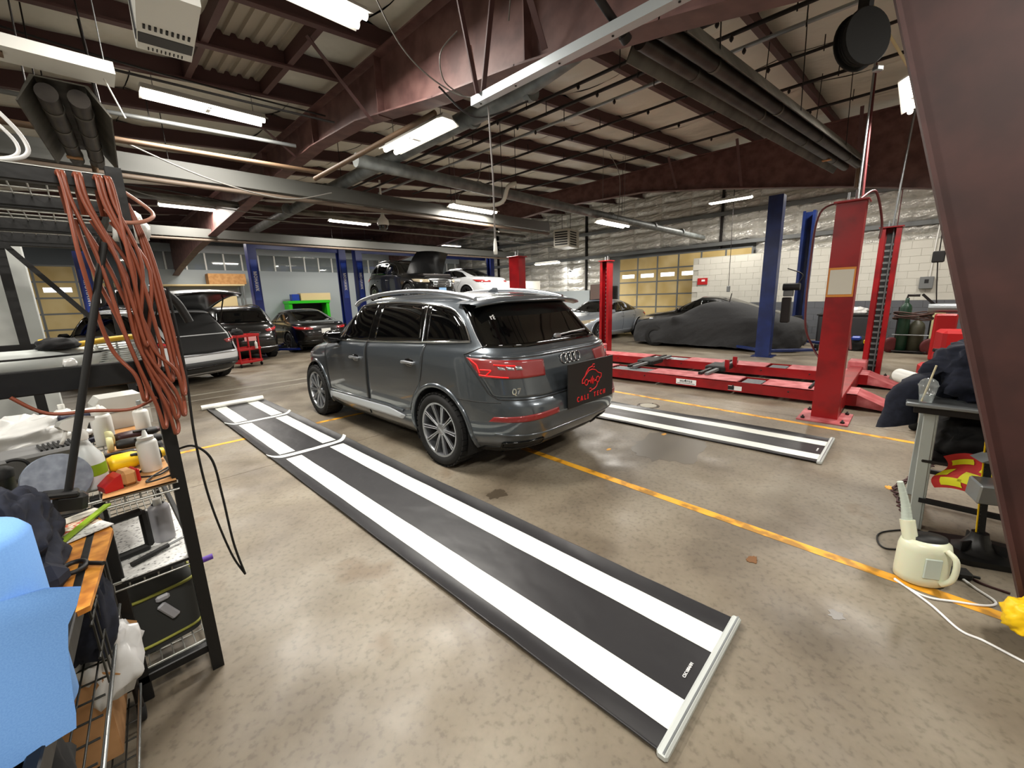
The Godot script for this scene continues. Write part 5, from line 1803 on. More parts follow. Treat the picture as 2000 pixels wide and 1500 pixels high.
	obj("bumper_trim", st, M.satin if opt.get("bright", true) else black, car)
	# front
	st = begin()
	var gy2 := 0.62 if suv else 0.5
	patch(st, sh, "front", 1.0, [[-0.38, gy2 - 0.06], [0.38, gy2 - 0.06]], [[-0.44, gy2 + 0.16], [0.44, gy2 + 0.16]], 0.006, 20, 6, 0.01)
	var gr := obj("grille", st, black, car)
	for k in 4:
		st = begin()
		line_on(st, sh, "front", 1.0, [[-0.38, gy2 - 0.03 + k * 0.05], [0.38, gy2 - 0.03 + k * 0.05]], 0.012, 0.012 if opt.get("bright_grille", false) else 0.006, 16, 5)
		obj("grille_bar", st, M.chrome, gr)
	st = begin()
	patch(st, sh, "front", 1.0, [[-0.7, 0.24], [0.7, 0.24]], [[-0.75, 0.36], [0.75, 0.36]], 0.006, 20, 4, 0.01)
	obj("lower_intake", st, black, car)
	if opt.get("front_plate", false):
		st = begin()
		var fp := sh.wrap(0.0, 0.46, 0.02, true)
		box(st, fp, Vector3(0.31, 0.155, 0.008), 0.003)
		obj("front_plate", st, M.plate_blue, car)
	st = begin()
	if suv:
		patch(st, sh, "front", 1.0, [[-0.72, 1.12], [0.0, 1.11], [0.72, 1.12]], [[-0.6, 1.52], [0.0, 1.55], [0.6, 1.52]], 0.006, 30, 8, 0.01)
	else:
		patch(st, sh, "front", 1.0, [[-0.7, 1.02], [0.0, 1.01], [0.7, 1.02]], [[-0.5, 1.385], [0.0, 1.4], [0.5, 1.385]], 0.006, 30, 8, 0.01)
	obj("windscreen", st, opt.get("glass", M.glass_dark), car)
	if suv:
		for s in [-1.0, 1.0]:
			st = begin()
			var rl := []
			for p in curve2([[-0.4, 1.57], [0.0, 1.64], [0.6, 1.665], [1.1, 1.64], [1.45, 1.585]]):
				rl.append(Vector3(s * 0.62, p[1], p[0]))
			tube(st, rl, 0.018, 6)
			obj("roof_rail", st, black if opt.get("rim", 1) else M.satin, car)
	if opt.get("black_roof", false):
		var rows := []
		for i in 15:
			var row := []
			for j in 15:
				var z := lerpf(-0.1, 0.75, i / 14.0)
				var x := lerpf(-0.55, 0.55, j / 14.0)
				row.append(Vector3(x, 1.474 - 0.05 * pow(absf(x) / 0.55, 3.0) - 0.07 * pow(absf(z - 0.25) / 0.5, 2.2), z))
			rows.append(row)
		st = begin()
		grid(st, rows, true)
		obj("roof_panel", st, black, car)
	if opt.get("hood_open", false):
		var rows := []
		for i in 9:
			var u := i / 8.0
			var row := []
			for j in 13:
				var v := j / 6.0 - 1.0
				row.append(Vector3(v * lerpf(0.78, 0.66, u), 1.12 + 0.72 * u + 0.1 * sin(u * PI) - 0.06 * v * v, -1.18 - 0.62 * u))
			rows.append(row)
		st = begin()
		grid(st, rows, false)
		obj("raised_hood", st, black, car)
		st = begin()
		box(st, Vector3(0, 0.98, -1.62), Vector3(1.2, 0.1, 0.75), 0.03)
		obj("engine_bay", st, M.pipe_black, car)
	return car

func line_y(pts: Array, z: float) -> float:
	for i in pts.size() - 1:
		if z >= pts[i][0] and z <= pts[i + 1][0]:
			return lerpf(pts[i][1], pts[i + 1][1], (z - pts[i][0]) / maxf(1e-6, pts[i + 1][0] - pts[i][0]))
	return pts[0][1] if z < pts[0][0] else pts[-1][1]

func other_cars() -> void:
	M.headlamp = mk(Color(0.75, 0.7, 0.6), 0.15, 0.3)
	M.plate_blue = mk(Color(0.55, 0.72, 0.9), 0.5)
	M.plate_red = mk(Color(0.85, 0.6, 0.6), 0.5)
	var white := paint(Color(0.82, 0.83, 0.84), 0.0, 0.35)
	var black := paint(Color(0.018, 0.018, 0.02), 0.3, 0.3)
	var silver := paint(Color(0.62, 0.65, 0.69), 0.55, 0.35)
	simple_car("white sport utility car with raised tailgate behind the shelving", "suv", white, Vector3(0.86, 0, -12.75), deg_to_rad(23.8), {"hatch_open": true, "tall_bumper": 0.16, "bumper": M.bumper_grey, "glass": M.glass_dark, "bright": false})
	simple_car("black sport utility car seen from behind, beside the red tool cart", "suv", black, Vector3(3.3, 0, -16.2), deg_to_rad(2.0), {"plate": M.plate_red, "bumper": M.pipe_black})
	simple_car("black low sedan in the shade left of the grey car's bonnet", "sedan", black, Vector3(5.85, 0, -17.0), deg_to_rad(0.0), {"rim": 0, "bright": false})
	simple_car("black sport utility car raised on the far lift with its hood up", "suv", black, Vector3(9.35, 1.52, -14.6), PI - 0.05, {"hood_open": true, "front_plate": true, "bright_grille": true})
	simple_car("white sedan with black roof raised on the far blue lift", "sedan", white, Vector3(12.35, 1.5, -15.2), 0.06, {"black_roof": true, "rim": 0, "bright": false})
	simple_car("silver sedan parked side-on before the tan overhead door", "sedan", silver, Vector3(13.95, 0, -8.72), PI / 2, {"spokes": 9})
	simple_car("white sedan half hidden behind the grey car's roof and silver sedan", "sedan", white, Vector3(13.6, 0, -11.5), PI / 2, {"bright": false})
	simple_car("dark car on low ramps behind the raised white tailgate", "suv", black, Vector3(1.25, 0.62, -17.2), deg_to_rad(0.0), {"bright": false})
	covered_car()

func covered_car() -> void:
	var t := thing("covered_car", "car under a dark grey fabric cover beside the block wall", "car", Vector3(13.25, 0, -4.35), 0.0)
	M.cover = textured(mk(Color(0.15, 0.152, 0.158), 0.9), null, 1.0, null, noise(0.05, [], 77, 4, 256), 0.4)
	var sh := Shell.new([[0.10, 0.93, 2.3, -2.42, 4.0, 3.0], [0.3, 0.945, 2.36, -2.46, 4.0, 3.0], [0.55, 0.95, 2.36, -2.42, 4.0, 2.8], [0.72, 0.93, 2.3, -2.25, 3.6, 2.8], [0.80, 0.905, 2.22, -1.9, 3.4, 2.8], [0.87, 0.87, 2.05, -1.35, 3.2, 2.8], [0.95, 0.83, 1.7, -0.9, 3.0, 2.8], [1.05, 0.77, 1.35, -0.68, 3.0, 3.0], [1.18, 0.68, 1.0, -0.42, 3.0, 3.0], [1.27, 0.56, 0.7, -0.2, 3.0, 3.0], [1.31, 0.4, 0.45, -0.02, 3.0, 3.0], [1.32, 0.2, 0.3, 0.08, 2.6, 2.6], [1.322, 0.004, 0.2, 0.12, 2.0, 2.0]])
	var nz := FastNoiseLite.new()
	nz.seed = 31
	nz.frequency = 0.55
	var rows := []
	for l in 61:
		var v: Array = sh.t[int(round(l / 60.0 * (sh.t.size() - 1)))]
		var ring := []
		var qr := sh.quarter(v, false, 48)
		var qf := sh.quarter(v, true, 48)
		var right := Array(qr)
		for i in range(47, -1, -1):
			right.append(qf[i])
		var pts := []
		for p in right:
			pts.append(Vector3(p.x, v[0], p.y))
		for i in range(right.size() - 2, -1, -1):
			pts.append(Vector3(-right[i].x, v[0], right[i].y))
		for p in pts:
			var out := Vector3(p.x, 0, p.z * 0.35).normalized()
			var fold := nz.get_noise_3d(p.x * 0.7 + p.y * 1.4, p.z * 1.2 - p.y * 1.6, p.x) * 0.075 * smoothstep(1.3, 0.5, p.y) + absf(nz.get_noise_3d(p.z * 2.6 + p.y * 2.0, p.x * 2.0, 4.0)) * -0.085 * smoothstep(1.25, 0.2, p.y)
			p += out * fold
			# mirrors push the cloth out
			var m := Vector3(-0.86, 0.88, -0.8)
			for s in [1.0, -1.0]:
				var d: float = p.distance_to(Vector3(m.x * s, m.y, m.z))
				p += Vector3(-0.24 * s, 0.08, 0.0) * exp(-d * d / 0.02)
			if v[0] < 0.2:
				p.y += 0.05 * nz.get_noise_2d(p.z * 2.0, p.x * 3.0)
			ring.append(p)
		rows.append(ring)
	var st := begin()
	grid(st, rows, true)
	obj("fabric_cover", st, M.cover, t)
	for s in [-1.0, 1.0]:
		for z in [1.4, -1.45]:
			st = begin()
			lathe(st, [Vector2(0.18, -0.1), Vector2(0.31, -0.1), Vector2(0.32, 0.0), Vector2(0.31, 0.1), Vector2(0.18, 0.1)], 24, Transform3D(Basis(Vector3(0, 1, 0), Vector3(-1, 0, 0), Vector3(0, 0, 1)), Vector3(s * 0.76, 0.32, z)))
			obj("tyre", st, M.rubber, t)
	st = begin()
	tube(st, [Vector3(-0.3, 1.31, 0.5), Vector3(-0.3, 1.55, 0.55)], 0.012, 6)
	obj("aerial", st, M.rubber, t)
# ---------------------------------------------------------------- lifts
func post4(t: Node3D, x: float, z: float, face: float, h: float) -> void:
	# a folded steel post, open towards «face» along x
	var st := begin()
	var w := 0.27
	var d := 0.2
	var p := PackedVector2Array([Vector2(-d / 2, -w / 2), Vector2(d / 2, -w / 2), Vector2(d / 2, -w / 2 + 0.07), Vector2(d / 2 - 0.012, -w / 2 + 0.07), Vector2(d / 2 - 0.012, -w / 2 + 0.012), Vector2(-d / 2 + 0.012, -w / 2 + 0.012), Vector2(-d / 2 + 0.012, w / 2 - 0.012), Vector2(d / 2 - 0.012, w / 2 - 0.012), Vector2(d / 2 - 0.012, w / 2 - 0.07), Vector2(d / 2, w / 2 - 0.07), Vector2(d / 2, w / 2), Vector2(-d / 2, w / 2)])
	var q := PackedVector2Array()
	for v in p:
		q.append(Vector2(v.x * face, v.y))
	prism(st, q, h - 0.02, Transform3D(Basis(Vector3.RIGHT, Vector3(0, 0, 1), Vector3.UP), Vector3(x, 0.02, z)))
	var post := obj("post", st, M.lift_red, t)
	st = begin()
	slab(st, Vector3(x - 0.3, 0.0, z - 0.26), Vector3(x + 0.3, 0.02, z + 0.26), 0.003)
	var bp := obj("base_plate", st, M.lift_pink, t)
	for sx in [-0.24, 0.24]:
		for sz in [-0.2, 0.2]:
			st = begin()
			lathe(st, [Vector2(0.022, 0.0), Vector2(0.022, 0.022), Vector2(0.022, 0.022), Vector2(0.01, 0.022), Vector2(0.01, 0.04), Vector2(0.0, 0.04)], 8, Transform3D(Basis(), Vector3(x + sx, 0.02, z + sz)))
			obj("anchor_bolt", st, M.pipe_black, bp)
	st = begin()
	slab(st, Vector3(x - 0.14, h - 0.02, z - 0.16), Vector3(x + 0.14, h, z + 0.16), 0.004)
	obj("cap", st, M.lift_red, post)
	# lock ladder inside the channel
	st = begin()
	slab(st, Vector3(x - face * 0.07 - 0.008, 0.1, z - 0.05), Vector3(x - face * 0.07 + 0.008, h - 0.1, z + 0.05))
	var lad := obj("lock_ladder", st, M.ink_black, post)
	for k in 22:
		st = begin()
		slab(st, Vector3(x - face * 0.06 - 0.006, 0.2 + k * 0.1, z - 0.055), Vector3(x - face * 0.06 + 0.02, 0.235 + k * 0.1, z + 0.055))
		obj("ladder_rung", st, M.galv_dull, lad)
	st = begin()
	tube(st, [Vector3(x, 0.1, z + 0.03), Vector3(x, h + 0.12, z + 0.03)], 0.012, 6)
	obj("lift_cable", st, M.galv_dull, post)
	st = begin()
	tube(st, [Vector3(x, h - 0.02, z - 0.04), Vector3(x, h + 0.1, z - 0.04)], 0.012, 8)
	obj("stud", st, M.galv, post)

func lifts() -> void:
	var t := thing("four_post_lift", "red four-post car lift with two lowered runways right of the grey car", "lift")
	post4(t, 6.42, -0.67, 1.0, 2.6)
	post4(t, 9.8, -0.45, -1.0, 2.6)
	post4(t, 6.42, -6.0, 1.0, 2.45)
	post4(t, 9.9, -6.02, -1.0, 2.5)
	for x in [[7.05, 7.56], [8.72, 9.23]]:
		var st := begin()
		slab(st, Vector3(x[0], 0.055, -5.75), Vector3(x[0] + 0.012, 0.215, -0.42))
		slab(st, Vector3(x[1] - 0.012, 0.055, -5.75), Vector3(x[1], 0.215, -0.42))
		obj("runway_side", st, M.lift_red, t)
		st = begin()
		for z in [[-5.75, -4.25], [-3.4, -1.9], [-1.55, -0.42]]:
			slab(st, Vector3(x[0], 0.2, z[0]), Vector3(x[1], 0.222, z[1]), 0.004)
			obj("runway_deck", st, M.lift_pink, t)
			st = begin()
		for z in [[-4.25, -3.4], [-1.9, -1.55]]:
			slab(st, Vector3(x[0] + 0.02, 0.14, z[0]), Vector3(x[1] - 0.02, 0.165, z[1]))
			obj("sunken_deck", st, M.ink_black, t)
			st = begin()
			for k in 5:
				slab(st, Vector3(x[0] + 0.06 + k * 0.085, 0.165, z[0] + 0.04), Vector3(x[0] + 0.1 + k * 0.085, 0.2, z[1] - 0.04), 0.004)
				obj("slip_plate", st, M.galv, t)
				st = begin()
		prism(st, PackedVector2Array([Vector2(0, 0.215), Vector2(0.0, 0.06), Vector2(0.4, 0.02), Vector2(0.42, 0.03)]), x[1] - x[0], Transform3D(Basis(Vector3(0, 0, 1), Vector3.UP, Vector3(1, 0, 0)), Vector3(x[0], 0, -0.42)))
		obj("approach_ramp", st, M.lift_pink, t)
		st = begin()
		tube(st, [Vector3(x[0] + 0.02, 0.24, -0.95), Vector3(x[1] - 0.02, 0.24, -0.95)], 0.02, 8)
		obj("wheel_stop", st, M.ink_black, t)
		for k in 6:
			st = begin()
			lathe(st, [Vector2(0.012, 0.0), Vector2(0.01, 0.01), Vector2(0.0, 0.012)], 8, Transform3D(Basis(Vector3(0, 1, 0), Vector3(-1, 0, 0), Vector3(0, 0, 1)), Vector3(x[0], 0.15, -1.2 - k * 0.75)))
			obj("side_bolt", st, M.ink_black, t)
	for z in [-0.62, -5.95]:
		var st := begin()
		slab(st, Vector3(6.55, 0.05, z - 0.09), Vector3(9.68, 0.26, z + 0.09), 0.008)
		obj("cross_beam", st, M.lift_red, t)
		st = begin()
		box(st, Vector3(9.5, 0.2, z), Vector3(0.36, 0.3, 0.26), 0.02)
		obj("beam_end", st, M.lift_pink, t)
	for z in [-3.85, -2.5]:
		var st := begin()
		for o in [-0.09, 0.02]:
			slab(st, Vector3(7.3, 0.222, z + o), Vector3(8.98, 0.27, z + o + 0.06), 0.006)
			obj("jack_beam", st, M.pipe_black if o < 0.0 else M.galv_dull, t)
			st = begin()
		box(st, Vector3(8.1, 0.25, z), Vector3(0.5, 0.1, 0.34), 0.02)
		obj("rolling_jack", st, M.ink_black, t)
	for x in [7.9, 8.35]:
		var st := begin()
		slab(st, Vector3(x, 0.222, -2.35), Vector3(x + 0.05, 0.42, -2.28), 0.004)
		obj("jack_post", st, M.lift_red, t)
	# stickers
	var st := begin()
	slab(st, Vector3(7.046, 0.075, -2.86), Vector3(7.05, 0.165, -2.52))
	var lb := obj("sticker", st, M.ink_white, t)
	var mb := Basis(Vector3(0, 0, 1), Vector3.UP, Vector3(-1, 0, 0))
	text("sticker_lettering", "HUNTER", 0.055, M.ink_black, lb, Transform3D(mb, Vector3(7.0445, 0.13, -2.69)), 0.002, true)
	st = begin()
	slab(st, Vector3(7.0445, 0.09, -2.84), Vector3(7.046, 0.098, -2.54))
	obj("sticker_rule", st, M.ink_black, lb)
	st = begin()
	slab(st, Vector3(7.046, 0.075, -2.02), Vector3(7.05, 0.145, -1.82))
	var lb2 := obj("sticker", st, M.ink_white, t)
	st = begin()
	slab(st, Vector3(7.0445, 0.08, -2.02), Vector3(7.046, 0.14, -1.93))
	obj("sticker_block", st, M.ink_black, lb2)
	# taped paper on the near post
	st = begin()
	slab(st, Vector3(6.314, 1.52, -0.8), Vector3(6.318, 1.86, -0.545))
	var tp := obj("tape_border", st, M.tape_orange, t)
	st = begin()
	slab(st, Vector3(6.310, 1.55, -0.785), Vector3(6.314, 1.835, -0.56))
	obj("paper_sheet", st, M.paper_note, tp)
	# hoses on the near post
	wire("red air hose looping from the near red lift post", [Vector3(6.4, 2.6, -0.72), Vector3(6.3, 2.5, -0.95), Vector3(6.35, 1.9, -1.0), Vector3(6.35, 1.2, -0.98), Vector3(6.4, 0.9, -0.88), Vector3(6.35, 0.78, -0.8)], 0.012, M.hose_red, "air_hose", "hose")
	wire("dark hose arching from the post top down its right side", [Vector3(6.45, 2.62, -0.6), Vector3(6.75, 2.72, -0.5), Vector3(6.95, 2.4, -0.42), Vector3(6.95, 2.2, -0.42)], 0.014, M.hose_red, "air_hose", "hose")
	wire("red pipe dropping from the roof beside the near red post", [Vector3(7.84, 4.5, -0.76), Vector3(7.8, 2.4, -0.7), Vector3(7.72, 1.2, -0.66), Vector3(7.6, 0.75, -0.6)], 0.016, M.hose_red, "air_hose", "hose")
	wire("thin steel rod hanging from the roof to the far red post", [Vector3(9.65, 4.85, -0.36), Vector3(9.8, 2.62, -0.44)], 0.014, M.galv, "drop_rod", "rod")
	wire("thin steel rod hanging above the near red lift post", [Vector3(7.6, 4.6, -0.75), Vector3(7.62, 2.5, -0.74)], 0.012, M.galv, "drop_rod", "rod")
	# blue two-post lift by the covered car
	M.col_blue = M.lift_blue
	var b := two_post("blue two-post lift flanking the covered car", Vector3(11.66, 0, -2.6), Vector3(14.75, 0, -2.45), 3.74, M.lift_blue, false, "")
	# motor pack on the near blue column
	var pk := thing("hydraulic_pack", "black motor and oil tank bolted on the near blue column", "pump", Vector3(11.86, 1.35, -2.35))
	st = begin()
	tube(st, [Vector3(0, 0.32, 0), Vector3(0, 0.32, 0.34)], 0.085, 14)
	obj("motor", st, M.ink_black, pk)
	st = begin()
	box(st, Vector3(0, 0.17, 0.12), Vector3(0.13, 0.14, 0.2), 0.015)
	obj("valve_block", st, M.galv_dull, pk)
	st = begin()
	box(st, Vector3(0, -0.22, 0.1), Vector3(0.18, 0.6, 0.18), 0.02)
	obj("oil_tank", st, M.pipe_black, pk)
	st = begin()
	tube(st, spline([Vector3(0, 0.4, 0.3), Vector3(0.05, 0.6, 0.35), Vector3(0, 0.75, 0.05)], 5), 0.012, 6)
	obj("cable", st, M.pipe_black, pk)
	# far blue lifts
	two_post("far blue two-post lift around the black cars at left", Vector3(4.28, 0, -16.0), Vector3(7.3, 0, -16.0), 3.62, M.bright_blue, true, "MOHAWK")
	two_post("far blue two-post lift carrying the black sport utility car", Vector3(7.95, 0, -16.0), Vector3(11.6, 0, -16.0), 3.66, M.bright_blue, true, "MOHAWK")
	two_post("far blue two-post lift carrying the white sedan", Vector3(11.95, 0, -16.9), Vector3(15.3, 0, -16.2), 3.7, M.bright_blue, true, "")
	two_post("blue two-post lift at far left before the tan door", Vector3(0.28, 0, -15.3), Vector3(-2.9, 0, -15.3), 3.1, M.bright_blue, false, "MOHAWK")

func two_post(label: String, a: Vector3, b: Vector3, h: float, m: Material, bridge: bool, words: String) -> Node3D:
	var t := thing("two_post_lift", label, "lift", Vector3.ZERO, 0.0, "blue two-post lifts")
	var first := true
	for p in [a, b]:
		var face: float = 1.0 if (p == a) == (b.x > a.x) else -1.0
		var st := begin()
		var w := 0.3
		var d := 0.26
		var poly := PackedVector2Array([Vector2(-d / 2 * face, -w / 2), Vector2(d / 2 * face, -w / 2), Vector2(d / 2 * face, -w / 2 + 0.07), Vector2((d / 2 - 0.014) * face, -w / 2 + 0.07), Vector2((d / 2 - 0.014) * face, -w / 2 + 0.014), Vector2((-d / 2 + 0.014) * face, -w / 2 + 0.014), Vector2((-d / 2 + 0.014) * face, w / 2 - 0.014), Vector2((d / 2 - 0.014) * face, w / 2 - 0.014), Vector2((d / 2 - 0.014) * face, w / 2 - 0.07), Vector2(d / 2 * face, w / 2 - 0.07), Vector2(d / 2 * face, w / 2), Vector2(-d / 2 * face, w / 2)])
		prism(st, poly, h - 0.015, Transform3D(Basis(Vector3.RIGHT, Vector3(0, 0, 1), Vector3.UP), p + Vector3(0, 0.015, 0)))
		var col := obj("column", st, m, t)
		st = begin()
		box(st, p + Vector3(0.06 * face, 0.01, 0), Vector3(0.5, 0.02, 0.46), 0.003)
		obj("base_plate", st, M.lift_blue if m == M.lift_blue else m, t)
		var ch := 1.45 if bridge and words == "" or label.contains("carrying") else 0.25
		st = begin()
		box(st, p + Vector3(0.03 * face, ch + 0.2, 0), Vector3(0.22, 0.8, 0.22), 0.01)
		var car := obj("carriage", st, M.ink_black, t)
		for s in [-1.0, 1.0]:
			st = begin()
			bar(st, p + Vector3(0.14 * face, ch - 0.12, 0.1 * s), p + Vector3(0.85 * face, ch - 0.12, 0.95 * s), 0.09, 0.07, Vector3.UP, 0.008)
			obj("swing_arm", st, M.yellow if label.contains("carrying the black") else m, t)
			st = begin()
			lathe(st, [Vector2(0.0, -0.08), Vector2(0.05, -0.08), Vector2(0.05, 0.05), Vector2(0.06, 0.07), Vector2(0.0, 0.07)], 12, Transform3D(Basis(), p + Vector3(0.85 * face, ch - 0.06, 0.95 * s)))
			obj("lift_pad", st, M.ink_black, t)
		if words != "":
			st = begin()
			var front: Vector3 = p + Vector3(0, 0, w / 2 + 0.002)
			slab(st, front + Vector3(-0.09, h * 0.5, 0), front + Vector3(0.09, h * 0.86, 0.003))
			var pl := obj("name_panel", st, M.panel_blue, col)
			text("column_lettering", words, 0.14, M.ink_white, pl, Transform3D(Basis(Vector3(0, -1, 0), Vector3(1, 0, 0), Vector3(0, 0, 1)), front + Vector3(0.0, h * 0.67, 0.005)), 0.002, true)
		first = false
	if bridge:
		var st := begin()
		box(st, (a + b) * 0.5 + Vector3(0, h - 0.08, 0), Vector3((b - a).length() - 0.26, 0.14, 0.16), 0.01)
		obj("overhead_beam", st, m, t)
	return t
# ---------------------------------------------------------------- right foreground and the wall beyond
func cloth(called: String, label: String, category: String, at: Vector3, size: Vector3, seed_: int, m: Material, n := 26, turn := 0.0, rough_ := 0.35) -> MeshInstance3D:
	# a heap of folded cloth: a closed lump flattened on what it lies on
	var nz := FastNoiseLite.new()
	nz.seed = seed_
	nz.frequency = 1.0
	var st := begin()
	var rows := []
	for i in n + 1:
		var ph := PI * i / n
		var row := []
		for j in n * 2 + 1:
			var th := TAU * j / (n * 2)
			var d := Vector3(sin(ph) * cos(th), cos(ph), sin(ph) * sin(th))
			var k := 1.0 + rough_ * nz.get_noise_3d(d.x * 1.5, d.y * 1.5, d.z * 1.5) - 0.3 * absf(nz.get_noise_3d(d.x * 3.2 + 5.0, d.y * 2.2, d.z * 3.2))
			var p := d * k
			p.y = maxf(p.y, -0.55) + 0.55
			p.x = signf(p.x) * pow(absf(p.x), 0.75)
			p.z = signf(p.z) * pow(absf(p.z), 0.75)
			row.append(Basis(Vector3.UP, turn) * (p * size * Vector3(0.5, 0.66, 0.5)))
		rows.append(row)
	grid(st, rows, false)
	var o := obj(called, st, m)
	o.position = at
	tag(o, label, category)
	return o

func right_side() -> void:
	var st: SurfaceTool
	# steel table
	var t := thing("steel_table", "small steel table with jackets and a plastic cup, left of the maroon column", "table", Vector3(3.6, 0, 0.05))
	st = begin()
	box(st, Vector3(0.42, 0.885, 0.58), Vector3(0.84, 0.02, 1.2), 0.004)
	obj("tabletop", st, M.galv, t)
	st = begin()
	box(st, Vector3(0.42, 0.855, 0.58), Vector3(0.78, 0.05, 1.12), 0.004)
	obj("apron", st, M.pipe_black, t)
	for p in [Vector3(0.08, 0, 0.1), Vector3(0.76, 0, 0.1), Vector3(0.08, 0, 1.08), Vector3(0.76, 0, 1.08)]:
		st = begin()
		var foot: Vector3 = p + Vector3(0.06, 0, 0.02) if p.x < 0.4 and p.z < 0.5 else p
		bar(st, Vector3(foot.x, 0.0, foot.z), Vector3(p.x, 0.84, p.z), 0.058, 0.02, Vector3(1, 0, 0), 0.004)
		bar(st, Vector3(foot.x + 0.03, 0.0, foot.z + 0.03), Vector3(p.x + 0.03, 0.84, p.z + 0.03), 0.02, 0.07, Vector3(1, 0, 0), 0.004)
		obj("leg", st, M.leg_pale, t)
	st = begin()
	box(st, Vector3(0.44, 0.5, 0.6), Vector3(0.7, 0.02, 1.0), 0.004)
	obj("middle_shelf", st, M.pipe_black, t)
	for e in [[Vector3(0.12, 0.22, 0.12), Vector3(0.12, 0.22, 1.1)], [Vector3(0.76, 0.22, 0.12), Vector3(0.76, 0.22, 1.1)], [Vector3(0.12, 0.22, 0.14), Vector3(0.76, 0.22, 0.14)]]:
		st = begin()
		bar(st, e[0], e[1], 0.03, 0.03)
		obj("lower_rail", st, M.ink_black, t)
	# cup
	t = thing("plastic_cup", "clear plastic cup with dome lid and straw on the steel table", "cup", Vector3(3.68, 0.895, 0.12))
	st = begin()
	lathe(st, [Vector2(0.0, 0.002), Vector2(0.032, 0.002), Vector2(0.047, 0.11)], 24)
	obj("cup_wall", st, M.clear_plastic, t)
	st = begin()
	lathe(st, [Vector2(0.05, 0.108), Vector2(0.051, 0.116), Vector2(0.046, 0.12), Vector2(0.04, 0.14), Vector2(0.022, 0.155), Vector2(0.008, 0.158)], 24)
	obj("dome_lid", st, M.clear_plastic, t)
	st = begin()
	tube(st, [Vector3(-0.03, 0.01, -0.02), Vector3(0.02, 0.24, 0.02)], 0.005, 8)
	obj("straw", st, M.straw, t)
	st = begin()
	lathe(st, [Vector2(0.0, 0.004), Vector2(0.03, 0.004), Vector2(0.036, 0.05), Vector2(0.0, 0.05)], 20)
	obj("drink", st, glassy(Color(0.8, 0.85, 0.85), 0.25), t)
	cloth("navy_jacket", "rumpled navy jacket heaped on the steel table", "jacket", Vector3(4.02, 0.895, 0.5), Vector3(0.62, 0.42, 0.78), 4, M.navy, 30)
	var jk := get_child(get_child_count() - 1)
	st = begin()
	var rows := []
	var nz := FastNoiseLite.new()
	nz.seed = 8
	nz.frequency = 3.0
	for i in 15:
		var u := i / 14.0
		var c := Vector3(3.98, 1.08, 0.2).lerp(Vector3(3.76, 0.7, 0.0), u) + Vector3(-0.06 * sin(u * PI), 0.1 * sin(u * PI), -0.05 * sin(u * PI))
		var row := []
		for k in 17:
			var an := TAU * k / 16
			var rr := 0.085 * (1.0 + 0.3 * nz.get_noise_2d(u * 3.0, cos(an)) + 0.1 * u)
			row.append(c + Vector3(cos(an) * rr * 0.6, sin(an) * rr * 0.35, sin(an) * rr * 1.0) - Vector3(3.6 + 0.42, 0.895, 0.5))
		rows.append(row)
	grid(st, rows, true)
	obj("sleeve", st, M.navy, jk)
	cloth("black_bag", "black bag stuffed on the shelf under the steel table", "bag", Vector3(4.0, 0.512, 0.42), Vector3(0.5, 0.3, 0.46), 12, M.black_cloth, 22)
	t = thing("carton", "small brown carton below the black bag under the table", "carton", Vector3(3.83, 0.512, 0.66), 0.3)
	st = begin()
	box(st, Vector3(0, 0.06, 0), Vector3(0.22, 0.12, 0.26), 0.003)
	obj("box_body", st, M.card, t)
	st = begin()
	box(st, Vector3(-0.04, 0.125, 0.0), Vector3(0.12, 0.004, 0.25), 0.0, Basis(Vector3(0, 0, 1), 0.3))
	obj("flap", st, M.card, t)
	# high visibility vest hanging below
	t = thing("safety_vest", "red and yellow checked safety vest hanging below the steel table", "vest", Vector3(3.69, 0, 0.38))
	var vr := []
	for i in 15:
		var row := []
		for j in 21:
			var u := j / 20.0
			var v := i / 14.0
			row.append(Vector3(-0.05 + 0.035 * sin(u * 5.0 + v * 2.0) + 0.03 * v, 0.57 - 0.24 * v + 0.02 * sin(u * 6.0) + 0.05 * u, -0.14 + 0.36 * u + 0.03 * sin(v * 6.0)))
		vr.append(row)
	st = begin()
	grid(st, vr, false)
	obj("vest_cloth", st, M.vest_red, t)
	for k in [[2, 4, 1, 6], [6, 9, 0, 3], [3, 6, 8, 12], [7, 11, 6, 10], [1, 4, 14, 18], [10, 13, 2, 7], [9, 12, 13, 17]]:
		var sub := []
		for i in range(k[0], k[1] + 1):
			var row := []
			for j in range(k[2], k[3] + 1):
				row.append(vr[i][j] + Vector3(-0.004, 0.0, 0.0))
			sub.append(row)
		st = begin()
		grid(st, sub, false)
		obj("yellow_patch", st, M.vest_yellow, t)
	# gauge stand: black base, yellow rule, steel box
	t = thing("target_stand", "black based stand with a yellow measuring pole and steel box", "stand", Vector3(3.58, 0, 0.45), 0.35)
	st = begin()
	prism(st, PackedVector2Array([Vector2(-0.13, -0.2), Vector2(0.13, -0.2), Vector2(0.16, -0.12), Vector2(0.16, 0.16), Vector2(0.1, 0.21), Vector2(-0.12, 0.21), Vector2(-0.16, 0.1), Vector2(-0.16, -0.14)]), 0.035, Transform3D(Basis(Vector3.RIGHT, Vector3(0, 0, -1), Vector3.UP), Vector3.ZERO))
	obj("base_pad", st, M.black_plastic, t)
	st = begin()
	lathe(st, [Vector2(0.12, 0.035), Vector2(0.08, 0.05), Vector2(0.045, 0.12), Vector2(0.04, 0.15), Vector2(0.04, 0.15), Vector2(0.0, 0.15)], 8)
	obj("socket", st, M.black_plastic, t)
	for k in 3:
		st = begin()
		box(st, Basis(Vector3.UP, k * 2.1) * Vector3(0.08, 0.07, 0), Vector3(0.08, 0.06, 0.008), 0.0, Basis(Vector3.UP, k * 2.1))
		obj("rib", st, M.black_plastic, t)
	st = begin()
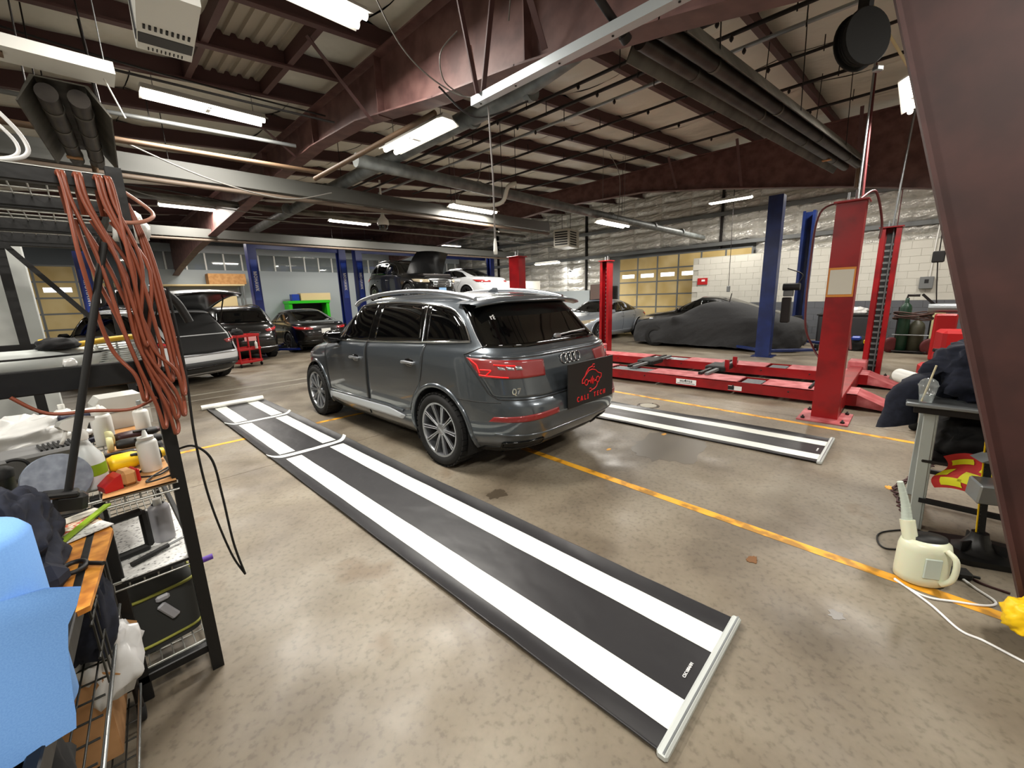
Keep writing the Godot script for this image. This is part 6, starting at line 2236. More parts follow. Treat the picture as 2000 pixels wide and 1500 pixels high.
	bar(st, Vector3(0, 0.13, 0), Vector3(0.035, 0.74, -0.03), 0.034, 0.02, Vector3(1, 0, 0))
	var pole := obj("rule_pole", st, M.ink_black, t)
	st = begin()
	bar(st, Vector3(-0.004, 0.13, -0.012), Vector3(0.031, 0.74, -0.042), 0.022, 0.004, Vector3(1, 0, 0))
	obj("rule_face", st, M.yellow, pole)
	for k in 24:
		st = begin()
		var f := (k + 1) / 26.0
		box(st, Vector3(-0.006, 0.13, -0.012).lerp(Vector3(0.029, 0.74, -0.042), f) + Vector3(-0.004, 0, -0.002), Vector3(0.014 if k % 5 else 0.022, 0.003, 0.003))
		obj("rule_mark", st, M.ink_black, pole)
	st = begin()
	box(st, Vector3(-0.05, 0.44, 0.0), Vector3(0.13, 0.12, 0.2), 0.008, Basis(Vector3(0, 0, 1), 0.12))
	obj("steel_box", st, M.galv, t)
	st = begin()
	prism(st, PackedVector2Array([Vector2(0, 0), Vector2(0.16, 0.09), Vector2(0.16, -0.02)]), 0.12, Transform3D(Basis(Vector3(0, 0, 1), Vector3.UP, Vector3(1, 0, 0)), Vector3(-0.08, 0.62, -0.1)))
	obj("box_flap", st, M.galv_dull, t)
	# jug
	t = thing("fluid_jug", "white plastic fluid jug with long spout on the concrete floor", "jug", Vector3(3.06, 0, 0.2), -1.0)
	st = begin()
	lathe(st, [Vector2(0.0, 0.0), Vector2(0.1, 0.0), Vector2(0.118, 0.015), Vector2(0.12, 0.05), Vector2(0.118, 0.2), Vector2(0.11, 0.235), Vector2(0.09, 0.252), Vector2(0.0, 0.258)], 36, Transform3D(), Vector2(1.0, 0.8))
	obj("jug_body", st, M.jug_white, t)
	st = begin()
	lathe(st, [Vector2(0.075, 0.25), Vector2(0.07, 0.268), Vector2(0.0, 0.272)], 28, Transform3D(Basis(), Vector3(0.01, 0, 0)), Vector2(1.15, 0.75))
	obj("black_lid", st, M.ink_black, t)
	st = begin()
	tube(st, spline([Vector3(-0.07, 0.22, 0.0), Vector3(-0.075, 0.28, -0.02), Vector3(-0.08, 0.34, -0.04)], 5), 0.034, 14)
	obj("neck", st, M.jug_white, t)
	st = begin()
	var sp := spline([Vector3(-0.08, 0.33, -0.04), Vector3(-0.09, 0.43, -0.06), Vector3(-0.12, 0.55, -0.08)], 6)
	for i in sp.size() - 1:
		tube(st, [sp[i], sp[i + 1]], lerpf(0.026, 0.012, float(i) / sp.size()), 12)
	obj("spout", st, M.jug_spout, t)
	st = begin()
	tube(st, spline([Vector3(0.04, 0.235, 0.085), Vector3(0.06, 0.2, 0.125), Vector3(0.055, 0.1, 0.13), Vector3(0.035, 0.04, 0.098)], 6), 0.014, 10)
	obj("handle", st, M.jug_white, t)
	st = begin()
	box(st, Vector3(-0.015, 0.125, 0.094), Vector3(0.075, 0.12, 0.01), 0.004, Basis(Vector3.UP, -0.1))
	obj("side_panel", st, M.jug_spout, t)
	t = thing("power_brick", "small black power brick on the floor behind the white jug", "adapter", Vector3(3.22, 0, 0.36), 0.4)
	st = begin()
	box(st, Vector3(0, 0.025, 0), Vector3(0.07, 0.05, 0.1), 0.012)
	obj("brick_case", st, M.ink_black, t)
	st = begin()
	tube(st, [Vector3(0, 0.02, 0.05), Vector3(0.0, 0.015, 0.09)], 0.008, 8)
	obj("strain_relief", st, M.ink_black, t)
	wire("white cable running across the floor past the jug to the frame edge", [Vector3(2.96, 0.007, 0.1), Vector3(2.82, 0.007, 0.24), Vector3(2.68, 0.007, 0.34), Vector3(2.66, 0.007, 0.42), Vector3(2.6, 0.007, 0.56), Vector3(2.52, 0.007, 0.8)], 0.006, M.ink_white)
	wire("white cable looped on the floor around the jug", [Vector3(2.95, 0.007, 0.1), Vector3(2.88, 0.007, 0.22), Vector3(2.93, 0.007, 0.34), Vector3(2.99, 0.007, 0.45), Vector3(3.06, 0.007, 0.485), Vector3(3.14, 0.007, 0.42), Vector3(3.2, 0.012, 0.37)], 0.006, M.ink_white)
	var curl := []
	for i in 70:
		var f := i / 69.0
		var c := Vector3(5.5, 0.012, 0.36).lerp(Vector3(4.9, 0.012, 0.2), minf(1.0, f * 3.0)) if f < 0.333 else (Vector3(4.9, 0.012, 0.2).lerp(Vector3(4.4, 0.012, 0.06), (f - 0.333) * 3.0) if f < 0.666 else Vector3(4.4, 0.012, 0.06).lerp(Vector3(3.75, 0.012, 0.16), (f - 0.666) * 3.0))
		curl.append(c + Vector3(0.03 * sin(i * 1.9), 0.008 * cos(i * 1.9), 0.03 * cos(i * 1.9)))
	st = begin()
	tube(st, curl, 0.008, 6)
	tag(obj("twisted_cord", st, M.cord_dark_red), "twisted dark red and black cord on the floor behind the jug", "cord")
	wire("thin black cable curled on the floor left of the jug", [Vector3(3.45, 0.006, 0.22), Vector3(3.3, 0.006, 0.05), Vector3(3.42, 0.006, 0.0), Vector3(3.55, 0.006, 0.04), Vector3(3.7, 0.006, 0.2), Vector3(3.6, 0.006, 0.3)], 0.005, M.ink_black)
	wire("red and black cable running behind the jug under the stand", [Vector3(3.35, 0.006, 0.22), Vector3(3.3, 0.006, 0.36), Vector3(3.22, 0.006, 0.44), Vector3(3.2, 0.006, 0.55)], 0.006, M.cord_dark_red)
	# yellow bag hooked on the column
	cloth("yellow_bag", "bright yellow bag end poking in at the right edge", "bag", Vector3(2.6, 0.175, 0.53), Vector3(0.16, 0.13, 0.2), 15, M.yellow, 20)
	var yb := get_child(get_child_count() - 1)
	st = begin()
	tube(st, spline([Vector3(0.0, 0.1, 0.06), Vector3(0.05, 0.2, 0.05), Vector3(0.06, 0.28, 0.0)], 5), 0.006, 6)
	obj("bag_string", st, M.ink_black, yb)
	# red padded creeper seat beyond the table
	t = thing("tool_trolley", "red padded tool trolley with black straps beyond the jackets", "trolley", Vector3(6.3, 0, 0.42), 0.2)
	st = begin()
	box(st, Vector3(0, 0.62, 0), Vector3(0.42, 0.34, 0.6), 0.03)
	obj("lower_box", st, M.red, t)
	st = begin()
	box(st, Vector3(0.05, 0.98, 0.05), Vector3(0.3, 0.36, 0.5), 0.03)
	obj("upper_box", st, M.red, t)
	for y in [0.83, 0.97]:
		st = begin()
		tube(st, spline([Vector3(-0.2, y, -0.28), Vector3(-0.16, y - 0.015, 0.0), Vector3(-0.2, y + 0.01, 0.32)], 5), 0.035 if y < 0.9 else 0.018, 8)
		obj("strap", st, M.black_cloth, t)
	st = begin()
	box(st, Vector3(-0.21, 0.7, -0.2), Vector3(0.02, 0.12, 0.12), 0.01)
	obj("pocket", st, M.black_cloth, t)
	for sx in [-0.16, 0.16]:
		for sz in [-0.24, 0.24]:
			st = begin()
			tube(st, [Vector3(sx, 0.1, sz), Vector3(sx, 0.46, sz)], 0.018, 8)
			obj("leg", st, M.pipe_black, t)
			st = begin()
			lathe(st, [Vector2(0.0, -0.015), Vector2(0.045, -0.015), Vector2(0.05, 0.0), Vector2(0.045, 0.015), Vector2(0.0, 0.015)], 14, Transform3D(Basis(Vector3(0, 1, 0), Vector3(-1, 0, 0), Vector3(0, 0, 1)), Vector3(sx, 0.05, sz)))
			obj("castor", st, M.rubber, t)
	t = thing("paper_roll", "white paper roll lying in front of the red trolley", "roll", Vector3(4.28, 1.0, 0.02), 0.5)
	st = begin()
	lathe(st, [Vector2(0.018, -0.1), Vector2(0.05, -0.1), Vector2(0.05, -0.1), Vector2(0.05, 0.1), Vector2(0.05, 0.1), Vector2(0.018, 0.1)], 22, Transform3D(Basis(Vector3(0, 0, 1), Vector3(1, 0, 0), Vector3(0, 1, 0)), Vector3(0, -0.05, 0)))
	obj("sheet_roll", st, M.white_plastic, t)
	# grinder on a red stand behind the trolley
	t = thing("bench_grinder", "red stand with a grinder beside the white wall", "grinder", Vector3(12.9, 0, 0.5))
	st = begin()
	box(st, Vector3(0, 0.5, 0), Vector3(0.35, 1.0, 0.35), 0.03)
	obj("stand", st, M.red, t)
	st = begin()
	tube(st, [Vector3(0, 1.12, -0.3), Vector3(0, 1.12, 0.3)], 0.1, 16)
	obj("motor", st, M.galv, t)
	st = begin()
	bar(st, Vector3(0, 1.18, -0.2), Vector3(0, 1.42, -0.42), 0.06, 0.05)
	obj("lamp_arm", st, M.pipe_black, t)
	# gas cylinders on their cart
	t = thing("cylinder_cart", "welding cart with dark green gas cylinders by the wall", "cart", Vector3(13.9, 0, 0.0))
	for c in [[-0.02, -0.16, 0.11, 1.2, M.bottle_green], [0.1, 0.08, 0.15, 0.78, M.bottle_olive]]:
		st = begin()
		var h: float = c[3]
		var r: float = c[2]
		lathe(st, [Vector2(0.0, 0.06), Vector2(r, 0.06), Vector2(r, h - r * 1.1), Vector2(r * 0.85, h - r * 0.5), Vector2(r * 0.4, h), Vector2(0.04, h + 0.02), Vector2(0.035, h + 0.12), Vector2(0.0, h + 0.13)], 24, Transform3D(Basis(), Vector3(c[0], 0, c[1])))
		obj("gas_cylinder", st, c[4], t)
	st = begin()
	tube(st, [Vector3(-0.02, 1.3, -0.16), Vector3(-0.02, 1.38, -0.16), Vector3(-0.02, 1.38, 0.05)], 0.03, 8)
	obj("regulator", st, M.pipe_black, t)
	for z in [-0.34, 0.34]:
		st = begin()
		lathe(st, [Vector2(0.0, -0.03), Vector2(0.1, -0.03), Vector2(0.1, -0.03), Vector2(0.17, -0.03), Vector2(0.19, 0.0), Vector2(0.17, 0.03), Vector2(0.1, 0.03), Vector2(0.0, 0.03)], 24, Transform3D(Basis(Vector3(0, 1, 0), Vector3(-1, 0, 0), Vector3(0, 0, 1)).rotated(Vector3.UP, 0.5), Vector3(-0.1, 0.19, z)))
		obj("cart_wheel", st, M.hose_red, t)
	st = begin()
	box(st, Vector3(0.05, 0.05, 0), Vector3(0.45, 0.03, 0.62), 0.006)
	obj("cart_deck", st, M.pipe_black, t)
	for z in [-0.28, 0.3]:
		st = begin()
		tube(st, [Vector3(0.2, 0.05, z), Vector3(0.2, 1.1, z)], 0.016, 8)
		obj("cart_upright", st, M.pipe_black, t)
	st = begin()
	tube(st, [Vector3(-0.16, 0.45, -0.34), Vector3(-0.16, 0.45, 0.3)], 0.012, 8)
	obj("cart_rail", st, M.galv, t)
	for k in 7:
		st = begin()
		var ring := []
		for i in 26:
			var an := TAU * i / 26
			ring.append(Vector3(-0.1 + cos(an) * (0.2 + 0.02 * sin(k * 2.0)), 0.84 + 0.022 * k + 0.03 * sin(an * 2.0 + k), -0.02 + sin(an) * (0.33 + 0.02 * cos(k * 3.0))))
		tube(st, ring, 0.016, 6, true)
		obj("hose_coil", st, M.coil_brown, t)
	t = thing("yellow_tank", "tall pale yellow tank standing right of the gas cylinders", "tank", Vector3(14.4, 0, 0.42))
	st = begin()
	box(st, Vector3(0, 0.55, 0), Vector3(0.25, 1.06, 0.24), 0.04)
	obj("tank_shell", st, M.pale_yellow, t)
	st = begin()
	box(st, Vector3(0, 1.12, 0), Vector3(0.2, 0.08, 0.26), 0.02)
	obj("tank_lid", st, M.red, t)
	# wall fittings on the block wall
	t = thing("control_box", "grey switch box with a conduit on the white block wall", "switch", Vector3(16.29, 1.67, 0.13))
	st = begin()
	box(st, Vector3(-0.06, 0, 0), Vector3(0.1, 0.32, 0.28), 0.01)
	obj("box_case", st, M.galv_dull, t)
	st = begin()
	box(st, Vector3(-0.115, 0.04, 0), Vector3(0.012, 0.1, 0.08), 0.003)
	obj("switch_face", st, M.ink_black, t)
	st = begin()
	tube(st, [Vector3(-0.03, 0.16, 0.05), Vector3(-0.03, 1.1, 0.06), Vector3(0.3, 2.2, 0.1)], 0.014, 8)
	obj("conduit", st, M.white_paint, t)
	t = thing("hanging_box", "black outlet box hanging on a long cable before the white wall", "outlet", Vector3(14.4, 2.26, 0.25))
	st = begin()
	box(st, Vector3.ZERO, Vector3(0.16, 0.26, 0.22), 0.02)
	obj("outlet_case", st, M.ink_black, t)
	st = begin()
	tube(st, [Vector3(0, 0.12, 0), Vector3(0, 2.9, -0.05)], 0.012, 6)
	obj("upper_cable", st, M.pipe_black, t)
	st = begin()
	tube(st, spline([Vector3(0, -0.12, 0), Vector3(0, -1.2, 0.12), Vector3(0.1, -2.2, 0.35)], 6), 0.012, 6)
	obj("lower_cable", st, M.pipe_black, t)
	t = thing("red_sign", "small red sign on the grey block wall above the covered car", "sign", Vector3(16.28, 1.99, -5.82))
	st = begin()
	box(st, Vector3.ZERO, Vector3(0.02, 0.24, 0.36), 0.004)
	obj("sign_board", st, M.red, t)
	st = begin()
	box(st, Vector3(-0.012, 0.03, 0.03), Vector3(0.004, 0.07, 0.12), 0.001)
	obj("sign_mark", st, M.ink_white, t)
	t = thing("pendant_switch", "small grey pendant switch on a long cord above the covered car", "switch", Vector3(15.6, 1.68, -4.7))
	st = begin()
	box(st, Vector3.ZERO, Vector3(0.08, 0.2, 0.1), 0.012)
	obj("switch_case", st, M.galv_dull, t)
	st = begin()
	tube(st, [Vector3(0, 0.1, 0), Vector3(0.0, 3.85, -0.05)], 0.01, 6)
	obj("cord", st, M.pipe_black, t)
	t = thing("junction_box", "small black junction box on the wall right of the far red post", "outlet", Vector3(16.29, 1.72, -0.72))
	st = begin()
	box(st, Vector3(-0.04, 0, 0), Vector3(0.08, 0.34, 0.26), 0.01)
	obj("box_case", st, M.ink_black, t)
	st = begin()
	tube(st, [Vector3(-0.04, 0.16, 0.08), Vector3(-0.04, 2.6, 0.08)], 0.012, 6)
	obj("conduit", st, M.hose_red, t)
	# bench with wrapped goods between the posts
	t = thing("steel_cabinet", "dark low cabinet with plastic wrapped goods by the block wall", "cabinet", Vector3(15.2, 0, -1.25))
	st = begin()
	box(st, Vector3(0, 0.42, 0), Vector3(0.7, 0.84, 1.5), 0.01)
	obj("cabinet_body", st, M.dark_grey, t)
	st = begin()
	box(st, Vector3(0, 0.86, 0), Vector3(0.76, 0.04, 1.56), 0.008)
	obj("cabinet_top", st, M.ink_black, t)
	for z in [-0.37, 0.37]:
		st = begin()
		box(st, Vector3(-0.36, 0.42, z), Vector3(0.02, 0.74, 0.7), 0.006)
		obj("cabinet_door", st, M.dark_grey, t)
	cloth("wrapped_goods", "clear plastic wrapped bundle on the dark low cabinet", "bundle", Vector3(15.1, 0.88, -1.3), Vector3(0.5, 0.2, 0.8), 19, M.film, 16)
	cloth("tool_bag", "blue and yellow tool bag on the floor before the dark cabinet", "bag", Vector3(13.9, 0, -0.95), Vector3(0.4, 0.36, 0.5), 23, M.black_cloth, 16)
	var tb := get_child(get_child_count() - 1)
	st = begin()
	box(st, Vector3(-0.12, 0.33, -0.05), Vector3(0.2, 0.1, 0.2), 0.03)
	obj("blue_pouch", st, M.panel_blue, tb)
	st = begin()
	box(st, Vector3(-0.18, 0.25, 0.16), Vector3(0.1, 0.12, 0.12), 0.03)
	obj("yellow_pouch", st, M.yellow, tb)

func back_things() -> void:
	var st: SurfaceTool
	M.green = mk(Color(0.16, 0.72, 0.1), 0.4)
	# green work cabinet
	var t := thing("green_bench", "bright green steel work bench by the far grey partition", "bench", Vector3(7.25, 0, -19.8))
	for x in [-0.8, 0.8]:
		st = begin()
		box(st, Vector3(x, 0.88, 0), Vector3(0.14, 1.76, 0.6), 0.01)
		obj("side_panel", st, M.green, t)
	st = begin()
	box(st, Vector3(0, 1.72, 0), Vector3(1.8, 0.12, 0.66), 0.01)
	obj("top", st, M.green, t)
	st = begin()
	box(st, Vector3(0, 0.85, -0.27), Vector3(1.5, 1.6, 0.04))
	obj("back_panel", st, M.ink_black, t)
	for y in [0.5, 1.1]:
		st = begin()
		box(st, Vector3(0, y, 0), Vector3(1.48, 0.04, 0.55), 0.004)
		obj("shelf", st, M.dark_grey, t)
	t = thing("carton", "long cream carton on the green bench's right neighbour shelf", "carton", Vector3(7.6, 1.785, -19.8))
	st = begin()
	box(st, Vector3(0, 0.16, 0), Vector3(1.3, 0.32, 0.4), 0.006)
	obj("box_body", st, M.pale_card, t)
	st = begin()
	box(st, Vector3(0, 0.322, 0), Vector3(1.3, 0.004, 0.06))
	obj("packing_tape", st, M.white_plastic, t)
	t = thing("carton", "small blue box beside the long cream carton on the green bench", "carton", Vector3(6.75, 1.785, -19.8))
	st = begin()
	box(st, Vector3(0, 0.14, 0), Vector3(0.3, 0.28, 0.3), 0.006)
	obj("box_body", st, M.panel_blue, t)
	st = begin()
	box(st, Vector3(0, 0.282, 0), Vector3(0.3, 0.004, 0.05))
	obj("packing_tape", st, M.white_plastic, t)
	# rack with the long carton
	t = thing("storage_rack", "tall storage rack against the grey partition behind the white car", "rack", Vector3(3.5, 0, -19.85))
	for x in [-1.3, 1.3]:
		for z in [-0.25, 0.25]:
			st = begin()
			box(st, Vector3(x, 1.25, z), Vector3(0.06, 2.5, 0.06), 0.004)
			obj("upright", st, M.galv_dull, t)
	for y in [0.5, 1.5, 2.46]:
		st = begin()
		box(st, Vector3(0, y, 0), Vector3(2.7, 0.06, 0.6), 0.005)
		obj("shelf", st, M.pale_card, t)
	t = thing("carton", "long brown carton on top of the storage rack", "carton", Vector3(4.3, 2.49, -19.8))
	st = begin()
	box(st, Vector3(0, 0.2, 0), Vector3(1.25, 0.4, 0.5), 0.006)
	obj("box_body", st, M.card_tan, t)
	st = begin()
	box(st, Vector3(0, 0.402, 0), Vector3(1.25, 0.004, 0.06))
	obj("packing_tape", st, M.wood_pipe, t)
	for c in [[-0.6, "wide cream carton on the middle shelf of the storage rack"], [0.55, "second cream carton on the middle rack shelf, right side"]]:
		t = thing("carton", c[1], "carton", Vector3(3.5 + c[0], 1.53, -19.85))
		st = begin()
		box(st, Vector3(0, 0.25, 0), Vector3(0.95, 0.5, 0.45), 0.006)
		obj("box_body", st, M.pale_card, t)
		st = begin()
		box(st, Vector3(0, 0.502, 0), Vector3(0.95, 0.004, 0.06))
		obj("packing_tape", st, M.wood_pipe, t)
	# red tool cart
	t = thing("tool_cart", "small red three-shelf tool cart behind the black sport utility car", "cart", Vector3(3.0, 0, -13.15), 0.42)
	for sx in [-0.3, 0.3]:
		for sz in [-0.2, 0.2]:
			st = begin()
			box(st, Vector3(sx, 0.47, sz), Vector3(0.035, 0.74, 0.035), 0.003)
			obj("upright", st, M.red, t)
			st = begin()
			lathe(st, [Vector2(0.0, -0.015), Vector2(0.04, -0.015), Vector2(0.05, 0.0), Vector2(0.04, 0.015), Vector2(0.0, 0.015)], 14, Transform3D(Basis(Vector3(0, 1, 0), Vector3(-1, 0, 0), Vector3(0, 0, 1)), Vector3(sx, 0.05, sz)))
			obj("castor", st, M.rubber, t)
	for y in [0.12, 0.46, 0.82]:
		st = begin()
		box(st, Vector3(0, y, 0), Vector3(0.66, 0.02, 0.46), 0.003)
		for s in [-1.0, 1.0]:
			box(st, Vector3(0, y + 0.03, 0.23 * s), Vector3(0.66, 0.06, 0.012), 0.003)
			box(st, Vector3(0.33 * s, y + 0.03, 0), Vector3(0.012, 0.06, 0.46), 0.003)
		obj("tray", st, M.red, t)
	st = begin()
	tube(st, [Vector3(0.34, 0.84, -0.2), Vector3(0.42, 0.9, -0.2), Vector3(0.42, 0.9, 0.2), Vector3(0.34, 0.84, 0.2)], 0.014, 8)
	obj("handle", st, M.pipe_black, t)
	for b in [[2.92, 0.84, -13.2, "white bottle on the top tray of the red tool cart"], [3.26, 0.48, -12.98, "white bottle standing on the red cart's middle tray"]]:
		bottle(b[3], Vector3(b[0], b[1], b[2]), 0.035, 0.2, M.white_plastic, "bottles on the red tool cart")
	cloth("black_bag", "black bag heaped on the red tool cart", "bag", Vector3(2.86, 0.84, -13.02), Vector3(0.3, 0.2, 0.25), 31, M.black_cloth, 14)
	# unit heater by the corner
	t = thing("unit_heater", "grey unit heater box with louvres hung by the insulated wall corner", "heater", Vector3(14.6, 3.92, -10.8), 0.2)
	st = begin()
	box(st, Vector3(0, 0, 0), Vector3(1.0, 0.7, 0.7), 0.02)
	obj("heater_case", st, M.duct_pale, t)
	for k in 6:
		st = begin()
		box(st, Vector3(-0.505, -0.24 + k * 0.095, 0.0), Vector3(0.03, 0.05, 0.56), 0.004)
		obj("louvre", st, M.ink_black, t)
		st = begin()
		box(st, Vector3(-0.1, -0.24 + k * 0.095, 0.355), Vector3(0.6, 0.05, 0.02), 0.004)
		obj("louvre", st, M.ink_black, t)
	for x in [-0.4, 0.4]:
		st = begin()
		tube(st, [Vector3(x, 0.34, 0), Vector3(x, 1.5, 0)], 0.01, 6)
		obj("hanger_rod", st, M.pipe_black, t)
	# bare bulb on the wall
	t = thing("wall_bulb", "small bare glowing bulb on the insulated wall", "light", Vector3(17.0, 2.68, -12.4))
	st = begin()
	lathe(st, [Vector2(0.0, -0.07), Vector2(0.04, -0.05), Vector2(0.05, 0.0), Vector2(0.03, 0.05), Vector2(0.02, 0.08)], 14)
	obj("bulb_glass", st, M.tube_light, t)
	st = begin()
	box(st, Vector3(0.05, 0.1, 0), Vector3(0.14, 0.08, 0.1), 0.01)
	obj("bulb_holder", st, M.galv_dull, t)
	var l := OmniLight3D.new()
	l.name = "bulb_glow"
	l.light_energy = 0.6
	l.omni_range = 20.0
	l.omni_attenuation = 2.0
	l.light_size = 0.05
	l.shadow_enabled = true
	t.add_child(l)
	simple_car("small black car parked between the covered car and the block wall", "sedan", paint(Color(0.03, 0.03, 0.034), 0.3, 0.3), Vector3(15.25, 0, -5.25), 0.0, {"bright": false})

func bottle(label: String, at: Vector3, r: float, h: float, m: Material, group := "", nozzle := true) -> Node3D:
	var t := thing("squeeze_bottle", label, "bottle", at, 0.0, group)
	var st := begin()
	lathe(st, [Vector2(0.0, 0.0), Vector2(r * 0.92, 0.0), Vector2(r, r * 0.12), Vector2(r, h * 0.74), Vector2(r * 0.9, h * 0.8), Vector2(r * 0.62, h * 0.83), Vector2(r * 0.6, h * 0.85)], 24)
	obj("bottle_body", st, m, t)
	st = begin()
	if nozzle:
		lathe(st, [Vector2(r * 0.78, h * 0.82), Vector2(r * 0.78, h * 0.9), Vector2(r * 0.78, h * 0.9), Vector2(r * 0.3, h * 0.92), Vector2(r * 0.16, h * 1.06), Vector2(0.0, h * 1.07)], 18)
	else:
		lathe(st, [Vector2(r * 0.4, h * 0.83), Vector2(r * 0.4, h * 0.97), Vector2(r * 0.4, h * 0.97), Vector2(0.0, h * 0.97)], 18)
	obj("cap", st, M.white_plastic, t)
	return t
# ---------------------------------------------------------------- shelving at the left
func wire_deck(parent: Node3D, x0: float, x1: float, z0: float, z1: float, y: float, pitch: float, m: Material) -> void:
	var st := begin()
	var x := x0
	while x <= x1 + 0.001:
		tube(st, [Vector3(x, y, z0), Vector3(x, y, z1)], 0.0028, 5)
		x += pitch
	var z := z0
	while z >= z1 - 0.001:
		tube(st, [Vector3(x0, y - 0.006, z), Vector3(x1, y - 0.006, z)], 0.0035, 5)
		z -= pitch * 2.4
	var o := obj("wire_deck", st, m, parent)
	o.set_meta("kind", "stuff")
	# front truss edge
	st = begin()
	tube(st, [Vector3(x0, y, z0), Vector3(x1, y, z0)], 0.005, 6)
	obj("edge_wire", st, m, parent)
	st = begin()
	tube(st, [Vector3(x0, y - 0.035, z0), Vector3(x1, y - 0.035, z0)], 0.005, 6)
	obj("edge_wire", st, m, parent)
	var k := x0
	while k <= x1:
		st = begin()
		tube(st, [Vector3(k, y, z0), Vector3(k, y - 0.035, z0)], 0.0035, 5)
		obj("edge_rung", st, m, parent)
		k += 0.045

func left_side() -> void:
	var st: SurfaceTool
	M.wire = mk(Color(0.62, 0.62, 0.6), 0.35, 0.7)
	st = begin()
	slab(st, Vector3(-6.0, 0, -5.1), Vector3(-0.215, 2.3, -5.0), 0.006)
	struct("wall_divider", st, M.grey_dirty, "grey painted divider panel behind the shelving")
	var t := thing("wall_box", "beige plastic cover on the grey divider behind the shelving", "box", Vector3(-0.62, 1.36, -4.97))
	st = begin()
	box(st, Vector3(0, 0.13, 0.02), Vector3(0.16, 0.34, 0.06), 0.012)
	obj("cover", st, M.beige, t)
	st = begin()
	box(st, Vector3(0, 0.3, 0.03), Vector3(0.18, 0.03, 0.07), 0.01)
	obj("cover_lip", st, M.beige, t)
	# rack
	t = thing("steel_rack", "tall black steel rack with wire decks in the left foreground", "rack")
	for p in [[0.175, -2.15, 2.14], [0.19, -4.15, 2.14], [-0.4, -2.15, 2.14], [-0.27, -4.15, 2.14], [0.19, -2.78, 2.14]]:
		if p[1] == -2.78:
			continue
		st = begin()
		prism(st, PackedVector2Array([Vector2(-0.024, -0.024), Vector2(0.024, -0.024), Vector2(0.024, -0.019), Vector2(-0.019, -0.019), Vector2(-0.019, 0.024), Vector2(-0.024, 0.024)]) if p[0] < 0.1 else PackedVector2Array([Vector2(0.022, -0.022), Vector2(-0.022, -0.022), Vector2(-0.022, 0.02), Vector2(-0.018, 0.022), Vector2(0.022, 0.022)]), p[2], Transform3D(Basis(Vector3.RIGHT, Vector3(0, 0, -1), Vector3.UP), Vector3(p[0], 0, p[1])))
		obj("upright", st, M.black_steel, t)
	st = begin()
	box(st, Vector3(-0.07, 0.47, -2.18), Vector3(0.04, 0.94, 0.04), 0.003)
	obj("short_upright", st, M.black_steel, t)
	for b in [[-2.15, 2.085, 0.05], [-2.75, 2.095, 0.06], [-3.5, 2.1, 0.07], [-4.15, 2.1, 0.09], [-2.15, 1.405, 0.085], [-4.15, 1.405, 0.07], [-2.18, 0.1, 0.04], [-4.15, 0.93, 0.05]]:
		st = begin()
		box(st, Vector3(-0.12, b[1], b[0]), Vector3(0.57, b[2], 0.04), 0.004)
		obj("cross_beam", st, M.black_steel, t)
	for y in [2.1, 1.41, 0.93, 0.57, 0.1]:
		st = begin()
		box(st, Vector3(0.185, y, -3.15), Vector3(0.02, 0.04, 1.95), 0.003)
		obj("side_rail", st, M.black_steel, t)
	wire_deck(t, -0.4, 0.16, -2.18, -2.74, 2.12, 0.05, M.wire)
	wire_deck(t, -0.4, 0.16, -2.78, -3.48, 2.125, 0.05, M.wire)
	wire_deck(t, -0.4, 0.16, -3.53, -4.12, 2.13, 0.05, M.wire)
	wire_deck(t, -0.4, 0.17, -2.12, -3.9, 0.94, 0.034, M.wire)
	wire_deck(t, -0.4, 0.17, -2.16, -3.4, 0.575, 0.028, M.wire)
	wire_deck(t, -0.4, 0.17, -2.2, -3.4, 1.42, 0.034, M.wire)
	wire_deck(t, -0.4, 0.17, -2.2, -3.4, 0.125, 0.04, M.wire)
	for b in [[Vector3(-0.27, 2.1, -4.13), Vector3(0.17, 1.42, -4.13)]]:
		st = begin()
		bar(st, b[0], b[1], 0.03, 0.005, Vector3(0, 0, 1))
		obj("diagonal_brace", st, M.black_steel, t)
	# goods on the eye level shelf
	t = thing("bumper_cover", "long silver bumper cover lying on the middle rack shelf", "car part", Vector3(0, 1.425, 0))
	var rows := []
	for i in 21:
		var u := i / 20.0
		var c := Vector3(lerpf(-0.42, 0.13, u), 0.0, -2.2 - 0.28 * pow(u, 3.0))
		var row := []
		for q in [[0.0, 0.0], [0.02, 0.02], [0.03, 0.055], [0.022, 0.062], [0.02, 0.075], [0.0, 0.085], [-0.08, 0.088], [-0.1, 0.08]]:
			row.append(c + Vector3(0, q[1] * (1.0 - 0.15 * u), q[0]))
		rows.append(row)
	st = begin()
	grid(st, rows, true)
	obj("bumper_skin", st, M.pale_alu, t)
	st = begin()
	var gl := []
	for r in rows:
		gl.append(r[3] + Vector3(0, 0, 0.003))
	tube(st, gl, 0.004, 6)
	obj("shadow_groove", st, M.ink_black, t)
	t = thing("level_bar", "yellow bar lying on top of the silver bumper cover", "tool", Vector3(0.0, 1.515, -2.3), 0.12)
	st = begin()
	tube(st, spline([Vector3(-0.11, 0.01, 0), Vector3(-0.03, 0.0, 0.0), Vector3(0.06, 0.008, -0.03), Vector3(0.16, 0.012, -0.06)], 5), 0.011, 8)
	obj("bar", st, M.yellow_old, t)
	st = begin()
	lathe(st, [Vector2(0.0, -0.02), Vector2(0.018, -0.018), Vector2(0.02, 0.0), Vector2(0.018, 0.018), Vector2(0.0, 0.02)], 12, Transform3D(Basis(Vector3(0, 0, 1), Vector3(1, 0, 0), Vector3(0, 1, 0)), Vector3(-0.1, 0.01, 0)))
	obj("bar_grip", st, M.yellow_old, t)
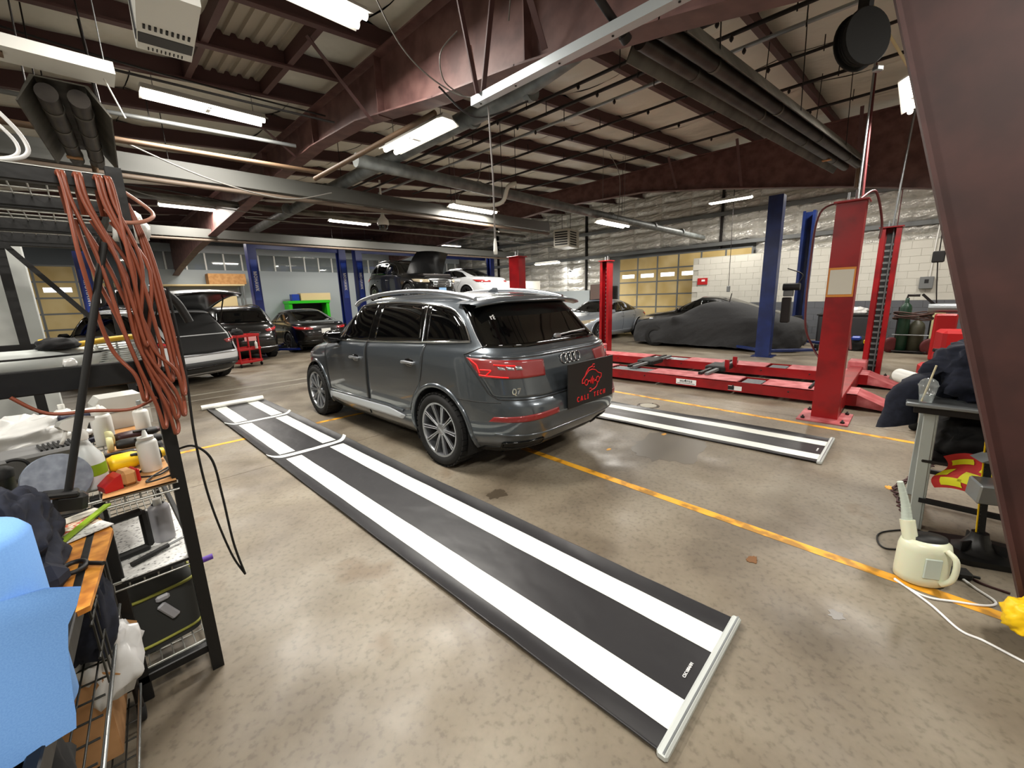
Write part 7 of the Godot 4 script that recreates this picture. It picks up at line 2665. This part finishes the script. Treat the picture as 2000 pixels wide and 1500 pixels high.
	cloth("cable_heap", "tangle of black and white cables on the bumper cover", "cables", Vector3(-0.07, 1.505, -2.28), Vector3(0.12, 0.04, 0.1), 41, M.black_cloth, 14)
	t = thing("vent_grille", "silver slatted grille standing at the right end of the middle shelf", "car part", Vector3(0.09, 1.425, -2.35), 0.1)
	for k in 9:
		st = begin()
		box(st, Vector3(0, 0.008 + k * 0.0085, 0), Vector3(0.13, 0.004, 0.02), 0.001)
		obj("slat", st, M.pale_alu, t)
	for x in [-0.06, 0.0, 0.06]:
		st = begin()
		box(st, Vector3(x, 0.042, -0.004), Vector3(0.006, 0.085, 0.014), 0.001)
		obj("slat_frame", st, M.pale_alu, t)
	cloth("plastic_scrap", "white plastic scrap wedged under the bumper cover", "plastic", Vector3(-0.05, 1.447, -2.155), Vector3(0.04, 0.03, 0.03), 43, M.film, 12)
	# bench level shelf
	t = thing("cardboard_sheet", "brown cardboard sheet lying on the waist high wire shelf", "cardboard", Vector3(0, 0.944, 0))
	st = begin()
	prism(st, PackedVector2Array([Vector2(-0.055, 2.1), Vector2(0.165, 2.1), Vector2(0.165, 3.5), Vector2(0.02, 3.45)]), 0.006, Transform3D(Basis(Vector3.RIGHT, Vector3(0, 0, -1), Vector3.UP), Vector3.ZERO))
	obj("sheet", st, M.card_tan, t)
	st = begin()
	slab(st, Vector3(-0.055, -0.001, -2.103), Vector3(0.165, 0.007, -2.1))
	obj("torn_edge", st, M.card, t)
	var dy := 0.951
	bottle("white squeeze bottle with nozzle at the front of the cardboard sheet", Vector3(0.11, dy, -2.32), 0.036, 0.17, M.white_plastic, "white squeeze bottles on the shelf")
	bottle("white squeeze bottle with nozzle farther back, left of the polishers", Vector3(-0.01, dy, -2.98), 0.04, 0.2, M.white_plastic, "white squeeze bottles on the shelf")
	bottle("small white bottle beside the white case", Vector3(0.15, dy, -3.1), 0.035, 0.16, M.white_plastic, "white squeeze bottles on the shelf", false)
	# spray bottle
	t = thing("spray_bottle", "white trigger spray bottle with a green label", "bottle", Vector3(-0.075, dy, -2.28), 0.5)
	st = begin()
	lathe(st, [Vector2(0.0, 0.0), Vector2(0.048, 0.0), Vector2(0.053, 0.008), Vector2(0.052, 0.11), Vector2(0.046, 0.135), Vector2(0.03, 0.165), Vector2(0.02, 0.19), Vector2(0.018, 0.21)], 28)
	obj("bottle_body", st, M.milky, t)
	st = begin()
	lathe(st, [Vector2(0.0535, 0.055), Vector2(0.0538, 0.06), Vector2(0.0532, 0.095), Vector2(0.0528, 0.1)], 28)
	obj("green_label", st, M.label_green, t)
	st = begin()
	lathe(st, [Vector2(0.022, 0.2), Vector2(0.024, 0.215), Vector2(0.02, 0.235), Vector2(0.014, 0.245), Vector2(0.0, 0.245)], 16)
	obj("collar", st, M.white_plastic, t)
	st = begin()
	prism(st, PackedVector2Array([Vector2(-0.06, 0.27), Vector2(-0.05, 0.255), Vector2(-0.015, 0.235), Vector2(0.018, 0.235), Vector2(0.03, 0.26), Vector2(0.05, 0.265), Vector2(0.052, 0.28), Vector2(0.0, 0.295), Vector2(-0.05, 0.285)]), 0.026, Transform3D(Basis(), Vector3(0, 0, -0.013)))
	var head := obj("spray_head", st, M.white_plastic, t)
	st = begin()
	tube(st, spline([Vector3(-0.035, 0.255, 0), Vector3(-0.045, 0.225, 0), Vector3(-0.06, 0.2, 0)], 4), 0.006, 8)
	obj("trigger", st, M.white_plastic, head)
	# polishers
	polisher("yellow and black polisher lying behind the front white bottle", Vector3(0.06, dy + 0.035, -2.44), 0.1, M.yellow, 0.05)
	polisher("dark red polisher with cream pad at the back of the cardboard", Vector3(0.1, dy + 0.03, -2.95), 0.25, M.maroon_tool, 0.036)
	polisher("black polisher in front of the dark red one", Vector3(0.1, dy + 0.03, -2.78), -0.05, M.ink_black, 0.034)
	polisher("short maroon power tool beside the yellow polisher", Vector3(-0.02, dy + 0.028, -2.58), 0.1, M.maroon_tool, 0.03)
	t = thing("sanding_block", "red sanding block with cork back at the front shelf edge", "tool", Vector3(0.0, dy, -2.2), 0.28)
	st = begin()
	prism(st, PackedVector2Array([Vector2(-0.055, 0.0), Vector2(0.0, 0.0), Vector2(0.0, 0.058), Vector2(-0.02, 0.05), Vector2(-0.055, 0.02)]), 0.07, Transform3D(Basis(), Vector3(0, 0, -0.035)))
	obj("red_grip", st, M.red, t)
	st = begin()
	box(st, Vector3(0.025, 0.032, 0), Vector3(0.05, 0.062, 0.074), 0.012)
	obj("cork_block", st, M.card_tan, t)
	st = begin()
	box(st, Vector3(0.053, 0.032, 0), Vector3(0.012, 0.056, 0.068), 0.005)
	obj("red_end", st, M.red, t)
	# white case
	t = thing("white_case", "white metal case at the back of the waist high shelf", "case", Vector3(0.08, dy, -3.42), 0.12)
	st = begin()
	prism(st, PackedVector2Array([Vector2(-0.12, 0.0), Vector2(0.12, 0.0), Vector2(0.12, 0.15), Vector2(0.09, 0.19), Vector2(-0.09, 0.19), Vector2(-0.12, 0.15)]), 0.2, Transform3D(Basis(), Vector3(0, 0, -0.1)))
	obj("case_body", st, M.white_case, t)
	st = begin()
	box(st, Vector3(0, 0.1, 0.101), Vector3(0.236, 0.005, 0.004))
	obj("case_seam", st, M.galv_dull, t)
	st = begin()
	box(st, Vector3(0.07, 0.135, 0.104), Vector3(0.02, 0.03, 0.01), 0.003)
	obj("latch", st, M.galv, t)
	# disc pad
	t = thing("disc_pad", "large round blue grey polishing disc leaning on the shelf", "disc", Vector3(-0.155, dy + 0.085, -2.2), 0.0)
	t.rotation = Vector3(-0.3, 0.25, 0.0)
	st = begin()
	lathe(st, [Vector2(0.0, -0.012), Vector2(0.09, -0.012), Vector2(0.095, 0.0), Vector2(0.092, 0.006), Vector2(0.092, 0.006), Vector2(0.0, 0.007)], 36, Transform3D(Basis(Vector3.RIGHT, Vector3(0, 0, 1), Vector3(0, -1, 0)), Vector3.ZERO))
	obj("disc_face", st, M.disc_blue, t)
	st = begin()
	lathe(st, [Vector2(0.0, -0.03), Vector2(0.06, -0.03), Vector2(0.085, -0.012)], 30, Transform3D(Basis(Vector3.RIGHT, Vector3(0, 0, 1), Vector3(0, -1, 0)), Vector3.ZERO))
	obj("disc_back", st, M.pipe_black, t)
	# long handled tool leaning through the shelves
	t = thing("long_scraper", "black long-handled scraper leaning against the rack shelves", "tool")
	st = begin()
	tube(st, [Vector3(0.105, 1.87, -2.06), Vector3(-0.125, 1.04, -2.02)], 0.011, 10)
	obj("handle", st, M.ink_black, t)
	st = begin()
	box(st, Vector3(-0.128, 0.995, -2.02), Vector3(0.085, 0.07, 0.05), 0.014, Basis(Vector3(0, 0, 1), -0.2))
	obj("head", st, M.black_plastic, t)
	st = begin()
	box(st, Vector3(-0.145, 1.035, -2.015), Vector3(0.09, 0.02, 0.055), 0.006, Basis(Vector3(0, 0, 1), -0.2))
	obj("head_flange", st, M.black_plastic, t)
	# wrapped roll and cartons at the back left
	cloth("film_heap", "crumpled clear film lying on the shelf behind the round disc", "film", Vector3(-0.3, dy, -3.15), Vector3(0.5, 0.17, 0.34), 57, M.film, 26, 0.1, 0.6)
	t = thing("foam_block", "grey foam block below the film-wrapped roll", "foam", Vector3(-0.24, dy, -2.72), 0.15)
	st = begin()
	box(st, Vector3(0, 0.05, 0), Vector3(0.26, 0.1, 0.2), 0.012)
	obj("block", st, M.foam_grey, t)
	st = begin()
	for k in 7:
		box(st, Vector3(0.02 + k * 0.016, 0.104, 0.02), Vector3(0.008, 0.012, 0.12), 0.002)
	obj("ribbed_mat", st, M.black_plastic, t)
	t = thing("plastic_case", "pale clear plastic case between the spray bottle and white case", "case", Vector3(-0.05, dy, -3.2), 0.1)
	st = begin()
	box(st, Vector3(0, 0.07, 0), Vector3(0.13, 0.14, 0.12), 0.01)
	obj("case_body", st, M.milky, t)
	st = begin()
	box(st, Vector3(0, 0.15, 0), Vector3(0.135, 0.02, 0.125), 0.006)
	obj("case_lid", st, M.white_plastic, t)
	bottle("white can behind the long scraper on the shelf", Vector3(-0.15, dy, -3.3), 0.035, 0.2, M.white_plastic, "", false)
	t = thing("drill", "navy and grey drill standing between the white bottles", "tool", Vector3(-0.1, dy, -3.08), 0.4)
	st = begin()
	tube(st, [Vector3(-0.06, 0.15, 0), Vector3(0.05, 0.15, 0)], 0.025, 12)
	obj("drill_body", st, M.navy_tool, t)
	st = begin()
	bar(st, Vector3(0.03, 0.02, 0), Vector3(0.03, 0.15, 0), 0.03, 0.035, Vector3(0, 0, 1), 0.008)
	obj("drill_handle", st, M.ink_black, t)
	st = begin()
	box(st, Vector3(0.03, 0.015, 0), Vector3(0.07, 0.03, 0.05), 0.008)
	obj("battery", st, M.navy_tool, t)
	t = thing("travel_mug", "dark olive travel mug at the left edge of the shelf", "mug", Vector3(-0.30, dy, -2.24), 0.0)
	st = begin()
	lathe(st, [Vector2(0.0, 0.0), Vector2(0.04, 0.0), Vector2(0.045, 0.01), Vector2(0.046, 0.13), Vector2(0.046, 0.13), Vector2(0.0, 0.131)], 24)
	obj("mug_body", st, M.mug, t)
	st = begin()
	lathe(st, [Vector2(0.048, 0.125), Vector2(0.05, 0.15), Vector2(0.04, 0.16), Vector2(0.0, 0.162)], 24)
	obj("mug_lid", st, M.ink_black, t)
	st = begin()
	var ring := []
	for i in 14:
		var an := -0.4 + 2.6 * i / 13.0
		ring.append(Vector3(0.05 + sin(an) * 0.035, 0.15 + cos(an) * 0.03, 0))
	tube(st, ring, 0.006, 6)
	obj("carry_loop", st, M.ink_black, t)
	wire("black tool cord looping over the cardboard sheet edge", [Vector3(0.16, dy + 0.012, -2.5), Vector3(0.1, dy + 0.008, -2.36), Vector3(0.05, dy + 0.008, -2.26), Vector3(0.12, dy + 0.008, -2.2), Vector3(0.17, dy + 0.01, -2.28), Vector3(0.1, dy + 0.008, -2.2), Vector3(0.08, dy + 0.01, -2.13), Vector3(0.17, dy + 0.01, -2.15)], 0.004, M.ink_black)
	# second deck
	t = thing("paper_sheet", "speckled white paper sheet covering the lower wire shelf", "paper", Vector3(0, 0.58, 0))
	st = begin()
	slab(st, Vector3(-0.06, 0.0, -2.85), Vector3(0.172, 0.005, -2.14))
	obj("sheet", st, M.speckled, t)
	st = begin()
	slab(st, Vector3(-0.06, -0.012, -2.145), Vector3(0.172, 0.001, -2.14))
	obj("sheet_fold", st, M.ink_black, t)
	bottle("tall grey can with a small cap on the speckled paper", Vector3(0.105, 0.586, -2.4), 0.04, 0.21, M.can_grey, "", false)
	t = thing("square_tool", "black square handled tool frame on the lower shelf", "tool", Vector3(-0.02, 0.586, -2.33), 0.2)
	for b in [[Vector3(-0.06, 0.0, 0), Vector3(0.07, 0.0, 0)], [Vector3(-0.06, 0.17, 0), Vector3(0.07, 0.17, 0)], [Vector3(-0.06, 0.0, 0), Vector3(-0.06, 0.17, 0)], [Vector3(0.07, 0.0, 0), Vector3(0.07, 0.17, 0)]]:
		st = begin()
		bar(st, b[0] + Vector3(0, 0.016, 0), b[1] + Vector3(0, 0.016, 0), 0.03, 0.03, Vector3(0, 0, 1), 0.008)
		obj("frame_bar", st, M.ink_black, t)
	t = thing("hand_tool", "black knife-shaped hand tool lying on the speckled paper", "tool", Vector3(0.05, 0.598, -2.26), 0.42)
	st = begin()
	tube(st, [Vector3(-0.08, 0, 0), Vector3(0.06, 0.004, 0)], 0.011, 8)
	obj("grip", st, M.ink_black, t)
	st = begin()
	bar(st, Vector3(0.06, 0.004, 0), Vector3(0.12, 0.006, 0.0), 0.018, 0.003)
	obj("blade", st, M.galv_dull, t)
	cloth("dark_rag", "heap of dark rags on the lower shelf beside the cart", "rag", Vector3(-0.2, 0.58, -2.5), Vector3(0.26, 0.2, 0.4), 47, M.black_cloth, 18)
	# tool bag on the bottom
	t = thing("tool_bag", "grey tool bag with olive piping and a light bow on the bottom shelf", "bag", Vector3(0.03, 0.13, -2.42), 0.12)
	st = begin()
	var br := []
	for i in 13:
		var v := i / 12.0
		var row := []
		for j in 33:
			var an := TAU * j / 32
			var k := pow(absf(cos(an)), 0.4) * signf(cos(an))
			var l := pow(absf(sin(an)), 0.4) * signf(sin(an))
			var w := 0.128 * (1.0 + 0.08 * sin(v * PI)) if v < 0.75 else 0.128 * (1.0 - 0.9 * pow((v - 0.75) / 0.25, 2.0))
			var d := 0.13 * (1.0 + 0.06 * sin(v * PI)) if v < 0.75 else 0.13 * (1.0 - 0.9 * pow((v - 0.75) / 0.25, 2.0))
			row.append(Vector3(k * w, 0.4 * v - (0.02 * k if v > 0.7 else 0.0), l * d))
		br.append(row)
	grid(st, br, true)
	obj("bag_shell", st, M.bag_grey, t)
	for v in [1, 8]:
		st = begin()
		var pts := []
		for p in br[v].slice(0, 32):
			pts.append(p * Vector3(1.015, 1.0, 1.015))
		tube(st, pts, 0.007, 6, true)
		obj("olive_piping", st, M.olive, t)
	st = begin()
	box(st, Vector3(0.0, 0.24, 0.142), Vector3(0.05, 0.03, 0.02), 0.008)
	box(st, Vector3(0.01, 0.17, 0.148), Vector3(0.035, 0.1, 0.016), 0.008, Basis(Vector3(0, 0, 1), 0.5))
	obj("cloth_bow", st, M.can_grey, t)
	t = thing("purple_grip", "small purple grip behind the rack's front upright", "handle", Vector3(0.235, 0.4, -2.42))
	st = begin()
	tube(st, [Vector3(-0.045, 0, 0), Vector3(0.03, 0.002, 0)], 0.014, 10)
	obj("grip", st, M.purple, t)
	st = begin()
	tube(st, [Vector3(-0.12, -0.004, 0), Vector3(-0.04, 0, 0)], 0.005, 8)
	obj("rod", st, M.galv_dull, t)
	# hanging cords on the upright
	t = thing("extension_cords", "thick hank of orange brown extension cords hung on the rack upright", "cord")
	var g := RandomNumberGenerator.new()
	g.seed = 77
	for k in 8:
		var x0: float = [0.035, 0.045, 0.075, 0.085, 0.125, 0.135, 0.15, 0.158][k]
		var x1: float = [0.11, 0.15, 0.165, 0.19, 0.18, 0.2, 0.215, 0.228][k]
		var yb: float = [1.3, 1.18, 1.42, 1.21, 1.15, 1.36, 1.22, 1.3][k]
		var xm := lerpf(x0, x1, 0.3) + g.randf_range(-0.035, 0.03)
		var xq := lerpf(x0, x1, 0.7) + g.randf_range(-0.05, 0.035)
		var right := k >= 5
		var pts := [Vector3(x0, 1.98, -2.2), Vector3(x0 - 0.004, 2.08, -2.15), Vector3(x0, 2.09, -2.09), Vector3(x0 + 0.004, 2.0, -2.07), Vector3(xm, 1.8, -2.06 + g.randf_range(-0.02, 0.02)), Vector3(xq, 1.52, -2.06 + g.randf_range(-0.02, 0.02)), Vector3(x1, yb + 0.1, -2.06), Vector3(x1 + 0.01, yb, -2.07), Vector3(x1 + 0.025, yb + 0.05, -2.1)]
		if right:
			pts += [Vector3(0.225 + 0.012 * (k - 5), 1.6, -2.13), Vector3(0.218 + 0.009 * (k - 5), 1.85, -2.16), Vector3(0.2, 2.03, -2.18)]
		else:
			pts += [Vector3(x1 + g.randf_range(-0.05, 0.03), yb + 0.28, -2.11), Vector3(xm + g.randf_range(0.0, 0.05), 1.78, -2.12), Vector3(x0 + 0.012, 1.95, -2.12)]
		st = begin()
		tube(st, spline(pts, 6), 0.0066, 6)
		obj("cord_loop", st, M.orange_cord, t)
	st = begin()
	tube(st, spline([Vector3(0.13, 1.99, -2.1), Vector3(0.16, 1.95, -2.09), Vector3(0.22, 1.955, -2.1), Vector3(0.262, 1.985, -2.14), Vector3(0.255, 2.02, -2.18), Vector3(0.2, 2.07, -2.19)], 7), 0.007, 8)
	obj("cord_loop", st, M.copper_cord, t)
	st = begin()
	tube(st, spline([Vector3(-0.2, 1.37, -2.1), Vector3(-0.13, 1.3, -2.1), Vector3(-0.02, 1.285, -2.1), Vector3(0.08, 1.27, -2.1), Vector3(0.16, 1.3, -2.1)], 6), 0.006, 8)
	obj("cord_tail", st, M.orange_cord, t)
	wire("black cord hanging down beside the rack upright to the floor", [Vector3(0.26, 1.72, -2.12), Vector3(0.265, 1.4, -2.12), Vector3(0.25, 1.1, -2.1), Vector3(0.265, 0.8, -2.15), Vector3(0.31, 0.5, -2.2), Vector3(0.35, 0.36, -2.2)], 0.005, M.ink_black)
	wire("second black cord looping out from the shelf beside the upright", [Vector3(0.2, 1.05, -2.2), Vector3(0.25, 1.06, -2.15), Vector3(0.3, 0.98, -2.15), Vector3(0.315, 0.8, -2.17), Vector3(0.325, 0.55, -2.18), Vector3(0.35, 0.36, -2.2)], 0.005, M.ink_black)
	t = thing("spray_gun", "black spray gun hooked on the upright among the cords", "tool", Vector3(0.225, 1.68, -2.2), 0.2)
	st = begin()
	tube(st, spline([Vector3(0, 0.03, 0), Vector3(0.03, 0.025, 0), Vector3(0.07, -0.02, 0), Vector3(0.1, -0.1, 0)], 5), 0.016, 10)
	obj("gun_grip", st, M.ink_black, t)
	st = begin()
	tube(st, [Vector3(-0.015, 0.04, 0), Vector3(0.02, 0.035, 0)], 0.014, 10)
	obj("gun_nozzle", st, M.satin, t)
	cloth("white_rag", "white plastic sheet folded on a shelf behind the upright", "sheet", Vector3(0.24, 1.96, -2.75), Vector3(0.14, 0.14, 0.2), 51, M.film, 16)
	wire("white cable looping over the top left of the rack", [Vector3(-0.16, 2.4, -2.25), Vector3(-0.07, 2.28, -2.2), Vector3(-0.025, 2.2, -2.2), Vector3(-0.035, 2.15, -2.2), Vector3(-0.12, 2.12, -2.2)], 0.006, M.ink_white)
	wire("second white cable beside the loop over the rack", [Vector3(-0.16, 2.36, -2.27), Vector3(-0.08, 2.25, -2.22), Vector3(-0.045, 2.19, -2.22), Vector3(-0.06, 2.15, -2.22), Vector3(-0.14, 2.125, -2.22)], 0.005, M.ink_white)
	near_cart()

func polisher(label: String, at: Vector3, turn: float, m: Material, r: float) -> void:
	var t := thing("polisher", label, "tool", at, turn)
	var st := begin()
	var ax := Transform3D(Basis(Vector3(0, 1, 0), Vector3(1, 0, 0), Vector3(0, 0, -1)), Vector3.ZERO)
	lathe(st, [Vector2(0.0, -0.08), Vector2(r * 0.8, -0.08), Vector2(r, -0.06), Vector2(r, 0.0), Vector2(r * 0.72, 0.03), Vector2(r * 0.7, 0.09), Vector2(r * 0.55, 0.11), Vector2(0.0, 0.112)], 18, ax, Vector2(0.7, 1.0))
	obj("tool_body", st, m, t)
	st = begin()
	lathe(st, [Vector2(r * 0.76, 0.035), Vector2(r * 0.78, 0.05), Vector2(r * 0.78, 0.08), Vector2(r * 0.72, 0.095)], 18, ax, Vector2(0.7, 1.0))
	obj("rubber_grip", st, M.ink_black, t)
	st = begin()
	box(st, Vector3(0.02, r * 0.5, r * 0.55), Vector3(0.06, 0.012, 0.02), 0.003)
	obj("switch_plate", st, M.ink_black, t)
	st = begin()
	lathe(st, [Vector2(0.0, -0.01), Vector2(r * 1.05, -0.01), Vector2(r * 1.1, 0.0), Vector2(r, 0.012), Vector2(0.0, 0.014)], 18, Transform3D(Basis(Vector3(0, 1, 0), Vector3(1, 0, 0), Vector3(0, 0, -1)), Vector3(-0.1, 0.01, 0)))
	obj("polishing_pad", st, M.pale_yellow, t)

func near_cart() -> void:
	var st: SurfaceTool
	var at := Vector3(-0.072, 0, -2.1)
	var turn := -0.09
	var t := thing("wire_cart", "low wire cart with chrome rods in the lower left corner", "cart", at, turn)
	for p in [Vector3(-0.02, 0, 0.03), Vector3(-0.5, 0, 0.03), Vector3(-0.02, 0, 1.25), Vector3(-0.5, 0, 1.25)]:
		st = begin()
		tube(st, [Vector3(p.x, 0.06, p.z), Vector3(p.x, 0.92, p.z)], 0.0125, 10)
		obj("post", st, M.pipe_black if p.z < 0.5 else M.satin, t)
		st = begin()
		lathe(st, [Vector2(0.0, -0.012), Vector2(0.03, -0.012), Vector2(0.034, 0.0), Vector2(0.03, 0.012), Vector2(0.0, 0.012)], 12, Transform3D(Basis(Vector3(0, 1, 0), Vector3(-1, 0, 0), Vector3(0, 0, 1)), Vector3(p.x, 0.034, p.z)))
		obj("castor", st, M.rubber, t)
	for e in [[Vector3(0, 0.9, 0.0), Vector3(0, 0.9, 1.3)], [Vector3(-0.52, 0.9, 0.0), Vector3(-0.52, 0.9, 1.3)], [Vector3(-0.52, 0.9, 0.0), Vector3(0, 0.9, 0.0)], [Vector3(-0.52, 0.9, 1.3), Vector3(0, 0.9, 1.3)]]:
		st = begin()
		bar(st, e[0], e[1], 0.022, 0.05, Vector3.UP, 0.003)
		obj("tray_rim", st, M.black_steel, t)
	st = begin()
	box(st, Vector3(-0.26, 0.88, 0.65), Vector3(0.5, 0.008, 1.28))
	obj("tray_floor", st, M.black_steel, t)
	for y in [0.52, 0.12]:
		wire_deck(t, -0.5, -0.02, 1.25, 0.03, y, 0.035, M.wire_dark)
	for y in [0.53, 0.16]:
		st = begin()
		tube(st, [Vector3(-0.005, y, 0.03), Vector3(-0.005, y, 1.28)], 0.006, 8)
		obj("side_rod", st, M.chrome_dull, t)
	st = begin()
	for k in 8:
		tube(st, [Vector3(-0.01, 0.53, 0.05 + k * 0.06), Vector3(-0.01, 0.86, 0.05 + k * 0.06)], 0.003, 5)
	var gp := obj("side_grid", st, M.wire_dark, t)
	gp.set_meta("kind", "stuff")
	for y in [0.64, 0.75]:
		st = begin()
		tube(st, [Vector3(-0.01, y, 0.03), Vector3(-0.01, y, 0.5)], 0.004, 6)
		obj("grid_rail", st, M.wire_dark, t)
	# things on the cart: wood board with papers, jackets, blue paper towel
	t = thing("wood_board", "orange brown board with papers on the wire cart tray", "board", Vector3(-0.10, 0.91, -1.75), turn)
	st = begin()
	prism(st, PackedVector2Array([Vector2(-0.13, -0.3), Vector2(0.0, -0.34), Vector2(0.07, -0.1), Vector2(0.05, 0.36), Vector2(-0.06, 0.4), Vector2(-0.15, 0.1)]), 0.014, Transform3D(Basis(Vector3.RIGHT, Vector3(0, 0, 1), Vector3.UP), Vector3(-0.02, 0.0, 0.0)))
	obj("board", st, M.wood_orange, t)
	for p in [[-0.06, 0.018, -0.2, 0.13, 0.1, M.ink_paper], [-0.03, 0.021, -0.12, 0.15, 0.07, M.speckled], [-0.04, 0.024, -0.28, 0.1, 0.05, M.paper_note]]:
		st = begin()
		box(st, Vector3(p[0], p[1], p[2]), Vector3(p[3], 0.003, p[4]), 0.0, Basis(Vector3.UP, 0.5))
		obj("paper", st, p[5], t)
	st = begin()
	bar(st, Vector3(-0.08, 0.03, -0.02), Vector3(0.03, 0.034, -0.3), 0.02, 0.006)
	obj("green_strip", st, M.label_green, t)
	cloth("navy_jacket", "navy jacket draped over the left wire cart", "jacket", Vector3(-0.3, 0.905, -1.72), Vector3(0.32, 0.24, 0.5), 61, M.navy, 44, turn)
	var jk := get_child(get_child_count() - 1)
	st = begin()
	box(st, Vector3(0.09, 0.05, 0.12), Vector3(0.12, 0.08, 0.2), 0.03, Basis(Vector3.UP, 0.3))
	obj("pocket_flap", st, M.navy, jk)
	cloth("navy_sleeve", "navy sleeve hanging inside the wire cart below the board", "jacket", Vector3(-0.15, 0.535, -1.85), Vector3(0.14, 0.3, 0.22), 63, M.navy, 20, turn)
	t = thing("tape_ring", "small black ring lying on the orange brown board", "ring", Vector3(-0.13, 0.935, -1.62), 0.0)
	st = begin()
	var ring := []
	for i in 18:
		ring.append(Vector3(cos(TAU * i / 18) * 0.026, 0.0, sin(TAU * i / 18) * 0.034))
	tube(st, ring, 0.007, 8, true)
	obj("ring", st, M.ink_black, t)
	st = begin()
	tube(st, [Vector3(0.026, 0, 0), Vector3(0.06, 0.0, 0.04)], 0.006, 6)
	obj("ring_tail", st, M.ink_black, t)
	# blue towel
	t = thing("blue_towel_roll", "light blue paper towel roll with a sheet hanging down in the corner", "paper towel", Vector3(-0.215, 0.0, -1.07), 0.0)
	st = begin()
	lathe(st, [Vector2(0.02, 0.925), Vector2(0.09, 0.925), Vector2(0.095, 0.935), Vector2(0.095, 1.27), Vector2(0.085, 1.285), Vector2(0.03, 1.288), Vector2(0.02, 1.28)], 36)
	obj("towel_roll", st, M.towel_blue, t)
	st = begin()
	var rows := []
	var edge := [[1.19, 0.1], [1.17, 0.138], [1.14, 0.128], [1.11, 0.112], [1.07, 0.105], [1.03, 0.1], [0.98, 0.095], [0.94, 0.092], [0.915, 0.088]]
	for e in edge:
		var row := []
		for j in 17:
			var u := j / 16.0
			var x := lerpf(-0.2, e[1], u)
			row.append(Vector3(x, e[0] + 0.03 * (1.0 - u), 0.1 + 0.012 * sin(u * 5.0 + e[0] * 6.0) + 0.03 * (1.19 - e[0]) - 0.05 * maxf(0.0, u - 0.75)))
		rows.append(row)
	grid(st, rows, true)
	var back := []
	for r in rows:
		back.append(r.map(func(p): return p + Vector3(0, 0, -0.003)))
	grid(st, back, false)
	obj("hanging_sheet", st, M.towel_blue, t)
	# carton with a plastic bag on the bottom deck
	t = thing("carton", "open brown carton with a plastic bag on the wire cart bottom", "carton", Vector3(-0.235, 0.13, -1.98), turn)
	for w in [[Vector3(0.1, 0.16, 0.0), Vector3(0.005, 0.32, 0.34)], [Vector3(-0.1, 0.16, 0.0), Vector3(0.005, 0.32, 0.34)], [Vector3(0, 0.16, 0.17), Vector3(0.2, 0.32, 0.005)], [Vector3(0, 0.16, -0.17), Vector3(0.2, 0.32, 0.005)], [Vector3(0, 0.004, 0), Vector3(0.2, 0.008, 0.34)]]:
		st = begin()
		box(st, w[0], w[1])
		obj("box_wall", st, M.card, t)
	for f in [[Vector3(0.135, 0.3, 0.0), Vector3(0.005, 0.1, 0.33), 0.9], [Vector3(0.0, 0.345, -0.21), Vector3(0.19, 0.005, 0.1), 0.0]]:
		st = begin()
		box(st, f[0], f[1], 0.0, Basis(Vector3(0, 0, 1), f[2]))
		obj("flap", st, M.card_tan, t)
	cloth("plastic_bag", "crumpled clear plastic bag spilling out of the brown carton", "bag", Vector3(-0.17, 0.34, -1.95), Vector3(0.2, 0.3, 0.34), 71, M.film_clear, 22, 0.4, 0.6)
	cloth("black_bag", "black bag at the very lower left corner under the blue towel", "bag", Vector3(-0.3, 0.535, -1.25), Vector3(0.26, 0.2, 0.34), 73, M.black_cloth, 20)
